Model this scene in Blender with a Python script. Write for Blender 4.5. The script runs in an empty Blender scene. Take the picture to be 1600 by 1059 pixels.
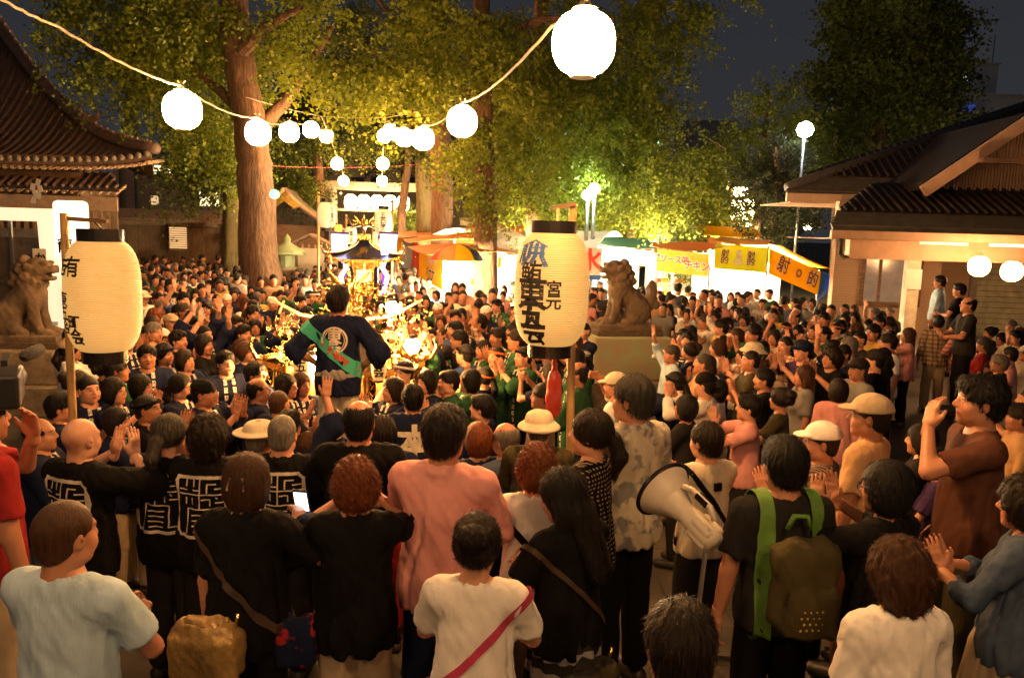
import bpy, bmesh, math, random
import numpy as np
from mathutils import Vector, Matrix

scene = bpy.context.scene
R = random.Random(7)
rad = math.radians

# ------------------------------------------------------------------ camera
FPX, CX, CY = 1220.0, 800.0, 529.5
PITCH, ROLL = rad(7.9), rad(1.7)
CAM = Vector((0, 0, 3.0))       # on the stairs, three metres above the plaza
_f = Vector((0, math.cos(PITCH), -math.sin(PITCH)))
_u0 = Vector((0, math.sin(PITCH), math.cos(PITCH)))
_r0 = Vector((1, 0, 0))
_r = _r0 * math.cos(ROLL) + _u0 * math.sin(ROLL)
_u = -_r0 * math.sin(ROLL) + _u0 * math.cos(ROLL)
cd = bpy.data.cameras.new('camera')
cam = bpy.data.objects.new('camera', cd)
scene.collection.objects.link(cam)
cam.matrix_world = Matrix(((_r.x, _u.x, -_f.x, CAM.x), (_r.y, _u.y, -_f.y, CAM.y), (_r.z, _u.z, -_f.z, CAM.z), (0, 0, 0, 1)))
cd.sensor_width = 36.0
cd.lens = 36.0 * FPX / 1600.0
cd.clip_start = 0.05
cd.clip_end = 2000
scene.camera = cam

# ------------------------------------------------------------------ night sky
world = bpy.data.worlds.new('World')
scene.world = world
world.use_nodes = True
wn = world.node_tree
bg = wn.nodes['Background']
wtc = wn.nodes.new('ShaderNodeTexCoord')
wsx = wn.nodes.new('ShaderNodeSeparateXYZ')
wrp = wn.nodes.new('ShaderNodeValToRGB')
wn.links.new(wtc.outputs['Generated'], wsx.inputs[0])
wn.links.new(wsx.outputs['Z'], wrp.inputs[0])
wn.links.new(wrp.outputs[0], bg.inputs[0])
wrp.color_ramp.elements[0].position = 0.0
wrp.color_ramp.elements[0].color = (0.026, 0.026, 0.030, 1)
wrp.color_ramp.elements[1].position = 0.45
wrp.color_ramp.elements[1].color = (0.016, 0.0175, 0.022, 1)
bg.inputs[1].default_value = 1.0

# ------------------------------------------------------------------ exposure and sampling
scene.view_settings.view_transform = 'Standard'
scene.view_settings.look = 'None'
scene.view_settings.exposure = 0.3
scene.view_settings.gamma = 1.0
scene.view_settings.use_curve_mapping = False
scene.cycles.use_denoising = True
scene.cycles.max_bounces = 5
scene.cycles.diffuse_bounces = 3
scene.cycles.glossy_bounces = 2
scene.cycles.transmission_bounces = 3
scene.cycles.transparent_max_bounces = 6
scene.cycles.volume_bounces = 0
scene.cycles.sample_clamp_indirect = 4.0
scene.cycles.caustics_reflective = False
scene.cycles.caustics_refractive = False
scene.cycles.use_light_tree = True


# ------------------------------------------------------------------ places seen along a line of sight
def at(px, py, d):
    """the point d metres deep that stands at that spot of the photograph (1600 x 1059)"""
    return CAM + (_r * ((px - CX) / FPX) + _u * ((CY - py) / FPX) + _f) * d


def on_z(px, py, z):
    v = _r * ((px - CX) / FPX) + _u * ((CY - py) / FPX) + _f
    return CAM + v * ((z - CAM.z) / v.z)


def project(p):
    v = Vector(p) - CAM
    z = v.dot(_f)
    if z < 0.05:
        return None
    return CX + FPX * v.dot(_r) / z, CY - FPX * v.dot(_u) / z, z


COL = scene.collection.objects
K = 1.5             # multiplies depths and sizes of the far things: a scaling about the camera


# ------------------------------------------------------------------ objects
def tag(o, label=None, cat=None, group=None, kind=None):
    if label:
        o['label'] = label
    if cat:
        o['category'] = cat
    if group:
        o['group'] = group
    if kind:
        o['kind'] = kind
    return o


def empty(name, loc, rz=0.0, label=None, cat=None, group=None):
    o = bpy.data.objects.new(name, None)
    o.empty_display_size = 0.2
    COL.link(o)
    o.location = loc
    o.rotation_euler = (0, 0, rz)
    return tag(o, label, cat, group)


def link(name, me, mat=None, parent=None):
    o = bpy.data.objects.new(name, me)
    COL.link(o)
    if mat is not None:
        if len(me.materials) == 0:
            me.materials.append(mat)
        elif me.materials[0] is not mat:
            o.material_slots[0].link = 'OBJECT'
            o.material_slots[0].material = mat
    if parent is not None:
        o.parent = parent
    return o


def np_mesh(name, V, F, smooth=True, attrs=None):
    """V: n x 3; F: list of int arrays of 3 or 4 columns"""
    me = bpy.data.meshes.new(name)
    V = np.asarray(V, dtype=np.float32)
    F = [np.asarray(f, dtype=np.int32) for f in F if len(f)]
    me.vertices.add(len(V))
    me.vertices.foreach_set('co', V.ravel())
    tot = np.concatenate([np.full(len(f), f.shape[1], np.int32) for f in F])
    idx = np.concatenate([f.ravel() for f in F])
    me.loops.add(len(idx))
    me.loops.foreach_set('vertex_index', idx)
    st = np.concatenate([[0], np.cumsum(tot)[:-1]]).astype(np.int32)
    me.polygons.add(len(tot))
    me.polygons.foreach_set('loop_start', st)
    me.polygons.foreach_set('loop_total', tot)
    if smooth:
        me.polygons.foreach_set('use_smooth', np.ones(len(tot), dtype=bool))
    for k, a in (attrs or {}).items():
        a = np.asarray(a, dtype=np.float32)
        if a.ndim == 2 and a.shape[1] == 3:
            at_ = me.attributes.new(k, 'FLOAT_VECTOR', 'POINT')
            at_.data.foreach_set('vector', a.ravel())
        elif a.ndim == 2:
            at_ = me.attributes.new(k, 'FLOAT_COLOR', 'POINT')
            at_.data.foreach_set('color', a.ravel())
        else:
            at_ = me.attributes.new(k, 'FLOAT', 'POINT')
            at_.data.foreach_set('value', a.ravel())
    me.update()
    me.validate()
    return me


class MB:
    """collects boxes, bars, tubes and sheets; build() links them as one mesh object"""

    def __init__(self):
        self.v, self.f = [], []

    def add(self, vs, fs):
        b = len(self.v)
        self.v += [tuple(v) for v in vs]
        self.f += [tuple(b + i for i in f) for f in fs]
        return self

    def box(self, c, s, M=None, taper=1.0):
        x, y, z = s[0] / 2, s[1] / 2, s[2] / 2
        vs = []
        for dz in (-1, 1):
            k = taper if dz > 0 else 1.0
            for dx, dy in ((-1, -1), (1, -1), (1, 1), (-1, 1)):
                v = Vector((dx * x * k, dy * y * k, dz * z))
                if M is not None:
                    v = M @ v
                vs.append(v + Vector(c))
        return self.add(vs, [(3, 2, 1, 0), (4, 5, 6, 7), (0, 1, 5, 4), (1, 2, 6, 5), (2, 3, 7, 6), (3, 0, 4, 7)])

    def bar(self, a, b, w, h=None, up=(0, 0, 1)):
        a, b = Vector(a), Vector(b)
        h = h or w
        d = (b - a)
        y = d.normalized()
        x = y.cross(Vector(up))
        if x.length < 1e-4:
            x = Vector((1, 0, 0))
        x.normalize()
        z = x.cross(y)
        M = Matrix((x, y, z)).transposed()
        return self.box((a + b) / 2, (w, d.length, h), M)

    def tube(self, pts, r, n=8, caps=True, r2=None):
        pts = [Vector(p) for p in pts]
        rs = r if isinstance(r, (list, tuple)) else [r + ((r2 if r2 is not None else r) - r) * i / max(1, len(pts) - 1) for i in range(len(pts))]
        vs, fs = [], []
        px = None
        for i, p in enumerate(pts):
            t = (pts[min(i + 1, len(pts) - 1)] - pts[max(i - 1, 0)]).normalized()
            if px is None:
                px = t.orthogonal().normalized()
            px = (px - t * px.dot(t))
            if px.length < 1e-5:
                px = t.orthogonal()
            px.normalize()
            py = t.cross(px)
            for k in range(n):
                a = 2 * math.pi * k / n
                vs.append(p + (px * math.cos(a) + py * math.sin(a)) * rs[i])
        for i in range(len(pts) - 1):
            for k in range(n):
                k2 = (k + 1) % n
                fs.append((i * n + k, i * n + k2, (i + 1) * n + k2, (i + 1) * n + k))
        if caps:
            fs.append(tuple(range(n))[::-1])
            fs.append(tuple((len(pts) - 1) * n + k for k in range(n)))
        return self.add(vs, fs)

    def lathe(self, prof, n=24, c=(0, 0, 0), M=None):
        vs, fs = [], []
        for r, z in prof:
            for k in range(n):
                a = 2 * math.pi * k / n
                v = Vector((r * math.cos(a), r * math.sin(a), z))
                if M is not None:
                    v = M @ v
                vs.append(v + Vector(c))
        for i in range(len(prof) - 1):
            for k in range(n):
                k2 = (k + 1) % n
                fs.append((i * n + k, i * n + k2, (i + 1) * n + k2, (i + 1) * n + k))
        if prof[0][0] > 1e-4:
            fs.append(tuple(range(n))[::-1])
        if prof[-1][0] > 1e-4:
            fs.append(tuple((len(prof) - 1) * n + k for k in range(n)))
        return self.add(vs, fs)

    def grid(self, rows, flip=False):
        """rows of points, a sheet"""
        n = len(rows[0])
        vs = [p for r in rows for p in r]
        fs = []
        for i in range(len(rows) - 1):
            for k in range(n - 1):
                f = (i * n + k, i * n + k + 1, (i + 1) * n + k + 1, (i + 1) * n + k)
                fs.append(f[::-1] if flip else f)
        return self.add(vs, fs)

    def slab(self, rows, off):
        """a sheet with thickness: off is a vector"""
        off = Vector(off)
        rows = [[Vector(p) for p in r] for r in rows]
        self.grid(rows)
        low = [[p + off for p in r] for r in rows]
        self.grid(low, True)
        ring = rows[0] + [r[-1] for r in rows[1:]] + rows[-1][::-1][1:] + [r[0] for r in rows[::-1][1:-1]]
        ring2 = low[0] + [r[-1] for r in low[1:]] + low[-1][::-1][1:] + [r[0] for r in low[::-1][1:-1]]
        k = len(ring)
        self.add(ring + ring2, [(i, k + i, k + (i + 1) % k, (i + 1) % k) for i in range(k)])
        return self

    def mesh(self, name, smooth=False):
        me = bpy.data.meshes.new(name)
        me.from_pydata(self.v, [], self.f)
        if smooth:
            me.polygons.foreach_set('use_smooth', [True] * len(me.polygons))
        me.update()
        return me

    def build(self, name, mat, parent=None, smooth=False, bevel=0.0):
        o = link(name, self.mesh(name, smooth), mat, parent)
        if bevel:
            m = o.modifiers.new('bevel', 'BEVEL')
            m.width = bevel
            m.segments = 2
            m.limit_method = 'ANGLE'
        return o


# ------------------------------------------------------------------ materials
class NT:
    def __init__(self, name):
        self.m = bpy.data.materials.new(name)
        self.m.use_nodes = True
        self.t = self.m.node_tree
        self.b = self.t.nodes['Principled BSDF']

    def n(self, kind, **kw):
        x = self.t.nodes.new(kind)
        for k, v in kw.items():
            setattr(x, k, v)
        return x

    def set(self, sock, v):
        if isinstance(v, bpy.types.NodeSocket):
            self.t.links.new(v, sock)
        elif isinstance(v, (tuple, list)) and len(v) == 3 and sock.type == 'RGBA':
            sock.default_value = (*v, 1)
        else:
            sock.default_value = v

    def m_(self, op, a, b=0.0, c=0.0):
        x = self.n('ShaderNodeMath', operation=op)
        for i, v in enumerate((a, b, c)):
            self.set(x.inputs[i], v)
        return x.outputs[0]

    def mix(self, f, a, b):
        x = self.n('ShaderNodeMix', data_type='RGBA')
        self.set(x.inputs[0], f)
        self.set(x.inputs[6], a)
        self.set(x.inputs[7], b)
        return x.outputs[2]

    def attr(self, name):
        return self.n('ShaderNodeAttribute', attribute_name=name)

    def xyz(self, vec):
        x = self.n('ShaderNodeSeparateXYZ')
        self.t.links.new(vec, x.inputs[0])
        return x.outputs

    def obj(self):
        return self.n('ShaderNodeTexCoord').outputs['Object']

    def scale(self, vec, s):
        x = self.n('ShaderNodeMapping')
        self.t.links.new(vec, x.inputs[0])
        x.inputs['Scale'].default_value = s
        return x.outputs[0]

    def noise(self, vec, sc, detail=3.0, rough=0.55):
        x = self.n('ShaderNodeTexNoise')
        if vec is not None:
            self.t.links.new(vec, x.inputs['Vector'])
        x.inputs['Scale'].default_value = sc
        x.inputs['Detail'].default_value = detail
        x.inputs['Roughness'].default_value = rough
        return x.outputs[0]

    def ramp(self, f, lo, hi):
        x = self.n('ShaderNodeMapRange', clamp=True)
        self.set(x.inputs[0], f)
        x.inputs[1].default_value = lo
        x.inputs[2].default_value = hi
        return x.outputs[0]

    def bump(self, h, strength=0.3, dist=0.01):
        x = self.n('ShaderNodeBump')
        x.inputs['Strength'].default_value = strength
        x.inputs['Distance'].default_value = dist
        self.set(x.inputs['Height'], h)
        self.t.links.new(x.outputs[0], self.b.inputs['Normal'])

    def base(self, c):
        self.set(self.b.inputs['Base Color'], c)

    def par(self, **kw):
        for k, v in kw.items():
            self.set(self.b.inputs[k.replace('_', ' ')], v)


def tone(c, k):
    return tuple(min(1.0, x * k) for x in c)


_mats = {}


def mat(name, col, rough=0.7, var=0.25, vs=6.0, bump=0.2, bs=30.0, metal=0.0, emit=None, es=0.0, stretch=(1, 1, 1), bd=0.01, spec=0.5):
    if name in _mats:
        return _mats[name]
    t = NT(name)
    v = t.scale(t.obj(), stretch)
    n1 = t.ramp(t.noise(v, vs, 4.0), 0.3, 0.7)
    t.base(t.mix(n1, tone(col, 1 - var), tone(col, 1 + var)))
    t.par(Roughness=rough, Metallic=metal)
    t.b.inputs['Specular IOR Level'].default_value = spec
    if bump:
        t.bump(t.noise(v, bs, 3.0), bump, bd)
    if emit is not None:
        t.par(Emission_Color=emit)
        t.b.inputs['Emission Strength'].default_value = es
    _mats[name] = t.m
    return t.m


def glow(name, col, s):
    """something that gives off light"""
    if name in _mats:
        return _mats[name]
    m = mat(name, tone(col, 0.8), 0.8, 0.02, bump=0.0, emit=col, es=s)
    return m


def text_mesh(body, size, thick=0.0, seg=0.0):
    """flat lettering in the xy plane centred on the origin -> (V, tri list)"""
    c = bpy.data.curves.new('lettering', 'FONT')
    c.body = body
    c.size = size
    c.offset = thick
    c.resolution_u = 2
    c.align_x = 'CENTER'
    c.align_y = 'CENTER'
    c.space_line = 0.86
    o = bpy.data.objects.new('lettering', c)
    COL.link(o)
    dg = bpy.context.evaluated_depsgraph_get()
    ev = o.evaluated_get(dg)
    me = ev.to_mesh()
    bm = bmesh.new()
    bm.from_mesh(me)
    ev.to_mesh_clear()
    bpy.data.objects.remove(o)
    bpy.data.curves.remove(c)
    bmesh.ops.remove_doubles(bm, verts=bm.verts, dist=size * 1e-4)
    bmesh.ops.triangulate(bm, faces=bm.faces)
    if seg:
        for _ in range(3):
            es = [e for e in bm.edges if e.calc_length() > seg]
            if not es:
                break
            bmesh.ops.subdivide_edges(bm, edges=es, cuts=1)
            bmesh.ops.triangulate(bm, faces=bm.faces)
    bm.verts.index_update()
    V = np.array([v.co[:] for v in bm.verts]) if len(bm.verts) else np.zeros((0, 3))
    F = np.array([[v.index for v in f.verts] for f in bm.faces]) if len(bm.faces) else np.zeros((0, 3), int)
    bm.free()
    return V, F


def flat_text(name, body, size, thick, M, m, parent):
    """lettering lying on a plane: M maps (x right, y up, z out) to the parent's frame"""
    V, F = text_mesh(body, size, thick)
    if not len(V):
        return None
    V4 = np.c_[V[:, :2], np.zeros(len(V)), np.ones(len(V))] @ np.array(M).T
    return link(name, np_mesh(name, V4[:, :3], [F], False), m, parent)


def plane_frame(o, x, y):
    """frame with origin o, x to the right, y up, z out of the plane"""
    x, y = Vector(x).normalized(), Vector(y).normalized()
    z = x.cross(y)
    return Matrix(((x.x, y.x, z.x, o[0]), (x.y, y.y, z.y, o[1]), (x.z, y.z, z.z, o[2]), (0, 0, 0, 1)))


# ------------------------------------------------------------------ soft solids (distance functions turned into one continuous skin)
A3 = lambda *v: np.array(v, dtype=np.float32)


def s_cap(a, b, ra, rb=None):
    a, b = np.asarray(a, np.float32), np.asarray(b, np.float32)
    rb = ra if rb is None else rb
    ab = b - a
    L = float(ab @ ab) + 1e-9

    def f(P):
        h = np.clip(((P - a) @ ab) / L, 0, 1)
        return np.linalg.norm(P - a - h[:, None] * ab, axis=1) - (ra + (rb - ra) * h)
    return f


def s_ell(c, r, rot=None):
    c, r = np.asarray(c, np.float32), np.asarray(r, np.float32)
    M = None if rot is None else np.array(rot, np.float32)

    def f(P):
        q = P - c
        if M is not None:
            q = q @ M
        q = q / r
        k0 = np.linalg.norm(q, axis=1)
        k1 = np.linalg.norm(q / r, axis=1) + 1e-9
        return k0 * (k0 - 1) / k1
    return f


def s_box(c, h, rnd=0.01, rot=None):
    c, h = np.asarray(c, np.float32), np.asarray(h, np.float32)
    M = None if rot is None else np.array(rot, np.float32)

    def f(P):
        q = P - c
        if M is not None:
            q = q @ M
        q = np.abs(q) - (h - rnd)
        return np.linalg.norm(np.maximum(q, 0), axis=1) + np.minimum(q.max(axis=1), 0) - rnd
    return f


def s_half(p, n):
    """the half space behind the plane through p with outward normal n"""
    p, n = np.asarray(p, np.float32), np.asarray(n, np.float32)
    n = n / np.linalg.norm(n)
    return lambda P: (P - p) @ n


def smin(a, b, k):
    if k <= 0:
        return np.minimum(a, b)
    h = np.maximum(k - np.abs(a - b), 0) / k
    return np.minimum(a, b) - h * h * k * 0.25


def smax(a, b, k):
    return -smin(-a, -b, k)


class Solid:
    def __init__(self, ops=None):
        self.ops = list(ops or [])

    def u(self, f, k=0.02):
        self.ops.append(('u', f, k))
        return self

    def s(self, f, k=0.01):
        self.ops.append(('s', f, k))
        return self

    def i(self, f, k=0.005):
        self.ops.append(('i', f, k))
        return self

    def d(self, f):
        self.ops.append(('d', f, 0))
        return self

    def __call__(self, P):
        r = None
        for op, f, k in self.ops:
            if op == 'd':
                r = r + f(P)
                continue
            v = f(P)
            if r is None:
                r = v
            elif op == 'u':
                r = smin(r, v, k)
            elif op == 's':
                r = smax(r, -v, k)
            else:
                r = smax(r, v, k)
        return r


_CO = [(0, 0, 0), (1, 0, 0), (0, 1, 0), (1, 1, 0), (0, 0, 1), (1, 0, 1), (0, 1, 1), (1, 1, 1)]
_ED = [(0, 1), (2, 3), (4, 5), (6, 7), (0, 2), (1, 3), (4, 6), (5, 7), (0, 4), (1, 5), (2, 6), (3, 7)]


def skin_of(f, lo, hi, h):
    lo, hi = np.asarray(lo, np.float32), np.asarray(hi, np.float32)
    n = np.ceil((hi - lo) / h).astype(int) + 1
    S = 4
    nc = np.ceil(n / S).astype(int)
    ax = [lo[i] + (np.arange(nc[i]) * S + (S - 1) / 2) * h for i in range(3)]
    G = np.stack(np.meshgrid(*ax, indexing='ij'), -1).reshape(-1, 3).astype(np.float32)
    Fc = f(G).reshape(nc)
    F = Fc.repeat(S, 0).repeat(S, 1).repeat(S, 2)[:n[0], :n[1], :n[2]].astype(np.float32).copy()
    act = np.argwhere(np.abs(F) < S * h * 1.5)
    F[act[:, 0], act[:, 1], act[:, 2]] = f((lo + act * h).astype(np.float32))
    neg = F < 0
    sl = lambda c: neg[c[0]:n[0] - 1 + c[0], c[1]:n[1] - 1 + c[1], c[2]:n[2] - 1 + c[2]]
    cnt = sum(sl(c).astype(np.int8) for c in _CO)
    cells = np.argwhere((cnt > 0) & (cnt < 8))
    acc = np.zeros((len(cells), 3))
    num = np.zeros(len(cells))
    for a, b in _ED:
        ca, cb = np.array(_CO[a]), np.array(_CO[b])
        va = F[tuple((cells + ca).T)]
        vb = F[tuple((cells + cb).T)]
        x = (va < 0) != (vb < 0)
        t = np.where(x, va / np.where(x, va - vb, 1), 0)
        acc += np.where(x[:, None], ca + t[:, None] * (cb - ca), 0)
        num += x
    V = lo + (cells + acc / np.maximum(num, 1)[:, None]) * h
    ind = np.full(n - 1, -1, np.int32)
    ind[tuple(cells.T)] = np.arange(len(cells))
    Q = []
    for axn in range(3):
        a1, a2 = (axn + 1) % 3, (axn + 2) % 3
        d = np.zeros(3, int)
        d[axn] = 1
        A = neg[:n[0] - d[0], :n[1] - d[1], :n[2] - d[2]]
        B = neg[d[0]:, d[1]:, d[2]:]
        e = np.argwhere(A != B)
        e = e[(e[:, a1] > 0) & (e[:, a2] > 0) & (e[:, a1] < n[a1] - 1) & (e[:, a2] < n[a2] - 1)]
        e1, e2 = np.zeros(3, int), np.zeros(3, int)
        e1[a1] = 1
        e2[a2] = 1
        q = np.stack([ind[tuple((e - e1 - e2).T)], ind[tuple((e - e2).T)], ind[tuple(e.T)], ind[tuple((e - e1).T)]], 1)
        fl = ~A[tuple(e.T)]
        q[fl] = q[fl][:, ::-1]
        Q.append(q)
    Q = np.concatenate(Q)
    return V.astype(np.float32), Q[(Q >= 0).all(1)]


def wob(P, s, seed=0.0):
    """smooth folds"""
    x, y, z = P[:, 0] * s, P[:, 1] * s, P[:, 2] * s
    return (np.sin(x * 1.7 + 1.3 * np.sin(z * 0.9 + seed) + seed) + np.sin(y * 2.1 + z * 0.6 + 1.7 * np.sin(x * 1.1 + 2 * seed)) + np.sin(z * 1.3 + x * 1.9 + 1.1 * np.sin(y * 1.6 - seed))) / 3


# ------------------------------------------------------------------ people
def rot3(rx=0, ry=0, rz=0):
    return np.array((Matrix.Rotation(rz, 3, 'Z') @ Matrix.Rotation(rx, 3, 'X') @ Matrix.Rotation(ry, 3, 'Y')), np.float32)


def head_solid(v):
    """v: 0 man, 1 woman, 2 older man, 3 broad man, 4 child"""
    w = (1.0, 0.95, 1.0, 1.07, 0.98)[v]
    jaw = (1.0, 0.86, 1.02, 1.12, 0.85)[v]
    s = Solid()
    s.u(s_ell((0, -0.012, 0.028), (0.077 * w, 0.096, 0.092)))
    s.u(s_ell((0, 0.022, -0.035), (0.061 * w * (0.5 + 0.5 * jaw), 0.07, 0.083)), 0.03)
    s.u(s_ell((0, 0.066, -0.098), (0.022 * jaw, 0.02, 0.017)), 0.035)
    for x in (-1, 1):
        s.u(s_ell((x * 0.042 * jaw, 0.055, -0.035), (0.025, 0.026, 0.026)), 0.03)
        s.u(s_ell((x * 0.05 * jaw, 0.015, -0.075), (0.02, 0.035, 0.022)), 0.03)
    s.u(s_cap((-0.035, 0.076, 0.026), (0.035, 0.076, 0.026), 0.011), 0.025)
    for x in (-1, 1):
        s.s(s_ell((x * 0.031, 0.101, 0.003), (0.02, 0.016, 0.012)), 0.018)
        s.u(s_ell((x * 0.0305, 0.0795, 0.003), (0.0135, 0.0105, 0.0105)), 0.004)
    s.u(s_cap((0, 0.088, 0.012), (0, 0.108, -0.022), 0.0065, 0.0115), 0.014)
    for x in (-1, 1):
        s.u(s_ell((x * 0.0125, 0.096, -0.028), (0.009, 0.011, 0.008)), 0.008)
    s.u(s_ell((0, 0.0855, -0.0555), (0.023, 0.011, 0.0065)), 0.007)
    s.u(s_ell((0, 0.083, -0.068), (0.02, 0.011, 0.0075)), 0.007)
    s.s(s_ell((0, 0.099, -0.0615), (0.022, 0.008, 0.0022)), 0.004)
    for x in (-1, 1):
        s.u(s_ell((x * 0.079 * w, -0.008, -0.008), (0.009, 0.02, 0.031), rot3(rz=-x * 0.5)), 0.008)
        s.s(s_ell((x * 0.089 * w, -0.002, -0.006), (0.006, 0.01, 0.018), rot3(rz=-x * 0.5)), 0.004)
    s.u(s_cap((0, -0.018, -0.06), (0, -0.035, -0.18), 0.05 if v == 1 else 0.057, 0.055 if v == 1 else 0.062), 0.03)
    s.i(s_half((0, 0, -0.165), (0, 0, -1)))
    return s


def hand_mesh(kind, h=0.0056):
    """right hand: wrist at the origin, fingers +y, palm -z, thumb -x; kinds: flat, relaxed, grip"""
    s = Solid()
    s.u(s_cap((0, -0.035, 0), (0, 0.012, 0), 0.0275, 0.026))
    s.u(s_box((0.0, 0.052, 0), (0.038, 0.044, 0.0135), 0.012), 0.02)
    s.u(s_ell((-0.026, 0.03, -0.008), (0.018, 0.032, 0.016), rot3(rz=0.4)), 0.015)
    curl = {'flat': 0.10, 'relaxed': 0.42, 'grip': 1.15}[kind]
    for i, (x, L) in enumerate(((-0.0295, 0.070), (-0.0098, 0.079), (0.0098, 0.073), (0.0295, 0.057))):
        p = np.array((x, 0.09, 0.0))
        sp = x * 4.0 * (1 if kind == 'flat' else 0.5)
        a = curl * (0.8 + 0.12 * i)
        t = 0.0
        for j, fr in enumerate((0.44, 0.31, 0.25)):
            t += a * (0.6 if j == 0 else 1.0)
            d = np.array((math.sin(sp) * math.cos(t), math.cos(sp) * math.cos(t), -math.sin(t)))
            q = p + d * L * fr
            r0 = 0.0092 - 0.0008 * j
            s.u(s_cap(p, q, r0, r0 - 0.0008), 0.003 if j else 0.008)
            p = q
    p0 = np.array((-0.03, 0.022, -0.006))
    p1 = p0 + np.array((-0.026, 0.03, -0.008))
    p2 = p1 + (np.array((-0.006, 0.03, -0.006)) if kind != 'grip' else np.array((0.014, 0.022, -0.018)))
    s.u(s_cap(p0, p1, 0.0135, 0.0105), 0.012)
    s.u(s_cap(p1, p2, 0.0105, 0.008), 0.004)
    return skin_of(s, (-0.09, -0.07, -0.1), (0.07, 0.2, 0.05), h)


SH = {0: 0.18, 1: 0.16}


def ik(S, W, hint, l1, l2):
    S, W, hint = (np.array(x, float) for x in (S, W, hint))
    d = W - S
    D = np.linalg.norm(d)
    if D > (l1 + l2) * 0.995:
        W = S + d / D * (l1 + l2) * 0.995
        d = W - S
        D = np.linalg.norm(d)
    a = (l1 * l1 - l2 * l2 + D * D) / (2 * D)
    hgt = math.sqrt(max(l1 * l1 - a * a, 0))
    n = hint - d * (hint @ d) / (D * D)
    n = n / (np.linalg.norm(n) + 1e-9)
    return S + d / D * a + n * hgt, W


# pose: for the right side (x > 0) and the left: wrist, elbow hint, finger direction, palm normal, hand kind
def _m(a):
    return [(-a[0][0], a[0][1], a[0][2]), (-a[1][0], a[1][1], a[1][2]), (-a[2][0], a[2][1], a[2][2]), (-a[3][0], a[3][1], a[3][2]), a[4]]


_dn = [(0.26, 0.05, 0.86), (0.4, -0.7, 0), (0.0, 0.15, -1), (-1, 0.1, 0), 'relaxed']
_cl = [(0.055, 0.31, 1.20), (0.8, -0.2, -0.7), (-0.12, 0.45, 0.85), (-1, 0, 0), 'flat']
_ch = [(0.075, 0.30, 1.43), (0.9, 0.0, -0.6), (-0.15, 0.15, 0.95), (-1, 0.05, 0), 'flat']
_co = [(0.13, 0.30, 1.36), (0.9, 0.0, -0.6), (-0.15, 0.3, 0.95), (-1, 0.1, 0), 'flat']
_ph = [(0.075, 0.33, 1.47), (0.7, 0.0, -0.8), (-0.3, 0.15, 0.9), (-0.75, 0.5, 0.1), 'grip']
_lo = [(0.06, 0.29, 1.12), (0.8, -0.3, -0.5), (-0.55, 0.6, 0.35), (-0.4, -0.3, 0.8), 'grip']
_up = [(0.24, 0.18, 1.80), (0.9, -0.1, -0.2), (0.05, 0.1, 1), (-0.3, 1, 0), 'flat']
_hp = [(0.20, 0.06, 1.03), (0.9, -0.4, 0.0), (-0.5, 0.75, -0.5), (-0.6, -0.6, 0), 'relaxed']
_ca = [(0.22, 0.20, 1.62), (0.8, 0.1, -0.5), (-0.3, 0.8, 0.3), (-0.9, 0.2, 0.0), 'grip']
_cx = [(0.2, 0.2, 1.3), (0.8, -0.2, -0.6), (-0.1, 0.3, 0.95), (-0.8, 0.4, 0), 'grip']
_mo = [(0.03, 0.22, 1.46), (0.7, 0.1, -0.8), (-0.25, -0.2, 0.95), (-0.4, -0.9, 0.0), 'relaxed']
POSES = {'down': (_dn, _m(_dn)), 'clap': (_cl, _m(_cl)), 'clap_high': (_ch, _m(_ch)), 'clap_open': (_co, _m(_co)),
         'phone': (_ph, _m(_ph)), 'low': (_lo, _m(_lo)), 'wave': (_up, _m(_dn)), 'cheer': (_up, _m(_up)),
         'hips': (_hp, _m(_hp)), 'camera': (_ca, _m(_dn)), 'mouth': (_dn, _m(_mo)), 'call': (_cx, _m(_dn))}


class Pose:
    def __init__(self, name, sex):
        self.sw = SH[sex]
        self.arms = []
        for side, a in zip((1, -1), POSES[name]):
            S = (side * self.sw, -0.005, 1.382)
            W = (a[0][0] * (self.sw / 0.19 if abs(a[0][0]) > 0.15 else 1), a[0][1], a[0][2])
            E, W = ik(S, W, a[1], 0.275, 0.245)
            self.arms.append((np.array(S), E, W, np.array(a[2], float), np.array(a[3], float), a[4], side))


def torso(s, sex, g=0.0):
    """torso, grown by g"""
    w = 1.0 if sex == 0 else 0.9
    sw = SH[sex]
    s.u(s_ell((0, -0.01, 0.94), (0.155 + g, 0.112 + g, 0.15 + g)))
    s.u(s_ell((0, -0.005, 1.07), (0.132 * w + g, 0.096 * w + g, 0.16 + g)), 0.08)
    s.u(s_ell((0, -0.005, 1.25), (0.154 * w + g, 0.108 * w + g, 0.185 + g)), 0.08)
    s.u(s_cap((-(sw - 0.035), -0.012, 1.378), (sw - 0.035, -0.012, 1.378), 0.055 + g), 0.06)
    for x in (-1, 1):
        s.u(s_cap((0, -0.03, 1.425), (x * (sw - 0.06), -0.012, 1.388), 0.040 + g * 0.6, 0.04 + g * 0.8), 0.04)
        if sex:
            s.u(s_ell((x * 0.072, 0.085, 1.235), (0.062 + g, 0.05 + g, 0.06 + g)), 0.05)
    return s


def legs(s, g=0.0, foot=True, z0=0.09):
    for x in (-1, 1):
        s.u(s_cap((x * 0.082, 0, 0.9), (x * 0.098, 0.015, 0.49), 0.08 + g * 0.6, 0.055 + g), 0.04)
        s.u(s_cap((x * 0.098, 0.015, 0.49), (x * 0.1, -0.015, z0), 0.058 + g, 0.04 + g * 1.3), 0.02)
        if foot:
            s.u(s_cap((x * 0.1, -0.035, 0.045), (x * 0.117, 0.145, 0.032), 0.042, 0.032), 0.03)
    return s


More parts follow.
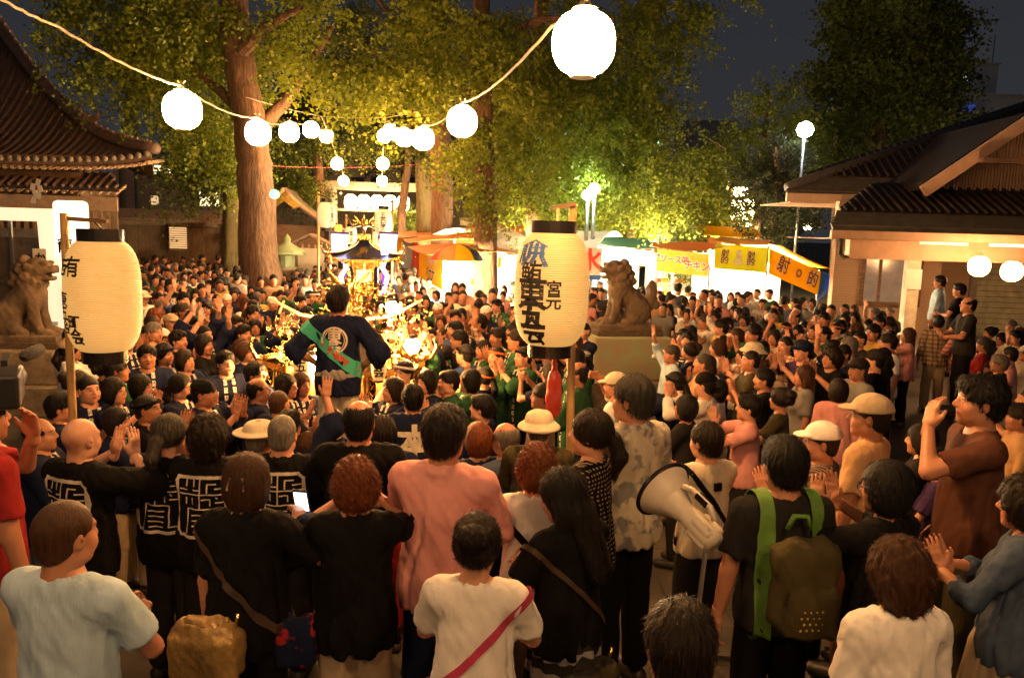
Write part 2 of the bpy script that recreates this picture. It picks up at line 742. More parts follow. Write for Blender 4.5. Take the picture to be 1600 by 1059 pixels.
_cache = {}
HEADC = np.array((0, 0.006, 1.587), np.float32)
NECK = np.array((0, -0.015, 1.455), np.float32)


def head_mat(yaw, pitch, tilt=0.0):
    M = rot3(rx=pitch, rz=-yaw, ry=tilt)
    return M, NECK + M @ (HEADC - NECK)


def frame3(F, Np):
    y = F / np.linalg.norm(F)
    z = -Np + y * (Np @ y)
    z = z / np.linalg.norm(z)
    return np.stack([np.cross(y, z), y, z], 1)


def cached(key, fn):
    if key not in _cache:
        _cache[key] = fn()
    return _cache[key]


def body_np(pose, sex, hv, yaw, pitch, tilt, hb=0.045, hh=0.0084):
    """one skin: trunk, limbs, hands, head -> V, F, head coordinates"""
    def trunk():
        s = legs(torso(Solid(), sex))
        s.u(s_cap((0, -0.025, 1.40), (0, -0.004, 1.50), 0.052 if sex else 0.06), 0.03)
        return skin_of(s, (-0.4, -0.3, -0.05), (0.4, 0.35, 1.6), hb)

    def arms():
        s = Solid()
        for S, E, W, *_ in Pose(pose, sex).arms:
            k = 0.88 if sex else 1.0
            s.u(s_cap(S, E, 0.05 * k, 0.039 * k), 0.0 if not s.ops else 0.008)
            s.u(s_cap(E, W, 0.041 * k, 0.0265), 0.012)
        return skin_of(s, (-0.75, -0.55, 0.5), (0.75, 0.62, 2.15), 0.0165)
    V, Q = cached(('trunk', sex, hb), trunk)
    V2, Q2 = cached(('arms', pose, sex), arms)
    Q2 = Q2 + len(V)
    V, Q = np.concatenate([V, V2]), np.concatenate([Q, Q2])
    Vs, Fs, Hs = [V], [Q], [np.full_like(V, 9.0)]
    n = len(V)
    for S, E, W, Fd, Np, kind, side in Pose(pose, sex).arms:
        hv_, hq = cached(('hand', kind, hh), lambda: hand_mesh(kind, 0.0058 if hh < 0.009 else 0.0072))
        loc = hv_ * (0.93 if sex else 1.0)
        if side < 0:
            loc = loc * np.array((-1, 1, 1), np.float32)
            hq = hq[:, ::-1]
        Vs.append((loc @ frame3(Fd, Np).T + W).astype(np.float32))
        Fs.append(hq + n)
        Hs.append(np.full_like(loc, 9.0))
        n += len(loc)
    v, q = cached(('head', hv, hh), lambda: skin_of(head_solid(hv), (-0.13, -0.15, -0.2), (0.13, 0.16, 0.16), hh))
    M, c = head_mat(yaw, pitch, tilt)
    Vs.append(v @ M.T + c)
    Fs.append(q + n)
    Hs.append(v)
    return np.concatenate(Vs), np.concatenate(Fs), np.concatenate(Hs)


# ---- clothing
def top_solid(kind, pose, sex):
    """kinds: tee, long, shirt, happi, tank, blouse"""
    g = {'tee': 0.016, 'long': 0.016, 'shirt': 0.022, 'happi': 0.03, 'tank': 0.008, 'blouse': 0.024}[kind]
    hem = {'tee': 0.86, 'long': 0.86, 'shirt': 0.83, 'happi': 0.80, 'tank': 0.88, 'blouse': 0.82}[kind]
    s = torso(Solid(), sex, g)
    if kind in ('happi', 'blouse', 'shirt', 'tee'):
        s.u(s_ell((0, -0.005, 1.0), (0.15 + g, 0.11 + g, 0.34)), 0.05)
    s.u(s_cap((0, -0.01, 0.95), (0, -0.01, 0.6), 0.06), 0.02)
    s.u(s_ell((0, -0.01, 0.87), (0.162 + g, 0.125 + g, 0.22)), 0.05)
    s.i(s_half((0, 0, hem), (0, 0, -1)), 0.012)
    for S, E, W, Fd, Np, hk, side in Pose(pose, sex).arms:
        S, E, W = (np.array(x) for x in (S, E, W))
        d1 = (E - S) / np.linalg.norm(E - S)
        d2 = (W - E) / np.linalg.norm(W - E)
        if kind in ('tee', 'blouse', 'tank'):
            L = {'tee': 0.2, 'blouse': 0.22, 'tank': 0.06}[kind]
            e = S + d1 * L
            sl = Solid().u(s_cap(S, S + d1 * (L + 0.15), 0.062, 0.074 if kind != 'tank' else 0.05)).i(s_half(e, d1), 0.012)
        elif kind == 'happi':
            e = E + d2 * 0.08
            sl = Solid().u(s_cap(S, E, 0.078, 0.088)).u(s_cap(E, E + d2 * 0.3, 0.088, 0.105), 0.02).u(s_cap(E - (0, 0, 0.02), e - (0, 0, 0.06), 0.075, 0.07), 0.04).i(s_half(e, d2), 0.012)
        else:
            e = E + d2 * (0.19 if kind == 'long' else 0.13)
            sl = Solid().u(s_cap(S, E, 0.064, 0.056)).u(s_cap(E, E + d2 * 0.4, 0.057, 0.045), 0.02).i(s_half(e, d2), 0.01)
        s.u(sl, 0.035)
    r = {'tee': 0.066, 'long': 0.066, 'shirt': 0.06, 'happi': 0.07, 'tank': 0.085, 'blouse': 0.068}[kind]
    s.s(s_cap((0, -0.012, 1.44), (0, 0.05, 1.62), r, r + 0.05), 0.01)
    if kind in ('tank', 'blouse', 'happi'):
        s.s(s_cap((0, 0.14, 1.36), (0, 0.14, 1.5), 0.05, 0.075), 0.01)
    if kind in ('shirt', 'happi'):
        lift = 1.447 if kind == 'shirt' else 1.44
        for k in range(10):
            a0, a1 = (math.pi * 1.25 * (k / 10 - 0.5) * 1.3, math.pi * 1.25 * ((k + 1) / 10 - 0.5) * 1.3)
            rr = 0.074
            q = lambda a: (rr * math.sin(a), -0.018 - rr * math.cos(a), lift - (1 - math.cos(a)) * 0.028)
            s.u(s_cap(q(a0), q(a1), 0.0165), 0.012)
    amp = {'tee': 0.006, 'long': 0.006, 'shirt': 0.009, 'happi': 0.009, 'tank': 0.003, 'blouse': 0.010}[kind]
    gather = {'tee': 0.007, 'long': 0.006, 'shirt': 0.013, 'happi': 0.009, 'tank': 0.003, 'blouse': 0.012}[kind]

    def gathers(P):
        # cloth hanging in folds from the shoulders, and slanting creases towards the armpits
        a = np.arctan2(P[:, 0], -P[:, 1] * 1.4)
        f = np.sin(a * 9.0 + 1.6 * np.sin(P[:, 2] * 9.0 + P[:, 0] * 7.0) + 1.1 * np.sin(a * 4.0 + 0.7)) * 0.5 + 0.5
        g2 = np.sin(P[:, 0] * 34.0 + P[:, 2] * 26.0 + np.sin(P[:, 2] * 21.0)) * 0.5 + 0.5
        return gather * ((f ** 3) * np.clip((1.36 - P[:, 2]) * 6, 0, 1) + 0.45 * g2 ** 3 * np.clip(1 - np.abs(P[:, 2] - 1.2) * 5, 0, 1) - 0.2)
    s.d(gathers)
    s.d(lambda P: amp * wob(P * A3(1, 1, 0.55), 26.0, sex * 1.3) * np.clip((1.45 - P[:, 2]) * 4, 0, 1) + amp * 0.5 * wob(P, 60.0, 2.0))
    return s


def bottom_solid(kind, sex):
    """trousers, shorts, skirt"""
    s = Solid()
    s.u(s_ell((0, -0.01, 0.94), (0.16, 0.117, 0.155)))
    if kind == 'skirt':
        s.u(s_cap((0, 0, 0.86), (0, 0, 0.46), 0.165, 0.22), 0.05)
        s.i(s_half((0, 0, 0.5), (0, 0, -1)), 0.01)
        s.d(lambda P: 0.012 * np.sin(np.arctan2(P[:, 0], P[:, 1]) * 14))
        return s
    legs(s, 0.022, False, 0.06)
    s.i(s_half((0, 0, 0.1 if kind == 'trousers' else 0.5), (0, 0, -1)), 0.01)
    s.i(s_half((0, 0, 1.04), (0, 0, 1)), 0.01)
    s.d(lambda P: 0.006 * wob(P * A3(1, 1, 0.8), 24.0, 0.7))
    return s


BOX = ((-0.75, -0.5, 0.3), (0.75, 0.62, 2.15))


def top_mesh(kind, pose, sex, hi=False):
    def mk():
        s = top_solid(kind, pose, sex)
        V, Q = skin_of(s, *BOX, 0.0105 if hi else 0.02)
        return np_mesh(kind, V, [Q], True, {'cp': V})
    return cached(('top', kind, pose, sex, hi), mk)


def bottom_mesh(kind, sex):
    def mk():
        V, Q = skin_of(bottom_solid(kind, sex), (-0.35, -0.35, 0.0), (0.35, 0.35, 1.15), 0.02)
        return np_mesh(kind, V, [Q], True, {'cp': V})
    return cached(('bot', kind, sex), mk)


def shoe_mesh():
    def mk():
        s = Solid()
        for x in (-1, 1):
            s.u(s_cap((x * 0.1, -0.04, 0.05), (x * 0.118, 0.155, 0.04), 0.05, 0.04), 0.0)
        s.i(s_half((0, 0, 0.003), (0, 0, -1)))
        V, Q = skin_of(s, (-0.25, -0.2, -0.04), (0.25, 0.3, 0.15), 0.016)
        return np_mesh('shoes', V, [Q])
    return cached('shoes', mk)


# ---- hair and hats, in head coordinates
def strands(amp, fr=1.0):
    def f(P):
        a = np.arctan2(P[:, 0], -P[:, 1] + 0.03)
        return amp * (np.sin(23 * fr * a + 14 * P[:, 2] + 2 * np.sin(40 * P[:, 2])) + np.sin(41 * fr * a - 25 * P[:, 2] + 1.0)) * 0.5
    return f


def clumps(amp, s):
    return lambda P: amp * wob(P, s, 0.4)


def hair_solid(kind):
    s = Solid()
    face = s_ell((0, 0.105, -0.05), (0.068, 0.07, 0.098))
    g = {'buzz': 0.004, 'grey_short': 0.012, 'short': 0.014, 'spiky': 0.018, 'wavy': 0.03, 'bald_ring': 0.005}.get(kind, 0.015)
    s.u(s_ell((0, -0.014, 0.03), (0.079 + g, 0.097 + g, 0.094 + g)))
    if kind in ('buzz', 'short', 'grey_short', 'spiky', 'bald_ring'):
        s.u(s_ell((0, -0.05, -0.04), (0.062 + g * 0.5, 0.052 + g * 0.5, 0.06)), 0.03)
        s.s(face, 0.01)
        s.i(s_half((0, -0.02, -0.06), (0, 0.3, -1)), 0.015)
        s.s(s_box((0, 0.12, -0.06), (0.2, 0.1, 0.065), 0.02), 0.015)
        for x in (-1, 1):
            s.s(s_ell((x * 0.09, 0.005, -0.03), (0.022, 0.03, 0.045)), 0.008)
        if kind == 'bald_ring':
            s.s(s_ell((0, 0.03, 0.09), (0.075, 0.12, 0.085)), 0.01)
        if kind == 'short':
            s.u(s_ell((0, 0.06, 0.085), (0.06, 0.04, 0.03)), 0.03)
        s.d({'buzz': clumps(0.0012, 220), 'grey_short': strands(0.004), 'short': (lambda P: strands(0.0026)(P) + 0.0045 * wob(P * A3(1, 1, 0.6), 150.0, 2.2)), 'bald_ring': strands(0.002)}.get(kind, lambda P: 0.011 * wob(P, 85.0, 0.3)))
        return s
    if kind in ('bob', 'fringe_bob'):
        s.u(s_ell((0, -0.022, -0.035), (0.097, 0.088, 0.105)), 0.04)
        s.i(s_half((0, 0, -0.115), (0, 0.1, -1)), 0.02)
    elif kind == 'long':
        s.u(s_ell((0, -0.025, -0.05), (0.095, 0.085, 0.11)), 0.04)
        s.u(s_cap((-0.035, -0.07, -0.08), (-0.05, -0.115, -0.36), 0.058, 0.04), 0.04)
        s.u(s_cap((0.035, -0.07, -0.08), (0.05, -0.115, -0.36), 0.058, 0.04), 0.04)
        for x in (-1, 1):
            s.u(s_cap((x * 0.075, -0.01, -0.04), (x * 0.095, 0.01, -0.24), 0.03, 0.018), 0.03)
    elif kind == 'pony':
        s.i(s_half((0, -0.02, -0.075), (0, 0.3, -1)), 0.02)
        s.u(s_ell((0, -0.115, 0.0), (0.025, 0.025, 0.025)), 0.015)
        s.u(s_cap((0, -0.13, -0.005), (0, -0.165, -0.1), 0.036, 0.042), 0.015)
        s.u(s_cap((0, -0.165, -0.1), (0, -0.15, -0.22), 0.042, 0.012), 0.02)
    elif kind == 'bun':
        s.i(s_half((0, -0.02, -0.075), (0, 0.3, -1)), 0.02)
        s.u(s_ell((0, -0.115, 0.075), (0.062, 0.055, 0.056)), 0.008)
        s.u(s_ell((0.028, -0.115, 0.01), (0.042, 0.035, 0.05)), 0.008)
        s.u(s_ell((-0.03, -0.11, 0.015), (0.038, 0.032, 0.048)), 0.008)
    elif kind in ('curly', 'wavy'):
        s.u(s_ell((0, -0.03, -0.01), (0.108, 0.1, 0.11)), 0.03)
        if kind == 'wavy':
            s.u(s_ell((0, -0.06, -0.07), (0.085, 0.06, 0.075)), 0.03)
        s.i(s_half((0, 0, -0.125), (0, 0.2, -1)), 0.03)
    cut = s_ell((0, 0.11, -0.055), (0.062, 0.085, 0.1))
    s.s(cut, 0.012)
    s.s(s_box((0, 0.12, -0.12), (0.05, 0.1, 0.08), 0.03), 0.02)
    if kind == 'curly':
        s.d(lambda P: 0.009 * wob(P, 120.0, 1.1) + 0.004 * wob(P, 260.0, 0.2))
    elif kind == 'wavy':
        s.d(lambda P: 0.010 * wob(P * A3(1, 1, 0.7), 75.0, 1.9) + strands(0.003)(P))
    elif kind == 'bun':
        s.d(lambda P: 0.005 * wob(P, 110.0, 0.8) + strands(0.003)(P))
    else:
        s.d(lambda P: strands(0.0025)(P) + 0.003 * wob(P * A3(1, 1, 0.25), 170.0, 0.7))
    return s


def hair_mesh(kind, hi=False):
    def mk():
        V, Q = skin_of(hair_solid(kind), (-0.17, -0.26, -0.44), (0.17, 0.15, 0.19), 0.0064 if hi else 0.0125)
        if kind == 'buzz':
            return np_mesh('hair', V, [Q])
        # loose locks lying over the mass
        rg = np.random.default_rng(len(kind) * 7 + 3)
        P = V[Q]
        nr = np.cross(P[:, 2] - P[:, 0], P[:, 3] - P[:, 1])
        nr /= np.linalg.norm(nr, axis=1)[:, None] + 1e-9
        pick = rg.choice(len(Q), 2600 if hi else 420, replace=True)
        c, n = P[pick].mean(1), nr[pick]
        curly = kind in ('curly', 'wavy', 'spiky', 'bun')
        dn = np.tile(np.array((0, 0, -1.0)), (len(pick), 1)) + (c - np.array((0, -0.05, 0.1))) * np.array((5.0, 5.0, 0)) * (c[:, 2:3] > 0.07)
        dn += rg.normal(size=dn.shape) * (0.8 if curly else 0.22)
        dn -= n * (dn * n).sum(1)[:, None]
        dn /= np.linalg.norm(dn, axis=1)[:, None] + 1e-9
        sd = np.cross(n, dn)
        L = rg.uniform(0.02, 0.05, len(pick))[:, None] * (1.5 if kind == 'long' else 1.0)
        w = (0.0016 if hi else 0.003) * rg.uniform(0.6, 1.4, len(pick))[:, None]
        pts = []
        k = 5
        for i in range(k):
            t = i / (k - 1)
            q = c + dn * L * (t - 0.3) + n * (0.0015 + (0.0055 if curly else 0.003) * math.sin(t * math.pi) * rg.random((len(pick), 1)) + 0.006 * t * t * rg.random((len(pick), 1))) + sd * 0.008 * (t - 0.5) ** 2 * rg.normal(size=(len(pick), 1)) * (2 if curly else 1)
            ww = w * (1 - 0.75 * t)
            pts += [q - sd * ww, q + sd * ww]
        S = np.stack(pts, 1).reshape(-1, 3)
        b = np.arange(len(pick))[:, None] * (2 * k) + len(V)
        F = np.concatenate([b + np.array((2 * i, 2 * i + 1, 2 * i + 3, 2 * i + 2)) for i in range(k - 1)])
        return np_mesh('hair', np.concatenate([V, S]), [np.concatenate([Q, F])])
    return cached(('hair', kind, hi), mk)


def hat_mesh(kind):
    def mk():
        s = Solid()
        if kind == 'cap':
            s.u(s_ell((0, -0.012, 0.038), (0.099, 0.118, 0.105)))
            s.i(s_half((0, 0, 0.035), (0, -0.12, -1)), 0.006)
            br = Solid().u(s_ell((0, 0.085, 0.044), (0.078, 0.088, 0.016), rot3(rx=-0.12)))
            s.u(br, 0.01)
            s.u(s_ell((0, -0.012, 0.142), (0.008, 0.008, 0.006)), 0.003)
        elif kind == 'bucket':
            s.u(s_ell((0, -0.012, 0.05), (0.1, 0.118, 0.1)))
            s.i(s_half((0, 0, 0.13), (0, 0, 1)), 0.03)
            s.i(s_half((0, 0, 0.03), (0, -0.1, -1)), 0.006)
            for k in range(56):
                a0 = 2 * math.pi * k / 56
                s.u(s_cap((0.103 * math.sin(a0), -0.012 + 0.121 * math.cos(a0), 0.036), (0.138 * math.sin(a0), -0.012 + 0.158 * math.cos(a0), 0.014), 0.013, 0.010), 0.012)
            s.d(lambda P: 0.002 * wob(P, 40.0, 0.9))
        elif kind == 'straw':
            s.u(s_ell((0, -0.012, 0.06), (0.1, 0.116, 0.085)))
            s.i(s_half((0, 0, 0.125), (0, 0, 1)), 0.02)
            s.u(s_ell((0, -0.012, 0.052), (0.165, 0.182, 0.016)), 0.01)
        elif kind == 'band':
            for k in range(26):
                a0, a1 = 2 * math.pi * k / 26, 2 * math.pi * (k + 1) / 26
                q = lambda a: (0.09 * math.sin(a), -0.014 + 0.108 * math.cos(a), 0.05 + 0.014 * math.cos(a))
                s.u(s_cap(q(a0), q(a1), 0.013), 0.006)
            s.d(lambda P: 0.003 * np.sin(np.arctan2(P[:, 0], P[:, 1]) * 18 + P[:, 2] * 160))
        elif kind == 'scarf':
            s.u(s_ell((0, -0.014, 0.035), (0.093, 0.112, 0.102)))
            s.i(s_half((0, 0, 0.035), (0, -0.35, -1)), 0.01)
            s.u(s_ell((0, -0.13, -0.02), (0.03, 0.03, 0.03)), 0.02)
            s.d(lambda P: 0.003 * wob(P, 80.0, 0.9))
        V, Q = skin_of(s, (-0.2, -0.22, -0.06), (0.2, 0.25, 0.18), 0.0075)
        return np_mesh(kind, V, [Q], True, {'cp': V})
    return cached(('hat', kind), mk)


# ---- skin, hair and cloth
def skin_mat(name, col):
    if name in _mats:
        return _mats[name]
    t = NT(name)
    X, Y, Z = t.xyz(t.attr('hp').outputs['Vector'])
    ax = t.m_('ABSOLUTE', X)

    def ell(cx, cz, rx, rz):
        a = t.m_('POWER', t.m_('DIVIDE', t.m_('SUBTRACT', ax, cx), rx), 2.0)
        b = t.m_('POWER', t.m_('DIVIDE', t.m_('SUBTRACT', Z, cz), rz), 2.0)
        front = t.m_('GREATER_THAN', Y, 0.03)
        r = t.m_('SUBTRACT', 1.0, t.m_('ADD', a, b))
        return t.m_('MULTIPLY', t.ramp(r, 0.0, 0.25), front)
    n1 = t.noise(t.obj(), 14.0, 3.0)
    c = t.mix(t.ramp(n1, 0.3, 0.7), tone(col, 0.9), tone(col, 1.06))
    c = t.mix(t.m_('MULTIPLY', ell(0.042, -0.03, 0.028, 0.024), 0.35), c, (col[0] * 1.05, col[1] * 0.72, col[2] * 0.66))
    c = t.mix(ell(0.0, -0.061, 0.024, 0.0115), c, (col[0] * 0.72, col[1] * 0.38, col[2] * 0.36))
    c = t.mix(t.m_('MULTIPLY', ell(0.0, -0.0615, 0.021, 0.002), 0.8), c, (0.05, 0.02, 0.02))
    arch = t.m_('SUBTRACT', t.m_('SUBTRACT', Z, 0.0265), t.m_('MULTIPLY', t.m_('SUBTRACT', 0.04, ax), 0.12))
    br = t.m_('SUBTRACT', 1.0, t.m_('ADD', t.m_('POWER', t.m_('DIVIDE', t.m_('SUBTRACT', ax, 0.034), 0.021), 2.0), t.m_('POWER', t.m_('DIVIDE', arch, 0.0052), 2.0)))
    c = t.mix(t.m_('MULTIPLY', t.ramp(br, 0.0, 0.4), t.m_('MULTIPLY', t.m_('GREATER_THAN', Y, 0.03), 0.9)), c, (0.02, 0.013, 0.01))
    c = t.mix(ell(0.0305, 0.0045, 0.0165, 0.0072), c, (0.035, 0.018, 0.012))
    c = t.mix(ell(0.0305, 0.0028, 0.0135, 0.0046), c, (0.62, 0.57, 0.52))
    c = t.mix(ell(0.0305, 0.0036, 0.0062, 0.0062), c, (0.018, 0.01, 0.008))
    t.base(c)
    t.par(Roughness=0.46)
    t.b.inputs['Specular IOR Level'].default_value = 0.4
    t.b.inputs['Subsurface Weight'].default_value = 0.0
    t.bump(t.noise(t.obj(), 160.0, 2.0), 0.12, 0.003)
    _mats[name] = t.m
    return t.m


SKINS = [skin_mat('skin_light', (0.60, 0.30, 0.19)), skin_mat('skin_medium', (0.49, 0.225, 0.13)), skin_mat('skin_tan', (0.35, 0.15, 0.08)), skin_mat('skin_pale', (0.66, 0.36, 0.245))]


def hair_mat(name, col):
    if name in _mats:
        return _mats[name]
    t = NT(name)
    v = t.scale(t.obj(), (60, 60, 7))
    n1 = t.noise(v, 1.6, 4.0)
    t.base(t.mix(t.ramp(n1, 0.3, 0.72), tone(col, 0.55), tone(col, 1.5)))
    t.par(Roughness=0.5)
    t.b.inputs['Specular IOR Level'].default_value = 0.3
    t.bump(t.noise(t.scale(t.obj(), (150, 150, 16)), 1.3, 4.0, 0.7), 0.8, 0.007)
    _mats[name] = t.m
    return t.m


HCOL = {'black': (0.006, 0.0048, 0.004), 'dark': (0.014, 0.008, 0.0048), 'brown': (0.06, 0.024, 0.010), 'auburn': (0.16, 0.042, 0.012), 'grey': (0.15, 0.135, 0.115), 'salt': (0.05, 0.043, 0.036), 'white': (0.42, 0.39, 0.34)}
HAIR = {k: hair_mat('hair_' + k, v) for k, v in HCOL.items()}

CLOTH = {'white': (0.80, 0.77, 0.73), 'cream': (0.62, 0.54, 0.40), 'beige': (0.42, 0.33, 0.22), 'black': (0.006, 0.0055, 0.006), 'charcoal': (0.022, 0.02, 0.019),
         'navy': (0.009, 0.014, 0.042), 'blue': (0.05, 0.10, 0.28), 'pale blue': (0.46, 0.62, 0.76), 'grey': (0.26, 0.25, 0.24), 'green': (0.025, 0.09, 0.04),
         'red': (0.3, 0.022, 0.022), 'pink': (0.72, 0.33, 0.31), 'brown': (0.10, 0.04, 0.025), 'purple': (0.055, 0.03, 0.10), 'yellow': (0.62, 0.42, 0.09),
         'olive': (0.06, 0.05, 0.022), 'turquoise': (0.06, 0.42, 0.30), 'orange': (0.6, 0.17, 0.04), 'denim': (0.06, 0.085, 0.14), 'tan': (0.5, 0.30, 0.15), 'gold': (0.32, 0.21, 0.07)}


def cloth(cname, pat='plain', c2='white'):
    key = f'cloth_{cname}_{pat}_{c2}'.replace(' ', '_')
    if key in _mats:
        return _mats[key]
    col = CLOTH[cname]
    t = NT(key)
    cp = t.attr('cp').outputs['Vector']
    X, Y, Z = t.xyz(cp)
    c = t.mix(t.ramp(t.noise(cp, 7.0, 3.0), 0.3, 0.7), tone(col, 0.86), tone(col, 1.12))
    o2 = CLOTH[c2]
    fr = lambda v, k, w: t.m_('LESS_THAN', t.m_('FRACT', t.m_('MULTIPLY', v, k)), w)
    if pat == 'stripes':
        c = t.mix(fr(Z, 24.0, 0.42), c, o2)
    elif pat == 'wide stripes':
        c = t.mix(fr(Z, 10.0, 0.5), c, o2)
    elif pat == 'pinstripes':
        c = t.mix(fr(t.m_('ADD', X, t.m_('MULTIPLY', Y, 0.6)), 34.0, 0.4), c, o2)
    elif pat == 'plaid':
        c = t.mix(t.m_('MULTIPLY', fr(Z, 14.0, 0.35), 0.6), c, o2)
        c = t.mix(t.m_('MULTIPLY', fr(t.m_('ADD', X, t.m_('MULTIPLY', Y, 0.5)), 14.0, 0.35), 0.6), c, o2)
    elif pat == 'dots':
        d = t.m_('MULTIPLY', fr(Z, 42.0, 0.42), fr(t.m_('ADD', X, t.m_('MULTIPLY', Y, 0.5)), 42.0, 0.42))
        c = t.mix(d, c, o2)
    elif pat == 'blotch':
        c = t.mix(t.ramp(t.noise(cp, 12.0, 2.0), 0.5, 0.58), c, o2)
    elif pat == 'print':
        m = t.m_('MULTIPLY', t.m_('GREATER_THAN', Y, 0.05), t.m_('MULTIPLY', t.m_('LESS_THAN', t.m_('ABSOLUTE', X), 0.09), t.m_('LESS_THAN', t.m_('ABSOLUTE', t.m_('SUBTRACT', Z, 1.2)), 0.07)))
        c = t.mix(t.m_('MULTIPLY', m, t.m_('GREATER_THAN', t.noise(cp, 45.0, 1.0), 0.5)), c, o2)
    elif pat == 'happi':
        ax = t.m_('ABSOLUTE', X)
        cen = t.m_('ADD', 0.042, t.m_('MULTIPLY', t.m_('SUBTRACT', 1.42, Z), 0.03))
        band = t.m_('MULTIPLY', t.m_('LESS_THAN', t.m_('ABSOLUTE', t.m_('SUBTRACT', ax, cen)), 0.027), t.m_('GREATER_THAN', Y, 0.0))
        c = t.mix(band, c, tone(col, 0.55))
        ch = t.m_('MULTIPLY', fr(Z, 13.0, 0.74), t.m_('LESS_THAN', t.m_('ABSOLUTE', t.m_('SUBTRACT', ax, cen)), 0.018))
        ch = t.m_('MULTIPLY', t.m_('MULTIPLY', ch, band), t.m_('GREATER_THAN', t.noise(cp, 130.0, 1.0), 0.48))
        c = t.mix(ch, c, o2)
    t.base(c)
    t.par(Roughness=0.85)
    t.b.inputs['Specular IOR Level'].default_value = 0.12
    fold = t.noise(t.scale(cp, (1, 1, 0.4)), 11.0, 3.0, 0.6)
    t.bump(fold, 0.4, 0.03)
    _mats[key] = t.m
    return t.m


SHOE = mat('shoe_leather', (0.03, 0.025, 0.022), 0.5)
_body_heads = {}


def body_mesh(pose, sex, hv, ang, hi=False):
    """ang: (yaw, pitch, tilt) of the head in steps"""
    def mk():
        V, F, H = body_np(pose, sex, hv, *ang, hh=0.0082 if hi else 0.0108)
        return np_mesh('person', V, [F], True, {'hp': H})
    return cached(('body', pose, sex, hv, ang, hi), mk)


TOPNAME = {'tee': 't_shirt', 'long': 'long_sleeved_shirt', 'shirt': 'collared_shirt', 'happi': 'happi_coat', 'tank': 'tank_top', 'blouse': 'blouse'}


def person(loc, yaw, H=1.68, sex=0, pose='clap', head=(0, 0, 0), hv=None, hair=('short', 'black'), hat=None, top=('tee', 'white', 'plain', 'white'),
           bottom=('trousers', 'charcoal'), skin=0, hi=False, label=None, group=None):
    """yaw 0 faces +y, +90 degrees faces +x"""
    hv = (1 if sex else 0) if hv is None else hv
    o = link('person', body_mesh(pose, sex, hv, head, hi), SKINS[skin])
    k = H / 1.7
    o.location = loc
    o.rotation_euler = (0, 0, -yaw)
    o.scale = (k, k, k)
    M, c = head_mat(*head)
    MH = Matrix(np.c_[M, c].tolist() + [[0, 0, 0, 1]])
    if hat and hat[0] != 'band' and hair and hair[0] in ('short', 'spiky', 'grey_short', 'wavy', 'bald_ring'):
        hair = ('buzz', hair[1])
    if hair:
        h = link('hair', hair_mesh(hair[0], hi), HAIR[hair[1]], o)
        h.matrix_local = MH
    if hat:
        kind = hat[0]
        h = link({'cap': 'baseball_cap', 'bucket': 'bucket_hat', 'straw': 'straw_hat', 'band': 'headband', 'scarf': 'head_scarf'}[kind], hat_mesh(kind), cloth(hat[1], 'plain' if len(hat) < 3 else hat[2]), o)
        h.matrix_local = MH
    t = link(TOPNAME[top[0]], top_mesh(top[0], pose, sex, hi), cloth(*top[1:]), o)
    b = link(bottom[0], bottom_mesh(bottom[0], sex), cloth(bottom[1], *bottom[2:]), o)
    link('shoes', shoe_mesh(), SHOE, o)
    if label:
        tag(o, label, 'person', group)
    return o


def world_of(o, v):
    """a point in a person's own frame -> the place"""
    k = o.scale[0]
    return Matrix.Rotation(o.rotation_euler.z, 3, 'Z') @ (Vector(v) * k) + Vector(o.location)


def wrap_band(name, solid, cen, nrm, width, m, parent, t0=0.0, t1=1.0, off=0.006, steps=72, bias=0.0):
    """a strap round a body: follows the solid where the plane through cen with normal nrm cuts it"""
    n = Vector(nrm).normalized()
    a = n.orthogonal().normalized()
    if abs(n.x) < 0.95:
        a = (Vector((1, 0, 0)) - n * n.x).normalized()
    b = n.cross(a)
    th = np.linspace(t0, t1, steps) * 2 * math.pi
    rows = []
    A_, B_, N_, C_ = (np.array(x) for x in (a, b, n, cen))
    for w in (-0.5, 0.5):
        o = C_ + N_ * (w * width)
        d = np.cos(th)[:, None] * A_ + np.sin(th)[:, None] * B_
        r = np.full(len(th), 0.62)
        for _ in range(40):
            v = solid((o + d * r[:, None]).astype(np.float32))
            r = np.maximum(r - np.clip(v, -0.02, 0.05) * 0.7, 0.01)
        rows.append((o + d * (r + off)[:, None], d))
    s = MB()
    e0, e1 = rows[0][0], rows[1][0]
    i0, i1 = e0 - rows[0][1] * 0.004, e1 - rows[1][1] * 0.004
    s.grid([[Vector(p) for p in e0], [Vector(p) for p in e1]])
    s.grid([[Vector(p) for p in i0], [Vector(p) for p in e0]])
    s.grid([[Vector(p) for p in e1], [Vector(p) for p in i1]])
    return s.build(name, m, parent, True)


def on_back(V, solid, off=0.004, sgn=1.0):
    """V: x, z pairs -> points on the back (sgn 1) or front (-1) of the solid"""
    P = np.c_[V[:, 0], np.full(len(V), -0.6 * sgn), V[:, 1]].astype(np.float32)
    for _ in range(50):
        v = solid(P)
        P[:, 1] += np.clip(v, -0.02, 0.05) * 0.7 * sgn
    P[:, 1] -= off * sgn
    return P


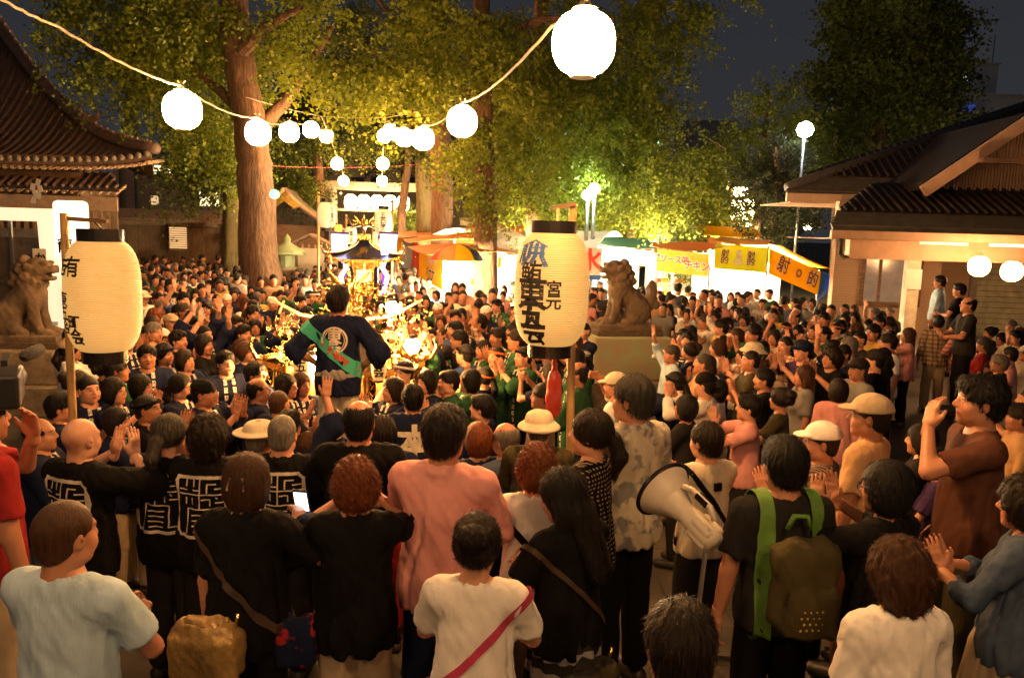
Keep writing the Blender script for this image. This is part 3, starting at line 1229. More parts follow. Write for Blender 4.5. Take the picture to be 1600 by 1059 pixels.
def strokes(lines, w, seg=0.012):
    """flat strokes given as polylines (x, z) -> V (n x 2), quads"""
    V, Q = [], []
    for ln in lines:
        ww = w
        if isinstance(ln[0], float):
            ww, ln = ln[0], ln[1]
        for (x0, y0), (x1, y1) in zip(ln, ln[1:]):
            d = math.hypot(x1 - x0, y1 - y0)
            ux, uy = (x1 - x0) / d, (y1 - y0) / d
            x0_, y0_, x1_, y1_ = x0 - ux * ww / 2, y0 - uy * ww / 2, x1 + ux * ww / 2, y1 + uy * ww / 2
            k = max(1, int(d / seg))
            b = len(V)
            for i in range(k + 1):
                t = i / k
                x, y = x0_ + (x1_ - x0_) * t, y0_ + (y1_ - y0_) * t
                V += [(x - uy * ww / 2, y + ux * ww / 2), (x + uy * ww / 2, y - ux * ww / 2)]
            for i in range(k):
                Q.append((b + 2 * i, b + 2 * i + 1, b + 2 * i + 3, b + 2 * i + 2))
    return np.array(V), np.array(Q)


# ================================================================== the place
N_ = Vector((0.984, 0.178, 0))        # across the approach, to the right
U_ = Vector((-0.178, 0.984, 0))       # along the approach, away from the camera

M_STONE = mat('granite', (0.30, 0.24, 0.17), 0.85, 0.3, 9, 0.5, 40)
M_STONE2 = mat('old_stone', (0.115, 0.085, 0.058), 0.9, 0.35, 12, 0.8, 30)
M_WOOD = mat('dark_timber', (0.14, 0.08, 0.045), 0.75, 0.35, 5, 0.4, 20, stretch=(1, 1, 6))
M_WOOD2 = mat('weathered_board', (0.22, 0.15, 0.095), 0.8, 0.35, 5, 0.5, 20, stretch=(6, 6, 1))
M_BAMBOO = mat('bamboo', (0.42, 0.27, 0.11), 0.45, 0.2, 6, 0.15, 30)
M_TILE = mat('roof_tile_dark', (0.034, 0.025, 0.022), 0.6, 0.35, 7, 0.4, 35)
M_TILE2 = mat('roof_tile_brown', (0.15, 0.098, 0.075), 0.6, 0.35, 7, 0.4, 35)
M_PLASTER = mat('cream_plaster', (0.5, 0.43, 0.33), 0.85, 0.12, 4, 0.2, 50)
M_WHITE = mat('white_paint', (0.72, 0.71, 0.68), 0.5, 0.06, 4, 0.05, 30)
M_CONC = mat('concrete', (0.32, 0.29, 0.26), 0.85, 0.18, 3, 0.3, 40)
M_BLACK = mat('black_lacquer', (0.012, 0.011, 0.012), 0.25, 0.2, 5, 0.0)
M_GOLD = mat('gold_leaf', (0.95, 0.58, 0.16), 0.24, 0.15, 14, 0.35, 45, metal=1.0)
M_METAL = mat('grey_metal', (0.3, 0.3, 0.3), 0.4, 0.2, 5, 0.05, metal=0.8)
M_DARKMETAL = mat('dark_metal', (0.04, 0.04, 0.042), 0.4, 0.2, 5, 0.05, metal=0.6)
M_ROPE = mat('straw_rope', (0.55, 0.42, 0.22), 0.8, 0.2, 30, 0.6, 80)
M_WIRE = mat('cable', (0.42, 0.36, 0.3), 0.6, 0.2, 20, 0.2)
M_GLASS = mat('dark_window_glass', (0.03, 0.032, 0.036), 0.08, 0.2, 2, 0.0)
M_ASPH = None

# ---- ground
gt = NT('stone_paving_ground')
_v = gt.obj()
_bk = gt.n('ShaderNodeTexBrick')
gt.t.links.new(_v, _bk.inputs['Vector'])
for _k, _x in (('Scale', 1.0), ('Mortar Size', 0.012), ('Brick Width', 0.9), ('Row Height', 0.6)):
    _bk.inputs[_k].default_value = _x
_bk.inputs['Color1'].default_value = (0.11, 0.095, 0.075, 1)
_bk.inputs['Color2'].default_value = (0.15, 0.13, 0.10, 1)
_bk.inputs['Mortar'].default_value = (0.05, 0.045, 0.038, 1)
gt.base(gt.mix(gt.ramp(gt.noise(_v, 1.3, 5), 0.35, 0.65), _bk.outputs['Color'], (0.085, 0.072, 0.055)))
gt.par(Roughness=0.62)
gt.b.inputs['Specular IOR Level'].default_value = 0.3
gt.bump(_bk.outputs['Fac'], 0.5, -0.006)
g = MB().grid([[(-400, -60, 0), (400, -60, 0)], [(-400, 700, 0), (400, 700, 0)]])
tag(g.build('ground', gt.m), kind='structure')

for z, y0, y1, x0, x1 in ((0.45, -6, 3.85, -9, 9), (0.447, 3.8, 4.5, 0.05, 9), (0.25, 3.7, 4.75, -9, 0.06), (0.247, 4.4, 5.25, 0.02, 9)):
    tag(MB().box(((x0 + x1) / 2, (y0 + y1) / 2, z / 2 - 0.01), (x1 - x0, y1 - y0, z + 0.02)).build('stone_steps', mat('worn_step_stone', (0.055, 0.045, 0.035), 0.85, 0.3, 5, 0.4, 30)), kind='structure')

# ---- hall with the curved tiled roof
hall = empty('shrine_hall', at(238, 258, 20.0).xy.to_3d(), 0, 'old shrine hall with a sweeping tiled roof and rows of rafters beside the white kiosk', 'building')
HC = at(238, 258, 20.0)
HZ = HC.z
hl = lambda t, s, z: Vector((-N_.x * t + U_.x * s, -N_.y * t + U_.y * s, z))
lift = lambda t: 0.28 * math.exp(-t / 0.9)
rz_ = lambda s: 0.27 * s + 0.08 * s * s
TL = 10.0
SMAX = 6.6
Q_ = Vector((HC.x, HC.y, 0)).normalized()
rows = []
for i in range(15):
    s_ = SMAX * i / 14
    rows.append([hl(max(t, s_) if j == 0 else s_ + (TL - s_) * j / 24, s_, HZ + rz_(s_) + lift(s_ + (TL - s_) * j / 24 - s_) * max(0, 1 - s_ / 2)) for j, t in enumerate([0] * 25)])
MB().slab(rows, (0, 0, -0.12)).build('roof', M_TILE2, hall, True)
rows2 = [[hl(s_, s_, HZ + rz_(s_) + lift(q) * max(0, 1 - s_ / 2)) + Q_ * q for q in np.linspace(0, 5.5, 12)] for s_ in np.linspace(0, SMAX, 12)]
MB().slab(rows2, (0, 0, -0.12)).build('side_roof', M_TILE2, hall, True)
for k in range(48):
    t = 0.1 + k * 0.2
    L = min(t, SMAX)
    m = MB()
    pts = [hl(t, s_, HZ + rz_(s_) + lift(t) * max(0, 1 - s_ / 2) + 0.03) for s_ in np.linspace(-0.06, max(L - 0.03, 0.02), 12)]
    m.tube(pts, 0.055, 6)
    m.build('cover_tile', M_TILE2, hall, True)
    MB().tube([hl(t, -0.075, HZ + lift(t) + 0.02), hl(t, -0.12, HZ + lift(t) + 0.02)], 0.075, 10).build('eave_tile', mat('eave_tile_worn', (0.3, 0.24, 0.18), 0.7), hall, True)
for k in range(54):
    t = 0.12 + k * 0.175
    MB().bar(hl(t, -0.05, HZ + lift(t) - 0.2), hl(t, 1.6, HZ + 0.24), 0.075, 0.09).build('rafter', mat('rafter_end', (0.42, 0.27, 0.15), 0.7), hall)
MB().bar(hl(0.0, -0.02, HZ + 0.16), hl(TL, -0.02, HZ - 0.13), 0.1, 0.1).build('fascia', M_WOOD, hall)
hip = [hl(s_ - 0.05, s_ - 0.05, HZ + rz_(s_) + lift(0) * max(0, 1 - s_ / 2) + 0.14) for s_ in np.linspace(-0.1, SMAX - 0.05, 20)]
MB().tube(hip, 0.14, 8, r2=0.2).build('hip_ridge', mat('ridge_tile', (0.2, 0.13, 0.1), 0.6), hall, True)
for k in range(30):
    s_ = 0.15 + k * 0.21
    c = hl(s_ - 0.05, s_ - 0.05, HZ + rz_(s_) + lift(0) * max(0, 1 - s_ / 2) + 0.27 + 0.05 * s_ / 4)
    MB().box(c, (0.13, 0.13, 0.09)).build('ridge_tile', mat('ridge_tile', (0.2, 0.13, 0.1)), hall)
e = hl(2.1, 2.1, HZ + rz_(2.1) + 0.3)
m = MB()
m.box(e, (0.5, 0.16, 0.42), None, 0.6).box(e + Vector((0.22, -0.05, 0.2)), (0.12, 0.1, 0.3), None, 0.3).box(e + Vector((-0.22, -0.05, 0.2)), (0.12, 0.1, 0.3), None, 0.3)
m.build('ridge_end_ornament', mat('ridge_tile', (0.2, 0.13, 0.1)), hall, False, 0.02)
MB().box(hl(6.2, 2.6, HZ / 2), (8.2, 3.0, HZ - 0.1), Matrix.Rotation(math.atan2(N_.y, N_.x), 3, 'Z')).build('wall', M_WOOD, hall)
for k in range(30):
    MB().box(hl(2.2 + k * 0.24, 1.05, HZ - 0.75), (0.11, 0.06, 1.0), Matrix.Rotation(math.atan2(N_.y, N_.x), 3, 'Z')).build('slat', M_WOOD2, hall)
for z in (HZ - 0.28, HZ - 1.3):
    MB().bar(hl(2.0, 0.98, z), hl(TL, 0.98, z), 0.16, 0.14).build('beam', M_WOOD, hall)
# lower porch roof
LC = at(186, 300, 20.4)
pl = lambda t, s, z: Vector((LC.x - HC.x - N_.x * t + U_.x * s, LC.y - HC.y - N_.y * t + U_.y * s, z))
MB().slab([[pl(t, s_, LC.z + 0.1 + s_ * 0.42) for t in np.linspace(s_ * 0.5, 3.4, 5)] for s_ in (0, 0.5, 1.0)], (0, 0, -0.1)).build('porch_roof', M_TILE, hall)
for k in range(16):
    MB().tube([pl(0.1 + k * 0.21, -0.03, LC.z + 0.1), pl(0.1 + k * 0.21 + 0.0, min(1.0, 0.2 + k * 0.42), LC.z + 0.1 + 0.42 * min(1.0, 0.2 + k * 0.42))], 0.05, 6).build('cover_tile', M_TILE2, hall, True)
    MB().bar(pl(0.1 + k * 0.21, 0.0, LC.z - 0.06), pl(0.1 + k * 0.21, 0.9, LC.z + 0.2), 0.06, 0.07).build('rafter', mat('rafter_end', (0.42, 0.27, 0.15)), hall)
MB().box(pl(1.6, 0.35, LC.z - 0.32), (2.9, 0.1, 0.36), Matrix.Rotation(math.atan2(N_.y, N_.x), 3, 'Z')).build('transom', mat('pale_timber', (0.34, 0.23, 0.15)), hall)
for k in range(15):
    MB().box(pl(0.2 + k * 0.2, 0.35, LC.z - 0.95), (0.09, 0.05, 0.9), Matrix.Rotation(math.atan2(N_.y, N_.x), 3, 'Z')).build('slat', M_WOOD2, hall)
for (px, py) in ((52, 292), (205 - 145, 285)):
    c = at(px, py, 18.9) - hall.location
    for q in range(3):
        MB().box(c + Vector((0.05 * (q % 2), -0.02, -0.16 * q)), (0.11, 0.01, 0.16), Matrix.Rotation(0.3 * (1 - 2 * (q % 2)), 3, 'Y')).build('paper_streamer', M_WHITE, hall)

# ---- lit kiosk and sign box
FLUO = glow('fluorescent_white', (1.0, 0.82, 0.55), 0.78)
K0, K1 = at(-70, 332, 14.6), at(72, 330, 14.6)
kio = empty('kiosk', K0.xy.to_3d(), 0, 'white framed lit kiosk with grey windows behind the stone lion dog by the shrine hall', 'kiosk')
kz = K0.z
kx = (K1 - K0)
kx.z = 0
W = kx.length
kd = kx.normalized()
kn = Vector((-kd.y, kd.x, 0))
kp = lambda a, b, z: kd * a + kn * b + Vector((0, 0, z))
MB().bar(kp(-0.5, 0, kz), kp(W + 0.2, 0, kz), 0.1, 0.24).build('lit_header', FLUO, kio)
MB().bar(kp(W + 0.1, 0, 0.9), kp(W + 0.02, 0, kz - 0.08), 0.34, 0.1, (0, 1, 0)).build('lit_jamb', FLUO, kio)
MB().box(kp(W / 2 - 0.3, 0.9, 0.5), (W + 0.6, 1.6, 1.0)).build('wall', M_WOOD, kio)
MB().box(kp(W / 2 - 0.3, 1.2, 2.0), (W + 0.5, 0.1, 1.5)).build('back_wall', mat('kiosk_blind', (0.16, 0.135, 0.11), 0.6), kio)
MB().box(kp(W / 2 - 0.2, -0.05, 1.0), (W + 0.7, 0.4, 0.07)).build('counter', M_METAL, kio)
for a in (0.35, 0.98):
    MB().bar(kp(a, 0.06, 1.03), kp(a, 0.06, kz - 0.1), 0.05, 0.05, (0, 1, 0)).build('window_bar', M_METAL, kio)
MB().bar(kp(-0.4, 0.06, 1.75), kp(W, 0.06, 1.75), 0.05, 0.05).build('window_bar', M_METAL, kio)
MB().box(kp(W / 2 - 0.2, 0.1, 1.85), (W, 0.012, 1.5)).build('pane', mat('kiosk_glass', (0.10, 0.085, 0.07), 0.15), kio)
nb = empty('paper_notice', at(62, 404, 14.2), 0, 'small white paper notice with brush writing fixed to the lit kiosk', 'notice')
MB().box((0, 0, 0), (0.24, 0.015, 0.36)).build('sheet', mat('lit_paper', (0.75, 0.72, 0.66)), nb)
flat_text('lettering', 'か', 0.2, 0.006, plane_frame((0.02, -0.012, 0.0), (1, 0, 0), (0, 0, 1)), M_BLACK, nb)
sb = empty('light_box_sign', at(112, 360, 14.4), 0, 'tall glowing white box sign with rounded corners behind the bamboo pole', 'sign')
MB().box((0, 0, 0), (0.62, 0.2, 1.08)).build('lit_face', glow('lit_acrylic', (1.0, 0.92, 0.70), 1.15), sb, False, 0.08)
MB().bar((0, 0, -0.46), (0, 0, -at(112, 360, 14.4).z), 0.08, 0.08, (0, 1, 0)).build('post', M_METAL, sb)
V, F = text_mesh('龍', 0.28, 0.01)
flat_text('lettering', '龍', 0.28, 0.008, plane_frame((-0.08, -0.103, -0.3), (1, 0, 0), (0, 0, 1)), M_BLACK, sb)

# ---- long boarded wall with its own little roof
B0, B1 = at(96, 350, 32), at(352, 352, 32)
BZ = at(250, 327, 32).z
bw = empty('boarded_wall', B0.xy.to_3d(), 0, 'long dark boarded precinct wall under a shingled coping by the trees', 'wall')
bx = (B1 - B0)
bx.z = 0
BL = bx.length
bd_ = bx.normalized()
bn_ = Vector((-bd_.y, bd_.x, 0))
bp = lambda a, b, z: bd_ * a + bn_ * b + Vector((0, 0, z))
MB().slab([[bp(-0.1, -0.7, BZ - 0.38), bp(BL + 0.1, -0.7, BZ - 0.38)], [bp(-0.1, 0.1, BZ), bp(BL + 0.1, 0.1, BZ)]], (0, 0, -0.12)).build('coping', mat('shingle_roof', (0.24, 0.165, 0.12), 0.85, 0.3, 8, 0.8, 25), bw)
MB().bar(bp(0, -0.02, BZ - 0.55), bp(BL, -0.02, BZ - 0.55), 0.18, 0.2).build('beam', mat('pale_timber', (0.34, 0.23, 0.15)), bw)
nb_ = 15
for k in range(nb_):
    a = BL * (k + 0.5) / nb_
    MB().box(bp(a, 0.02 + 0.008 * (k % 3), (BZ - 0.65) / 2), (BL / nb_ - 0.02, 0.05, BZ - 0.66), Matrix.Rotation(math.atan2(bd_.y, bd_.x), 3, 'Z')).build('board', M_WOOD2, bw)
for k in range(4):
    MB().box(bp(BL * k / 3.0, -0.1, BZ / 2 - 0.3), (0.18, 0.14, BZ - 0.6)).build('post', M_WOOD, bw)
sh = at(281, 372, 31.7) - Vector(bw.location)
for k in range(10):
    MB().box(sh + Vector((0, -0.16, 0.40 - 0.087 * k)), (0.7, 0.015, 0.06), Matrix.Rotation(0.5, 3, 'X')).build('louver', glow('lit_shutter', (1.0, 0.66, 0.3), 0.55 if k != 5 else 0.56), bw)
MB().box(sh + Vector((0, -0.11, 0)), (0.8, 0.05, 1.0)).build('shutter_frame', M_WOOD, bw)

# ---- buildings beyond the trees
LIT = glow('lit_window_warm', (1.0, 0.78, 0.42), 2.2)
LITW = glow('lit_window_white', (0.95, 1.0, 0.92), 4.0)


def block(name, label, px0, px1, py0, py1, d, m, wins=(), dep=9.0, base=True):
    """a far building facing the camera: its walls from py0 down to the ground, windows by place"""
    d *= K
    a, b = at(px0, (py0 + py1) / 2, d), at(px1, (py0 + py1) / 2, d)
    zt = at((px0 + px1) / 2, py0, d).z
    zb = 0.0 if base else at((px0 + px1) / 2, py1, d).z
    e = empty(name, ((a + b) / 2).xy.to_3d(), 0, label, 'building')
    w = (b - a).xy.length
    MB().box((0, dep / 2, (zt + zb) / 2), (w, dep, zt - zb)).build('wall', m, e)
    MB().box((0, dep / 2 - 0.1, zt + 0.08), (w + 0.3, dep + 0.5, 0.2)).build('parapet', m, e)
    for (wx0, wx1, wy0, wy1, lit) in wins:
        p, q = at(wx0, wy0, d), at(wx1, wy1, d)
        c = ((p + q) / 2) - Vector(e.location)
        ww, wh = abs(q.x - p.x), abs(p.z - q.z)
        f = MB().box((c.x, -0.02, c.z), (ww + 0.16, 0.12, wh + 0.16)).build('window', M_CONC, e)
        MB().box((c.x, -0.09, c.z), (ww, 0.03, wh)).build('pane', {1: LIT, 2: LITW, 0: M_GLASS, 3: glow('lit_window_dim', (1.0, 0.62, 0.32), 0.7)}[lit], f)
    return e


block('office_building', 'pinkish low building with two lit windows behind the hall roof corner', 178, 345, 252, 340, 42, mat('pink_render', (0.5, 0.33, 0.28), 0.8), [(243, 256, 259, 272, 1), (259, 272, 259, 272, 1), (236, 247, 306, 320, 3), (312, 330, 300, 322, 1), (334, 342, 300, 322, 1)])
station = block('station_building', 'long pale station building with dark windows behind the stone torii', 424, 1010, 236, 345, 46, mat('lit_concrete', (0.5, 0.36, 0.24), 0.8), [(a, a + 24, 277, 291, k) for a, k in ((455, 0), (545, 0), (580, 0), (640, 0), (672, 3), (705, 0), (820, 3), (850, 1), (880, 3), (912, 0), (944, 1), (972, 3))] + [(a, a + 16, 312, 326, 3) for a in (790, 840, 890, 930, 965)])
block('apartment_block', 'tall grey apartment block half hidden by the maple beyond the stalls', 1072, 1146, 192, 345, 70, mat('grey_render', (0.5, 0.5, 0.5), 0.8, emit=(0.6, 0.65, 0.8), es=0.0), [(1084, 1092, 268, 276, 1), (1108, 1116, 240, 248, 0), (1128, 1136, 262, 272, 2), (1120, 1128, 210, 220, 0)])
block('tower_building', 'white concrete building with one bright square window above the tiled roof', 1474, 1548, 103, 330, 75, mat('white_render', (0.8, 0.76, 0.7), 0.8), [(1491, 1504, 118, 131, 2), (1519, 1526, 119, 127, 0)])
block('white_warehouse', 'low white walled building with a sloped roof behind the dark tiled roof', 1484, 1640, 152, 330, 62, mat('white_render2', (0.8, 0.76, 0.7), 0.8), [])
ant = MB().bar(at(1549, 112, 112), at(1555, 55, 112), 0.14).build('antenna_mast', M_METAL)
tag(ant, 'thin antenna mast standing on the white building with the bright window', 'antenna')
bb = empty('billboard', at(1500, 178, 87), 0, 'blue billboard with a white and red end panel above the tiled roof', 'billboard')
p = 87 / FPX
MB().box((0.3, 0, 0), (34 * p, 0.3, 30 * p)).build('blue_panel', glow('billboard_blue', (0.03, 0.05, 0.28), 0.6), bb)
MB().box((-19 * p, -0.02, 0.2), (12 * p, 0.3, 28 * p)).build('red_panel', glow('billboard_cream', (1.0, 0.75, 0.5), 0.8), bb)
flat_text('lettering', '日本', 0.68, 0.03, plane_frame((-19 * p, -0.2, 0.4), (1, 0, 0), (0, 0, 1)), glow('billboard_red', (0.8, 0.05, 0.03), 0.8), bb)
MB().bar((0, 0.1, -0.7), (0, 0.1, -at(1500, 178, 87).z), 0.35).build('post', M_METAL, bb)

# ---- the tiled house with the pent roof at the right
K2 = 1.35  # enlarges the house along with its depth, a scaling about the camera
RB = at(1300, 362, 17.6)
rn = (Vector((0.985, -0.05, 0))).normalized()
ru = Vector((-rn.y, rn.x, 0))
house = empty('tiled_house', RB.xy.to_3d(), 0, 'beige house with stepped dark tiled roofs, gable and porch hung with round lanterns', 'building')
hp_ = lambda a, b, z: rn * a + ru * b + Vector((0, 0, z))
rotR = Matrix.Rotation(math.atan2(rn.y, rn.x), 3, 'Z')
house.scale = (K2, K2, K2)
EZ = RB.z / K2                 # lower eave height in the house's own units
M_SIDING = NT('beige_tile_siding')
_v = M_SIDING.obj()
_bk = M_SIDING.n('ShaderNodeTexBrick')
M_SIDING.t.links.new(M_SIDING.n('ShaderNodeTexCoord').outputs['Object'], _bk.inputs['Vector'])
_mp = M_SIDING.n('ShaderNodeMapping')
M_SIDING.t.links.new(_v, _mp.inputs[0])
_mp.inputs['Rotation'].default_value = (math.pi / 2, 0, 0)
M_SIDING.t.links.new(_mp.outputs[0], _bk.inputs['Vector'])
for _k, _x in (('Scale', 1.0), ('Mortar Size', 0.005), ('Brick Width', 0.9), ('Row Height', 0.05)):
    _bk.inputs[_k].default_value = _x
_bk.inputs['Color1'].default_value = (0.44, 0.30, 0.20, 1)
_bk.inputs['Color2'].default_value = (0.42, 0.285, 0.19, 1)
_bk.inputs['Mortar'].default_value = (0.31, 0.21, 0.145, 1)
M_SIDING.base(_bk.outputs['Color'])
M_SIDING.par(Roughness=0.7)
M_SIDING.bump(_bk.outputs['Fac'], 0.6, -0.01)
M_SIDING = M_SIDING.m
M_FASC = mat('beige_fascia', (0.62, 0.40, 0.27), 0.6, 0.1)
M_SOFF = mat('soffit_board', (0.46, 0.31, 0.21), 0.7, 0.15)
# walls: the porch recess behind the column, the side wing, the upper walls
MB().box(hp_(1.75, 2.0, EZ / 2 + 0.3), (2.0, 0.2, EZ + 0.6), rotR).build('wall', M_SIDING, house)
MB().box(hp_(4.2, 2.9, EZ / 2), (3.1, 0.2, EZ), rotR).build('wall', M_SIDING, house)
MB().box(hp_(6.6, 2.7, EZ / 2), (3.0, 0.2, EZ), rotR).build('wall', M_SIDING, house)
_q = (Vector(house.location) + hp_(0.86, 2.1, 0) * K2).normalized()
MB().bar(hp_(0.86, 2.12, EZ / 2 + 0.3), hp_(0.86, 2.12, EZ / 2 + 0.3) + _q * 5, 0.2, EZ + 0.6).build('side_wall', M_SIDING, house)
MB().box(hp_(3.5, 1.2, 0.2), (7.0, 3.2, 0.4), rotR).build('porch_floor', M_CONC, house)
MB().box(hp_(1.95, 2.35, EZ + 0.2), (2.1, 0.2, 1.1), rotR).build('upper_wall', M_SIDING, house)
# lower roof
LR = 7.5


def tiled_roof(name, p0, along, up, n, width, rowlen, m, tube_r=0.045, lim=None):
    """a roof slope and its ribs of cover tiles; lim(a) -> how far up the slope the roof reaches at a"""
    lim = lim or (lambda a: rowlen)
    xs = np.linspace(0, width, n + 1)
    up = Vector(up)
    along = Vector(along)
    p0 = Vector(p0)
    nn = along.cross(up).normalized()
    if nn.z < 0:
        nn = -nn
    MB().slab([[p0 + along * a for a in xs], [p0 + along * a + up * lim(a) for a in xs]], nn * -0.1).build(name, m, house)
    for k in range(n):
        a = (k + 0.5) * width / n
        L = lim(a)
        if L < 0.15:
            continue
        MB().tube([p0 + along * a + up * -0.04 + nn * 0.02, p0 + along * a + up * (L - 0.05) + nn * 0.02], tube_r, 6).build('cover_tile', M_TILE, house, True)


ups = (ru * 0.91 + Vector((0, 0, 0.41))).normalized()
MB().slab([[hp_(0, 0, EZ + 0.12), hp_(LR, 0, EZ + 0.12)], [hp_(0.25, 0, EZ + 0.12) + ups * 0.62, hp_(LR, 0, EZ + 0.12) + ups * 0.62]], (0, 0, -0.05)).build('copper_apron', mat('aged_copper', (0.17, 0.15, 0.10), 0.6), house)
tiled_roof('lower_roof', hp_(0.3, 0, EZ + 0.16) + ups * 0.55, rn, ups, 46, LR - 0.3, 1.35, M_TILE, 0.03, lambda a: min(1.35, 0.1 + a * 1.3))
MB().slab([[hp_(-0.02, -0.12, EZ + 0.03), hp_(LR, -0.12, EZ + 0.03)], [hp_(0.0, 0.1, EZ + 0.16), hp_(LR, 0.1, EZ + 0.16)]], (0, 0, -0.03)).build('gutter_board', mat('aged_copper', (0.17, 0.15, 0.10), 0.6), house)
MB().bar(hp_(-0.05, -0.1, EZ - 0.04), hp_(LR, -0.1, EZ - 0.04), 0.1, 0.13).build('fascia', M_FASC, house)
MB().slab([[hp_(0, 0.0, EZ - 0.1), hp_(LR, 0.0, EZ - 0.1)], [hp_(0, 2.6, EZ - 0.1), hp_(LR, 2.6, EZ - 0.1)]], (0, 0, -0.02)).build('soffit', M_SOFF, house)
MB().bar(hp_(0.4, 0.35, EZ - 0.28), hp_(LR, 0.35, EZ - 0.28), 0.22, 0.32).build('beam', M_FASC, house)
MB().box(hp_(1.52, 0.35, EZ / 2 - 0.2), (0.2, 0.2, EZ - 0.4), rotR).build('column', mat('cream_paint', (0.62, 0.56, 0.44)), house)
MB().box(hp_(1.51, 0.23, 1.6), (0.25, 0.03, 0.34), rotR).build('notice_sheet', M_WHITE, house)
MB().box(hp_(4.4, 0.35, EZ / 2 - 0.2), (0.2, 0.2, EZ - 0.4), rotR).build('column', mat('cream_paint', (0.62, 0.56, 0.44)), house)
for a in (1.75, 2.9):
    MB().box(hp_(a + 0.2, 0.3, EZ - 0.14), (0.8, 0.12, 0.05), rotR).build('tube_lamp', glow('tube_lamp_white', (1.0, 0.86, 0.55), 5.0), house)
MB().tube([hp_(0.12, -0.1, EZ - 0.05), hp_(0.14, -0.08, EZ - 0.35), hp_(0.3, 0.2, EZ - 0.42), hp_(0.95, 1.85, EZ - 0.42)], 0.035, 8).build('downpipe', M_DARKMETAL, house, True)
# window and door in the porch
wf = MB().box(hp_(1.8, 1.86, 1.62), (1.15, 0.1, 1.25), rotR).build('window', M_WOOD, house)
MB().box(hp_(1.8, 1.80, 1.62), (0.98, 0.03, 1.08), rotR).build('pane', mat('window_glow', (0.16, 0.12, 0.09), 0.1, emit=(1, 0.7, 0.45), es=0.10), wf)
for a in (1.57, 2.05):
    MB().box(hp_(a, 1.775, 1.62), (0.05, 0.03, 1.08), rotR).build('mullion', M_WOOD, wf)
dr = MB().box(hp_(4.45, 2.76, 1.05), (1.4, 0.1, 2.1), rotR).build('shutter_door', mat('aluminium_frame', (0.25, 0.23, 0.2)), house)
for k in range(18):
    MB().box(hp_(4.45, 2.69, 0.15 + k * 0.11), (1.2, 0.03, 0.095), rotR).build('slat', mat('shutter_slat', (0.42, 0.42, 0.3)), dr)
# upper roof: front slope with a hip at its left end
UC = (at(1228, 297, 20.6) - Vector(house.location)) / K2
uu = (ru * 0.83 + Vector((0, 0, 0.56))).normalized()
UP0 = Vector((UC.x, UC.y, UC.z))
MB().slab([[UP0, UP0 + rn * 3.2], [UP0 + rn * 0.5 + uu * 0.6, UP0 + rn * 3.2 + uu * 0.6]], (0, 0, -0.05)).build('copper_apron', mat('aged_copper', (0.17, 0.15, 0.10)), house)
tiled_roof('upper_roof', UP0 + rn * 0.5 + uu * 0.55 + Vector((0, 0, 0.04)), rn, uu, 56, 9.5, 4.2, M_TILE, 0.03, lambda a: min(4.2, 0.05 + a * 0.62))
MB().bar(UP0 + Vector((0, -0.05, -0.14)), UP0 + rn * 3.0 + Vector((0, -0.05, -0.14)), 0.1, 0.16).build('fascia', M_FASC, house)
MB().slab([[UP0 + Vector((0, -0.1, -0.06)), UP0 + rn * 3.1 + Vector((0, -0.1, -0.06))], [UP0 + Vector((0.1, 0.35, 0.14)), UP0 + rn * 3.1 + Vector((0, 0.35, 0.14))]], (0, 0, -0.03)).build('eave_board', mat('aged_copper', (0.17, 0.15, 0.10)), house)
MB().slab([[UP0 + Vector((0.1, 0, -0.22)), UP0 + rn * 9 + Vector((0, 0, -0.22))], [UP0 + Vector((0.1, 1.9, -0.22)), UP0 + rn * 9 + Vector((0, 1.9, -0.22))]], (0, 0, -0.02)).build('soffit', M_SOFF, house)
MB().tube([UP0 + uu * 0.1 + rn * 0.05, UP0 + rn * 6.7 + uu * 4.2], 0.11, 8).build('hip_ridge', M_TILE, house, True)
# gable wing in front
G0 = (at(1440, 297, 18.4) - Vector(house.location)) / K2
G1 = (at(1605, 186, 18.4) - Vector(house.location)) / K2
gd = (G1 - G0)
G2 = G1 + Vector((gd.x, gd.y, -gd.z))
for q0, q1 in ((G0, G1), (G1, G2)):
    MB().slab([[q0, q1], [q0 + ru * 6, q1 + ru * 6]], (0, 0, 0.12)).build('gable_roof', M_TILE, house)
    MB().bar(q0 + Vector((0, -0.06, -0.03)), q1 + Vector((0, -0.06, -0.03)), 0.09, 0.2).build('bargeboard', M_FASC, house)
gm = MB()
b0, b1, b2 = G0 + ru * 0.75 + Vector((0.3, 0, 0)), G1 + ru * 0.75 + Vector((0, 0, -0.18)), G2 + ru * 0.75
gm.add([b0, b1, b2, b0 + ru * 0.2, b1 + ru * 0.2, b2 + ru * 0.2], [(0, 2, 1), (3, 4, 5), (0, 3, 5, 2), (0, 1, 4, 3), (1, 2, 5, 4)])
gm.build('gable_wall', M_SOFF, house)
for k in range(48):
    a = 0.5 + k * 0.055
    h_ = a / gd.xy.length * gd.z - 0.25
    if h_ > 0.1:
        MB().box(G0 + rn * a + ru * 0.72 + Vector((0, 0, h_ / 2)), (0.034, 0.03, h_), rotR).build('batten', M_SOFF, house)
MB().bar(G0 + rn * 0.9 + Vector((0, -0.1, 0.52)), G0 + rn * 1.6 + Vector((0, -0.1, 0.52)), 0.12, 0.08).build('purlin_end', M_WOOD, house)
MB().box(hp_(5.2, 1.75, EZ + 0.75), (5.4, 0.2, 0.6), rotR).build('upper_wall', M_SOFF, house)

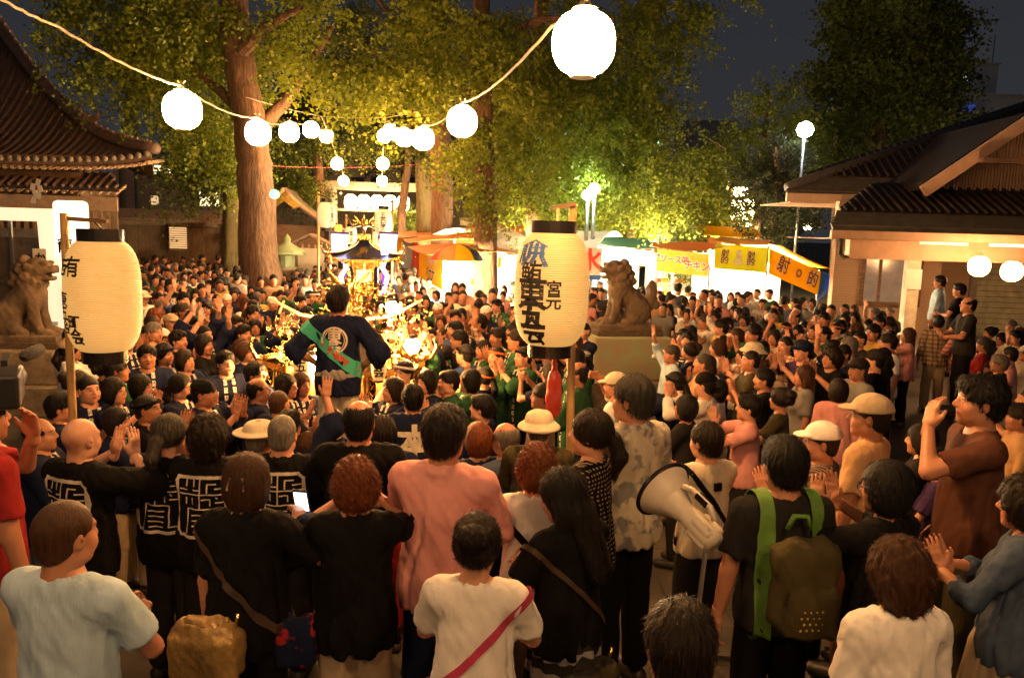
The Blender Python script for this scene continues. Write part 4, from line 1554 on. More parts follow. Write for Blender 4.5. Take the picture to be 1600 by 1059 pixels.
# ---- torii gates
def torii(label, pxl, pxr, pyt, d, pyn, m, thick=0.2):
    d, thick = d * K, thick * K
    zn = at(pxl, pyn, d).z
    a, b = at(pxl, pyt, d), at(pxr, pyt, d)
    zt = (a.z + b.z) / 2
    e = empty('torii_gate', ((a + b) / 2).xy.to_3d(), math.atan2(b.y - a.y, b.x - a.x), label, 'torii')
    w = (b - a).xy.length
    for x in (-w / 2, w / 2):
        MB().lathe([(thick * 1.15, 0), (thick, 0.4), (thick * 0.85, zt)], 16, (x, 0, 0)).build('pillar', m, e, True)
    MB().slab([[(x, -thick, zt + 0.2 + 0.12 * abs(x / w) ** 2) for x in np.linspace(-w * 0.68, w * 0.68, 11)], [(x, thick, zt + 0.2 + 0.12 * abs(x / w) ** 2) for x in np.linspace(-w * 0.68, w * 0.68, 11)]], (0, 0, -0.42)).build('lintel', m, e)
    MB().box((0, 0, zn), (w * 1.22, thick * 0.7, 0.14)).build('tie_beam', m, e)
    return e


torii('large pale stone torii spanning the approach above a row of lit lanterns', 519, 660, 292, 27, 327, mat('torii_stone', (0.46, 0.36, 0.25), 0.8))
torii('small stone torii behind the white stall roofs', 735, 822, 349, 29, 364, mat('torii_stone', (0.46, 0.36, 0.25)), 0.15)

# ---- small gabled shrine by the trunk
sc_ = at(452, 345, 33)
sm = empty('small_shrine', sc_.xy.to_3d(), 0.15, 'small dark wooden shrine with a curved gable roof and gold fittings', 'shrine')
sm.scale = (K, K, K)
zt_ = at(452, 296, 33).z / K
ze_ = at(520, 362, 33).z / K
for sg in (-1, 1):
    rr_ = []
    for t in np.linspace(0, 1, 9):
        x = sg * 1.5 * t
        z = zt_ - (zt_ - ze_) * (t ** 0.75) + 0.25 * max(0, t - 0.75)
        rr_.append((x, z))
    MB().slab([[(x, -0.9, z) for x, z in rr_], [(x, 1.6, z) for x, z in rr_]], (0, 0, -0.14)).build('roof', mat('copper_roof', (0.12, 0.11, 0.08), 0.6), sm, True)
    MB().tube([(x, -0.92, z - 0.02) for x, z in rr_], 0.07, 6).build('bargeboard', mat('pale_timber', (0.34, 0.23, 0.15)), sm, True)
MB().box((0, 0.4, ze_ / 2), (2.0, 1.6, ze_ + 0.3)).build('wall', M_WOOD, sm)
m = MB()
m.add([(-0.42, -0.98, zt_ - 0.5), (0, -0.98, zt_ - 0.1), (0.42, -0.98, zt_ - 0.5), (0.25, -0.98, zt_ - 0.56), (0, -0.98, zt_ - 0.36), (-0.25, -0.98, zt_ - 0.56)], [(0, 1, 4, 5), (1, 2, 3, 4)])
m.build('gold_plate', M_GOLD, sm)
for x in (-1.42, 1.42):
    MB().box((x, -0.98, ze_ + 0.1), (0.2, 0.04, 0.2)).build('gold_plate', M_GOLD, sm)
for k in range(12):
    MB().box((-0.95 + k * 0.17, -0.45, 1.1), (0.05, 0.05, 0.7)).build('railing_bar', mat('pale_timber', (0.34, 0.23, 0.15)), sm)
gl = empty('stone_lantern', at(449, 400, 26).xy.to_3d(), 0, 'pale green bronze garden lantern with a pointed roof beside the thick trunk', 'lantern')
gl.scale = (K, K, K)
zl = at(449, 392, 26).z / K
MB().lathe([(0.42, zl - 0.08), (0.4, zl), (0.16, zl + 0.13), (0.07, zl + 0.2), (0.09, zl + 0.25), (0.06, zl + 0.31), (0.0, zl + 0.38)], 12).build('roof', mat('verdigris', (0.30, 0.38, 0.22), 0.6), gl, True)
MB().lathe([(0.17, zl - 0.4), (0.17, zl - 0.1)], 8).build('light_chamber', mat('verdigris', (0.30, 0.38, 0.22)), gl)
MB().lathe([(0.3, 0), (0.3, 0.2), (0.12, 0.3), (0.12, zl - 0.5), (0.26, zl - 0.42), (0.26, zl - 0.36)], 12).build('post', M_STONE, gl, True)
kb = empty('small_roofed_board', at(487, 392, 27.7).xy.to_3d(), 0, 'little roofed notice board of pale wood beside the green lantern', 'notice board')
kb.scale = (K, K, K)
zk = at(487, 378, 27.7).z / K
for sg in (-1, 1):
    MB().slab([[(0, -0.2, zk + 0.2), (sg * 0.55, -0.2, zk - 0.08)], [(0, 0.25, zk + 0.2), (sg * 0.55, 0.25, zk - 0.08)]], (0, 0, -0.05)).build('roof', mat('shingle_roof', (0.24, 0.165, 0.12)), kb)
    MB().box((sg * 0.36, 0, zk / 2), (0.09, 0.09, zk)).build('post', M_WOOD2, kb)
MB().box((0, 0, zk - 0.45), (0.7, 0.05, 0.6)).build('board', M_PLASTER, kb)

# ---- trees
def leaf_mat(name, col):
    if name in _mats:
        return _mats[name]
    t = NT(name)
    lv = t.attr('lv').outputs['Fac']
    c = t.mix(lv, tone(col, 0.6), (col[0] * 1.7, col[1] * 1.4, col[2] * 1.1))
    t.base(c)
    t.par(Roughness=0.55)
    tr = t.n('ShaderNodeBsdfTranslucent')
    t.set(tr.inputs[0], c)
    mx = t.n('ShaderNodeMixShader')
    mx.inputs[0].default_value = 0.4
    t.t.links.new(t.b.outputs[0], mx.inputs[1])
    t.t.links.new(tr.outputs[0], mx.inputs[2])
    out = t.t.nodes['Material Output']
    t.t.links.new(mx.outputs[0], out.inputs['Surface'])
    _mats[name] = t.m
    return t.m


LEAF = leaf_mat('ginkgo_leaf', (0.18, 0.27, 0.03))
LEAF_D = leaf_mat('dark_leaf', (0.085, 0.14, 0.022))
LEAF_P = leaf_mat('pine_needle', (0.035, 0.05, 0.016))
LEAF_Y = leaf_mat('maple_leaf', (0.16, 0.23, 0.028))
bt = NT('tree_bark')
_v = bt.scale(bt.obj(), (9, 9, 1.6))
_n = bt.noise(_v, 1.5, 6.0, 0.65)
bt.base(bt.mix(bt.ramp(_n, 0.32, 0.7), (0.075, 0.042, 0.026), (0.235, 0.14, 0.085)))
bt.par(Roughness=0.9)
bt.bump(_n, 1.0, 0.06)
BARK = bt.m
bt = NT('mossy_bark')
_v = bt.scale(bt.obj(), (9, 9, 1.6))
_n = bt.noise(_v, 1.5, 6.0, 0.65)
bt.base(bt.mix(bt.ramp(_n, 0.32, 0.7), (0.085, 0.075, 0.03), (0.20, 0.155, 0.07)))
bt.par(Roughness=0.9)
bt.bump(_n, 1.0, 0.05)
BARK_G = bt.m


def leaves(rng, blobs, size, droop, spread=0.10):
    """blobs: (centre, radii, number of sprays, leaves in a spray) -> vertices, quads, tone"""
    Vs, Ls = [], []
    for c, r, ns, nl in blobs:
        c, r = np.array(c), np.array(r)
        nb = max(3, ns // 9)
        q = rng.normal(size=(nb, 3))
        q /= np.linalg.norm(q, axis=1)[:, None]
        q *= (rng.random(nb) ** 0.33)[:, None]
        q = q[rng.integers(0, nb, ns)]
        p0 = c + q * r + rng.normal(size=(ns, 3)) * size * np.array((2.6, 2.6, 1.5))
        out = q * np.array((1, 1, 0.35)) + rng.normal(size=(ns, 3)) * 0.35
        out /= np.linalg.norm(out, axis=1)[:, None] + 1e-6
        L = size * rng.uniform(5, 11, ns)
        t = rng.random((ns, nl))
        P = p0[:, None] + out[:, None] * (t * L[:, None])[..., None]
        P[..., 2] -= droop * L[:, None] * t ** 1.8
        P += rng.normal(size=P.shape) * size * (spread * 9)
        Vs.append(P.reshape(-1, 3))
        sp = np.clip(0.5 + 0.22 * rng.normal(size=(ns, 1)), 0, 1)
        Ls.append(np.clip(sp + 0.18 * rng.normal(size=(ns, nl)), 0, 1).ravel())
    P = np.concatenate(Vs)
    lv = np.concatenate(Ls)
    n = len(P)
    a = rng.normal(size=(n, 3))
    a[:, 2] -= 0.5
    a /= np.linalg.norm(a, axis=1)[:, None]
    b = np.cross(a, rng.normal(size=(n, 3)))
    b /= np.linalg.norm(b, axis=1)[:, None] + 1e-9
    s = size * rng.uniform(0.6, 1.15, n)[:, None]
    nn = np.cross(a, b)
    V = np.stack([P, P + a * s * 0.75 + b * s * 0.55 + nn * s * 0.12, P + a * s, P + a * s * 0.75 - b * s * 0.55 + nn * s * 0.12], 1).reshape(-1, 3)
    Q = np.arange(4 * n).reshape(-1, 4)
    return V, Q, np.repeat(lv, 4)


def tree(label, trunk, limbs, blobs, lm=LEAF, bark=BARK, size=0.07, droop=0.8, seed=1, name='ginkgo_tree', group=None):
    """trunk/limbs: lists of (px, py, d, radius); blobs: (px, py, d, rx, ry, rz, sprays, leaves)"""
    P = lambda q: at(q[0], q[1], q[2] * K)
    size *= K
    base = P(trunk[0]).xy.to_3d()
    e = empty(name, base, 0, label, 'tree', group)
    rng = np.random.default_rng(seed)

    def stem(nm, pts, ground):
        ps = [P(q) - base for q in pts]
        if ground:
            ps[0].z = -0.1
        rs = [q[3] * K for q in pts]
        fine, fr = [], []
        for i in range(len(ps) - 1):
            k = 6
            for j in range(k):
                t = j / k
                a, b = ps[i], ps[i + 1]
                fine.append(a.lerp(b, t) + Vector(rng.normal(size=3)) * rs[i] * 0.05)
                fr.append(rs[i] + (rs[i + 1] - rs[i]) * t)
        fine.append(ps[-1])
        fr.append(rs[-1])
        if ground:
            fr[0] *= 1.45
            fr[1] *= 1.15
        n = 22
        V, F = [], []
        ph = rng.uniform(0, 6.28, 6)
        ax = Vector((1, 0, 0))
        for i, (p, r) in enumerate(zip(fine, fr)):
            t = (fine[min(i + 1, len(fine) - 1)] - fine[max(i - 1, 0)]).normalized()
            ax = (ax - t * ax.dot(t)).normalized()
            ay = t.cross(ax)
            for k in range(n):
                a = 2 * math.pi * k / n
                rr2 = r * (1 + 0.07 * math.sin(3 * a + ph[0] + i * 0.1) + 0.05 * math.sin(7 * a + ph[1] - i * 0.15) + 0.04 * math.sin(11 * a + ph[2]))
                V.append(p + (ax * math.cos(a) + ay * math.sin(a)) * rr2)
        for i in range(len(fine) - 1):
            for k in range(n):
                k2 = (k + 1) % n
                F.append((i * n + k, i * n + k2, (i + 1) * n + k2, (i + 1) * n + k))
        m = MB()
        m.v, m.f = [tuple(v) for v in V], F
        return m.build(nm, bark, e, True)
    stem('trunk', trunk, True)
    for lb in limbs:
        stem('limb', lb, False)
    if blobs:
        bl = []
        for (px, py, d, rx, ry, rz, ns, nl) in blobs:
            bl.append((np.array(at(px, py, d * K) - base), (rx * K, ry * K, rz * K), ns, nl))
        V, Q, lv = leaves(rng, bl, size, droop)
        link('crown', np_mesh('crown', V, [Q], False, {'lv': lv}), lm, e)
    return e


tree('big ginkgo with a thick leaning trunk and drooping sprays over the hanging lanterns',
     [(410, 450, 14, 0.36), (402, 330, 14, 0.31), (398, 240, 14, 0.29), (384, 150, 14, 0.27), (366, 60, 14, 0.25), (362, -120, 14, 0.2)],
     [[(392, 190, 14, 0.12), (330, 130, 14.6, 0.08), (250, 60, 14.6, 0.05), (180, 40, 14.2, 0.02)], [(370, 90, 14, 0.12), (410, 45, 13.2, 0.08), (470, 12, 12.6, 0.04)], [(396, 215, 14, 0.15), (460, 140, 14.5, 0.09), (520, 40, 15, 0.05)]],
     [(225, 60, 14.2, 1.3, 1.2, 1.0, 340, 30), (270, 120, 14.4, 0.75, 0.9, 1.1, 170, 30), (150, 70, 14, 0.75, 0.9, 0.45, 80, 30), (260, 10, 14, 1.4, 1.2, 0.6, 230, 30), (440, 25, 13.2, 0.55, 0.5, 0.4, 70, 30), (420, 75, 13.6, 0.3, 0.4, 0.5, 40, 30),
      (330, 225, 14.6, 0.42, 0.6, 0.5, 70, 30), (300, 185, 14.4, 0.45, 0.6, 0.3, 50, 30), (335, 270, 14.8, 0.3, 0.5, 0.4, 40, 30), (430, 125, 14.8, 0.35, 0.5, 0.7, 45, 30), (130, 110, 14, 0.3, 0.3, 0.35, 26, 30), (330, 60, 15, 0.5, 0.6, 1.0, 80, 30)], seed=3)
tree('straight ginkgo whose trunk rises in front of the white stall roofs',
     [(762, 450, 14, 0.215), (757, 300, 14, 0.19), (754, 150, 14, 0.17), (752, -100, 14, 0.13)],
     [[(755, 160, 14, 0.08), (700, 120, 13.2, 0.05), (620, 105, 12.4, 0.03), (500, 104, 11.8, 0.012)], [(753, 60, 14, 0.09), (850, 30, 13.5, 0.06), (960, 30, 13, 0.03)]],
     [(690, 60, 13, 0.8, 0.8, 0.7, 130, 30), (700, 120, 12.8, 0.6, 0.5, 0.35, 90, 30), (640, 128, 12.4, 0.5, 0.4, 0.2, 70, 30), (570, 118, 12.1, 0.5, 0.4, 0.14, 60, 30), (620, 152, 12.4, 0.25, 0.3, 0.2, 30, 30), (520, 108, 11.9, 0.25, 0.3, 0.09, 26, 30),
      (775, 120, 13.6, 0.55, 0.6, 1.4, 170, 30), (745, 240, 13.5, 0.4, 0.4, 0.5, 60, 30), (742, 290, 13.4, 0.25, 0.3, 0.3, 30, 30), (850, 90, 14.5, 1.1, 1.0, 1.2, 230, 30), (860, 200, 14.8, 0.8, 0.9, 1.0, 190, 30)], seed=4)
tree('wide ginkgo hung with long curtains of leaves behind the biggest round lantern',
     [(842, 430, 17, 0.24), (840, 300, 17, 0.22), (842, 120, 17, 0.18), (850, -80, 17, 0.12)],
     [[(842, 160, 17, 0.1), (930, 80, 16, 0.07), (1040, 20, 15, 0.03)], [(841, 230, 17, 0.09), (900, 190, 16.5, 0.06), (980, 160, 16, 0.03)]],
     [(830, 250, 16.5, 0.9, 0.9, 1.3, 240, 30), (900, 170, 16, 1.3, 1.2, 1.4, 400, 30), (960, 240, 16.5, 1.1, 1.0, 1.1, 290, 30), (1000, 190, 16.8, 0.9, 0.9, 1.1, 190, 30), (1020, 290, 17.5, 0.8, 0.8, 0.8, 130, 30), (960, 60, 15.5, 1.4, 1.2, 0.9, 240, 30),
      (1060, 20, 15, 0.7, 0.7, 0.4, 70, 30), (1080, 50, 15, 0.2, 0.3, 0.5, 26, 30), (1110, 5, 15, 0.25, 0.3, 0.3, 24, 30), (1040, 90, 15.5, 0.2, 0.2, 0.5, 20, 30), (780, 190, 16, 0.6, 0.6, 1.0, 130, 30), (870, 330, 17.5, 0.7, 0.7, 0.4, 80, 30)], seed=5)
tree('reddish straight trunk behind the striped parasol with high thin foliage',
     [(694, 420, 20, 0.285), (690, 280, 20, 0.27), (688, 120, 20, 0.24), (686, -80, 20, 0.18)], [[(688, 150, 20, 0.12), (640, 60, 19.5, 0.08), (590, 0, 19, 0.04)]],
     [(600, 15, 19, 0.9, 0.8, 0.5, 90, 30), (560, 60, 19.5, 0.4, 0.6, 0.5, 36, 30), (650, 30, 19, 0.5, 0.5, 0.7, 60, 30), (730, 160, 20, 0.4, 0.5, 0.9, 50, 30), (740, 30, 19, 0.7, 0.7, 0.9, 90, 30), (650, 240, 21, 0.5, 0.5, 0.3, 36, 30)], LEAF_D, seed=6)
tree('greenish trunk standing close behind the reddish trunk',
     [(664, 420, 22, 0.23), (662, 280, 22, 0.22), (655, 120, 22, 0.19), (650, -60, 22, 0.14)], [[(657, 150, 22, 0.1), (600, 90, 21.5, 0.06), (540, 60, 21, 0.03)]],
     [(590, 225, 22.5, 0.8, 0.7, 0.5, 60, 30), (540, 180, 22, 0.6, 0.7, 0.6, 46, 30), (470, 60, 21, 0.8, 0.8, 0.6, 60, 30)], LEAF_D, BARK_G, seed=7)
tree('thin bent trunk between the torii and the greenish trunk',
     [(622, 400, 25, 0.14), (628, 330, 25, 0.13), (637, 260, 25, 0.11), (640, 190, 25, 0.06)], [], [(610, 345, 26, 0.35, 0.4, 0.5, 36, 24), (650, 330, 26, 0.5, 0.4, 0.6, 60, 24), (640, 215, 25, 0.5, 0.5, 0.3, 40, 24)], LEAF, seed=8)
tree('slim pale green trunk standing left of the thick leaning trunk',
     [(358, 430, 17, 0.18), (360, 330, 17, 0.16), (362, 260, 17, 0.15), (350, 180, 17, 0.1)], [], [(315, 240, 17, 0.7, 0.7, 0.5, 110, 30), (310, 285, 17.5, 0.5, 0.6, 0.45, 80, 30), (370, 215, 17.5, 0.4, 0.5, 0.4, 60, 30)], LEAF_D, BARK_G, seed=9, name='young_tree')
tree('dark round evergreen behind the string of small lanterns',
     [(502, 380, 24, 0.16), (500, 300, 24, 0.14), (498, 240, 24, 0.1)], [], [(465, 270, 24, 0.8, 0.8, 0.7, 170, 30), (490, 225, 24, 0.7, 0.7, 0.5, 110, 30), (450, 235, 24.5, 0.6, 0.6, 0.4, 70, 30), (430, 290, 24.5, 0.3, 0.5, 0.4, 40, 30)], LEAF_D, seed=10, name='evergreen_tree')
tree('tall dark evergreen tower of foliage above the tiled house',
     [(1374, 400, 27, 0.32), (1376, 250, 27, 0.28), (1380, 120, 27, 0.22), (1390, 0, 27, 0.1)], [[(1376, 230, 27, 0.12), (1330, 200, 26.5, 0.08), (1300, 170, 26, 0.03)], [(1378, 200, 27, 0.12), (1430, 170, 26.5, 0.08), (1465, 150, 26, 0.03)]],
     [(1390, 40, 27, 1.3, 1.3, 1.6, 714, 30), (1430, 100, 27, 1.0, 1.1, 1.2, 408, 30), (1340, 110, 27, 0.9, 1.0, 0.7, 323, 30), (1400, 150, 27, 1.5, 1.3, 0.9, 476, 30), (1310, 190, 26.5, 0.45, 0.6, 0.4, 85, 30), (1440, 190, 26.5, 0.8, 0.8, 0.5, 170, 30), (1420, -50, 27, 1.0, 1.0, 1.0, 272, 30), (1345, 25, 27, 0.55, 0.7, 0.9, 153, 30), (1460, 60, 27, 0.4, 0.6, 0.7, 102, 30), (1380, 250, 28, 0.8, 0.8, 0.3, 102, 30)], leaf_mat('evergreen_leaf', (0.11, 0.17, 0.03)), size=0.125, droop=0.2, seed=11, name='evergreen_tree')
tree('dark small tree between the white street lamp and the tall evergreen',
     [(1312, 350, 25, 0.12), (1308, 250, 25, 0.1), (1306, 200, 25, 0.05)], [], [(1305, 205, 25, 0.6, 0.6, 0.5, 110, 30), (1295, 250, 25, 0.7, 0.6, 0.5, 110, 30), (1330, 240, 25.5, 0.5, 0.5, 0.5, 60, 30)], LEAF_D, size=0.085, droop=0.3, seed=12, name='small_tree')
tree('dark layered pine tree in front of the lit tower of lanterns',
     [(1214, 420, 19.5, 0.11), (1210, 340, 19.5, 0.1), (1216, 280, 19.5, 0.08), (1212, 230, 19.5, 0.05)], [[(1212, 320, 19.5, 0.05), (1260, 315, 19, 0.03), (1280, 320, 19, 0.01)], [(1213, 290, 19.5, 0.05), (1165, 300, 19, 0.03), (1150, 305, 19, 0.01)]],
     [(1215, 240, 19.5, 0.5, 0.5, 0.16, 60, 40), (1190, 275, 19.4, 0.5, 0.5, 0.14, 60, 40), (1245, 268, 19.4, 0.55, 0.5, 0.14, 70, 40), (1180, 312, 19.2, 0.45, 0.4, 0.12, 50, 40), (1255, 318, 19.2, 0.55, 0.45, 0.14, 70, 40), (1225, 345, 19.4, 0.6, 0.45, 0.14, 70, 40), (1200, 372, 19.4, 0.45, 0.4, 0.12, 50, 40), (1262, 290, 19.3, 0.4, 0.4, 0.12, 40, 40)], LEAF_P, size=0.05, droop=-0.2, seed=13, name='pine_tree')
tree('yellow green maple with an airy crown behind the pine',
     [(1185, 400, 23, 0.13), (1188, 300, 23, 0.11), (1195, 200, 23, 0.06), (1205, 140, 23, 0.02)], [[(1188, 290, 23, 0.06), (1130, 230, 22.5, 0.03), (1105, 215, 22.5, 0.01)], [(1190, 260, 23, 0.05), (1235, 190, 23, 0.02)]],
     [(1205, 165, 23, 0.55, 0.5, 0.5, 60, 26), (1225, 190, 23, 0.55, 0.5, 0.3, 50, 26), (1150, 215, 22.8, 0.7, 0.6, 0.25, 60, 26), (1120, 240, 22.6, 0.5, 0.5, 0.2, 40, 26), (1170, 260, 23, 0.8, 0.6, 0.35, 70, 26), (1120, 300, 23, 0.9, 0.7, 0.6, 110, 26), (1090, 320, 23.5, 0.7, 0.7, 0.5, 70, 26), (1150, 345, 23.5, 0.7, 0.6, 0.3, 50, 26)], LEAF_Y, size=0.085, droop=0.1, seed=14, name='maple_tree')
tree('olive green roadside tree beyond the stalls, behind the white street light',
     [(985, 420, 24, 0.16), (985, 330, 24, 0.13), (990, 250, 24, 0.07)], [], [(980, 320, 24, 0.9, 0.8, 0.7, 150, 28), (1030, 300, 24, 0.9, 0.8, 0.8, 150, 28), (1050, 255, 24.5, 0.8, 0.8, 0.6, 100, 28), (910, 330, 24.5, 0.7, 0.7, 0.5, 90, 28), (1000, 355, 25, 1.0, 0.7, 0.3, 80, 28), (820, 330, 26, 0.9, 0.7, 0.5, 80, 28)], LEAF_Y, size=0.085, droop=0.4, seed=15, name='roadside_tree')
bs = empty('clipped_bush', at(1085, 362, 33).xy.to_3d(), 0, 'round clipped dark green bush beyond the stall roofs', 'bush')
rng = np.random.default_rng(5)
V, Q, lv = leaves(rng, [((0, 0, at(1085, 362, 33).z - 0.3), (0.65, 0.65, 0.75), 220, 24), ((0, 0, 1.5), (0.7, 0.7, 1.3), 160, 24)], 0.075, 0.1)
link('foliage', np_mesh('foliage', V, [Q], False, {'lv': lv}), LEAF_D, bs)
MB().tube([(0, 0, -0.05), (0, 0, 1.6)], 0.06, 8).build('stem', BARK, bs)
# dark bank of trees closing the view, a far mass that reads as one
rng = np.random.default_rng(8)
bl = []
for px, py, d, rx, rz, n in ((560, 120, 36, 5, 2.6, 300), (430, 190, 35, 3, 1.6, 120), (700, 200, 35, 3.0, 1.8, 150), (860, 260, 33, 3.5, 1.6, 230), (1040, 325, 34, 3.5, 1.1, 160), (1180, 320, 34, 3.0, 1.2, 140)):
    bl.append((np.array(at(px, py, d * K)), (rx * K, 2.2, rz * K), n, 26))
V, Q, lv = leaves(rng, bl, 0.24, 0.5)
tag(link('treeline', np_mesh('treeline', V, [Q], False, {'lv': lv}), LEAF_P), kind='stuff')


# ================================================================== lanterns
BULB = glow('hot_bulb', (1.0, 0.70, 0.36), 600.0)
PAPER_ROUND = glow("lit_round_paper", (1.0, 0.47, 0.15), 320.0)
PAPER_FAR = glow("lit_round_paper_far", (1.0, 0.47, 0.15), 170.0)
INK = mat('black_ink', (0.012, 0.011, 0.012), 0.8, 0.1, bump=0)
INK_BLUE = mat('blue_ink', (0.035, 0.10, 0.30), 0.8, 0.1, bump=0)


def round_profile(R_, H_, n, p=2.5, ribs=0, amp=0.0, neck=0.45):
    pr = []
    for i in range(n + 1):
        z = -1 + 2 * i / n
        r = (1 - abs(z) ** p * (1 - neck ** p)) ** (1 / p)
        pr.append((R_ * r + (amp * math.sin(ribs * 2 * math.pi * i / n) if 0 < i < n else 0), z * H_ / 2))
    return pr


def round_lantern(c, dia, label, m, group, hook=0.12, wide=True):
    R_ = dia / 2
    e = empty('paper_lantern', c, 0, label, 'paper lantern', group)
    MB().lathe(round_profile(R_, dia * 0.96, 14, 2.3, neck=0.4), 24).build('paper_shade', m, e, True)
    for s in (1, -1):
        MB().lathe([(R_ * 0.36, -0.012), (R_ * 0.40, -0.012), (R_ * 0.40, 0.012), (R_ * 0.36, 0.012)], 16, (0, 0, s * dia * 0.49)).build('rim', M_WIRE, e)
    if hook:
        for s in (-1, 1):
            MB().tube([(s * R_ * 0.3, 0, dia * 0.49), (s * R_ * 0.05, 0, dia * 0.5 + hook * 0.7), (s * 0.05 * dia + s * 0.02, 0, dia * 0.5 + hook)], 0.007, 5).build('hook', mat('hook_wire', (0.5, 0.45, 0.38), 0.5), e)
    return e


def cable(name, pts, sag, r, m, label):
    fine = []
    for a, b in zip(pts, pts[1:]):
        a, b = Vector(a), Vector(b)
        for i in range(14):
            t = i / 14
            q = a.lerp(b, t)
            q.z -= sag * (b - a).length * 4 * t * (1 - t)
            q.z += 0.004 * math.sin(t * 40 + a.x * 9)
            fine.append(q)
    fine.append(Vector(pts[-1]))
    o = MB().tube(fine, r, 6).build(name, m, None, True)
    return tag(o, label, 'cable')


HANG = 'round paper lanterns hung along the overhead cables'
DIA = 0.30
L_LEFT = [(285, 172, 6.3), (403, 208, 9.4), (452, 207, 12.0), (486, 203, 14.6), (510, 213, 17.5), (527, 256, 19.5), (537, 283, 23)]
L_RIGHT = [(912, 68, 3.7), (722, 190, 7.8), (661, 217, 10.7), (632, 215, 13.0), (611, 207, 15.0), (600, 213, 17.5), (598, 256, 19.5), (597, 283, 23)]
names_l = ['large glowing round paper lantern alone on the left cable near the tiled roof', 'glowing round lantern in front of the leaning ginkgo trunk', 'glowing round lantern between the trunk lantern and the smaller one toward the torii', 'small glowing round lantern next to the end of the left row, before the cable drops', 'smallest glowing lantern of the upper left row, where the cable drops',
           'small glowing lantern on the left dropping cable above the torii', 'lowest small glowing lantern on the left dropping cable touching the torii lintel']
names_r = ['biggest and nearest glowing round lantern with its wire loop at the top edge', 'glowing round lantern in front of the straight ginkgo trunk', 'larger lantern at the near end of the tight cluster in front of the reddish trunk', 'middle lantern of the tight cluster beside the reddish trunk', 'lantern at the far end of the tight cluster beside the reddish trunk', 'smallest lantern touching the left side of the tight cluster',
           'small glowing lantern on the right dropping cable above the torii', 'lowest small glowing lantern on the right dropping cable at the torii lintel']
tops = {}
for side, L, nm in (('l', L_LEFT, names_l), ('r', L_RIGHT, names_r)):
    tp = []
    for (px, py, d), lab in zip(L, nm):
        kk = 1.2 + 0.3 * min(1, max(0, (d - 8) / 9))
        c = at(px, py, d * kk)
        round_lantern(c, DIA * kk, lab, PAPER_ROUND if d < 12 else PAPER_FAR, HANG, 0.09)
        tp.append(c + Vector((0, 0, DIA * kk / 2 + 0.04)))
    tops[side] = tp
# the same two rows go on above and behind the camera, out of the frame
for k, (x, y, z, lb) in enumerate([(-3.4, 3.1, 4.7, 'over the near row of black coats'), (-1.6, -0.8, 4.6, 'over the top of the stairs'), (1.3, 0.4, 4.5, 'over the green strap backpack'), (1.4, -2.6, 4.6, 'at the end of the rows over the stairs')]):
    round_lantern(Vector((x, y, z)), DIA, 'round paper lantern out of view ' + lb, glow('lit_round_paper_stairs', (1.0, 0.54, 0.22), 190.0), 'lanterns over the stairs', 0.09)
cl0 = at(-60, -40, 4.3)
cable('lantern_cable', [cl0, at(90, 42, 5.4), tops['l'][0], tops['l'][1], tops['l'][2], at(502, 182, 23)], 0.02, 0.011, mat('cable_pale', (0.55, 0.45, 0.34), 0.6), 'pale sagging cable carrying the left row of round lanterns')
cable('lantern_cable', [at(925, -30, 4.2), tops['r'][0], at(862, 42, 5.0), tops['r'][1], tops['r'][2], tops['r'][3], at(603, 184, 23)], 0.02, 0.011, mat('cable_pale', (0.55, 0.45, 0.34)), 'pale sagging cable carrying the right row of round lanterns')
cable('cross_cable', [at(384, 152, 20.4), at(502, 182, 23), at(603, 184, 23), at(752, 150, 20.8)], 0.01, 0.012, M_WIRE, 'thin cable stretched between the two ginkgo trunks')
cable('lantern_cable', [at(502, 182, 23), tops['l'][4], tops['l'][5], tops['l'][6]], 0.003, 0.014, M_WIRE, 'drop cable of small lanterns running down to the torii at its left pillar')
cable('lantern_cable', [at(603, 184, 23), tops['r'][5], tops['r'][6], tops['r'][7]], 0.003, 0.014, M_WIRE, 'drop cable of small lanterns running down to the middle of the torii lintel')
cable('thin_wire', [at(400, 258, 20.6), at(540, 262, 23), at(690, 252, 29.4)], 0.008, 0.01, mat('red_wire', (0.35, 0.08, 0.05), 0.6), 'thin reddish wire between the trunks below the lantern row')
cable('power_line', [at(60, 150, 58), at(204, 175, 56), at(262, 235, 56)], 0.01, 0.02, M_DARKMETAL, 'power line running down from the twin utility poles')
cable('power_line', [at(110, 188, 58), at(204, 178, 56)], 0.01, 0.02, M_DARKMETAL, 'short level power line behind the curved roof ridge')
for q, (xa, xb) in enumerate(((203, 190), (206, 214))):
    MB().tube([at(xa, 140, 56), at(xb, 250, 56), (at(xb, 250, 56).x, at(xb, 250, 56).y, 0)], 0.24, 8).build('utility_pole', mat('utility_pole_grey', (0.15, 0.12, 0.1), 0.8), None, True)
for o in scene.objects:
    if o.name.startswith('utility_pole'):
        tag(o, 'grey utility pole standing beyond the hall roof, ' + ('leaning left of its twin' if o.name == 'utility_pole' else 'upright one of the twin pair'), 'pole')

# row of lanterns under the torii
for k in range(5):
    c = at(548 + k * 20.5, 316 + k * 0.5, 39.8)
    e = empty('paper_lantern', c, 0, ('leftmost', 'second', 'middle', 'fourth', 'rightmost')[k] + ' white lit lantern of the row of five below the stone torii', 'paper lantern', 'lanterns below the torii')
    MB().lathe(round_profile(0.322, 0.75, 12, 2.6, neck=0.5), 16).build('paper_shade', glow('lit_row_paper', (1.0, 0.72, 0.36), 26.0), e, True)
    MB().lathe([(0.16, 0.37), (0.17, 0.43)], 12).build('rim', M_BLACK, e)
    MB().lathe([(0.17, -0.43), (0.16, -0.37)], 12).build('rim', M_BLACK, e)

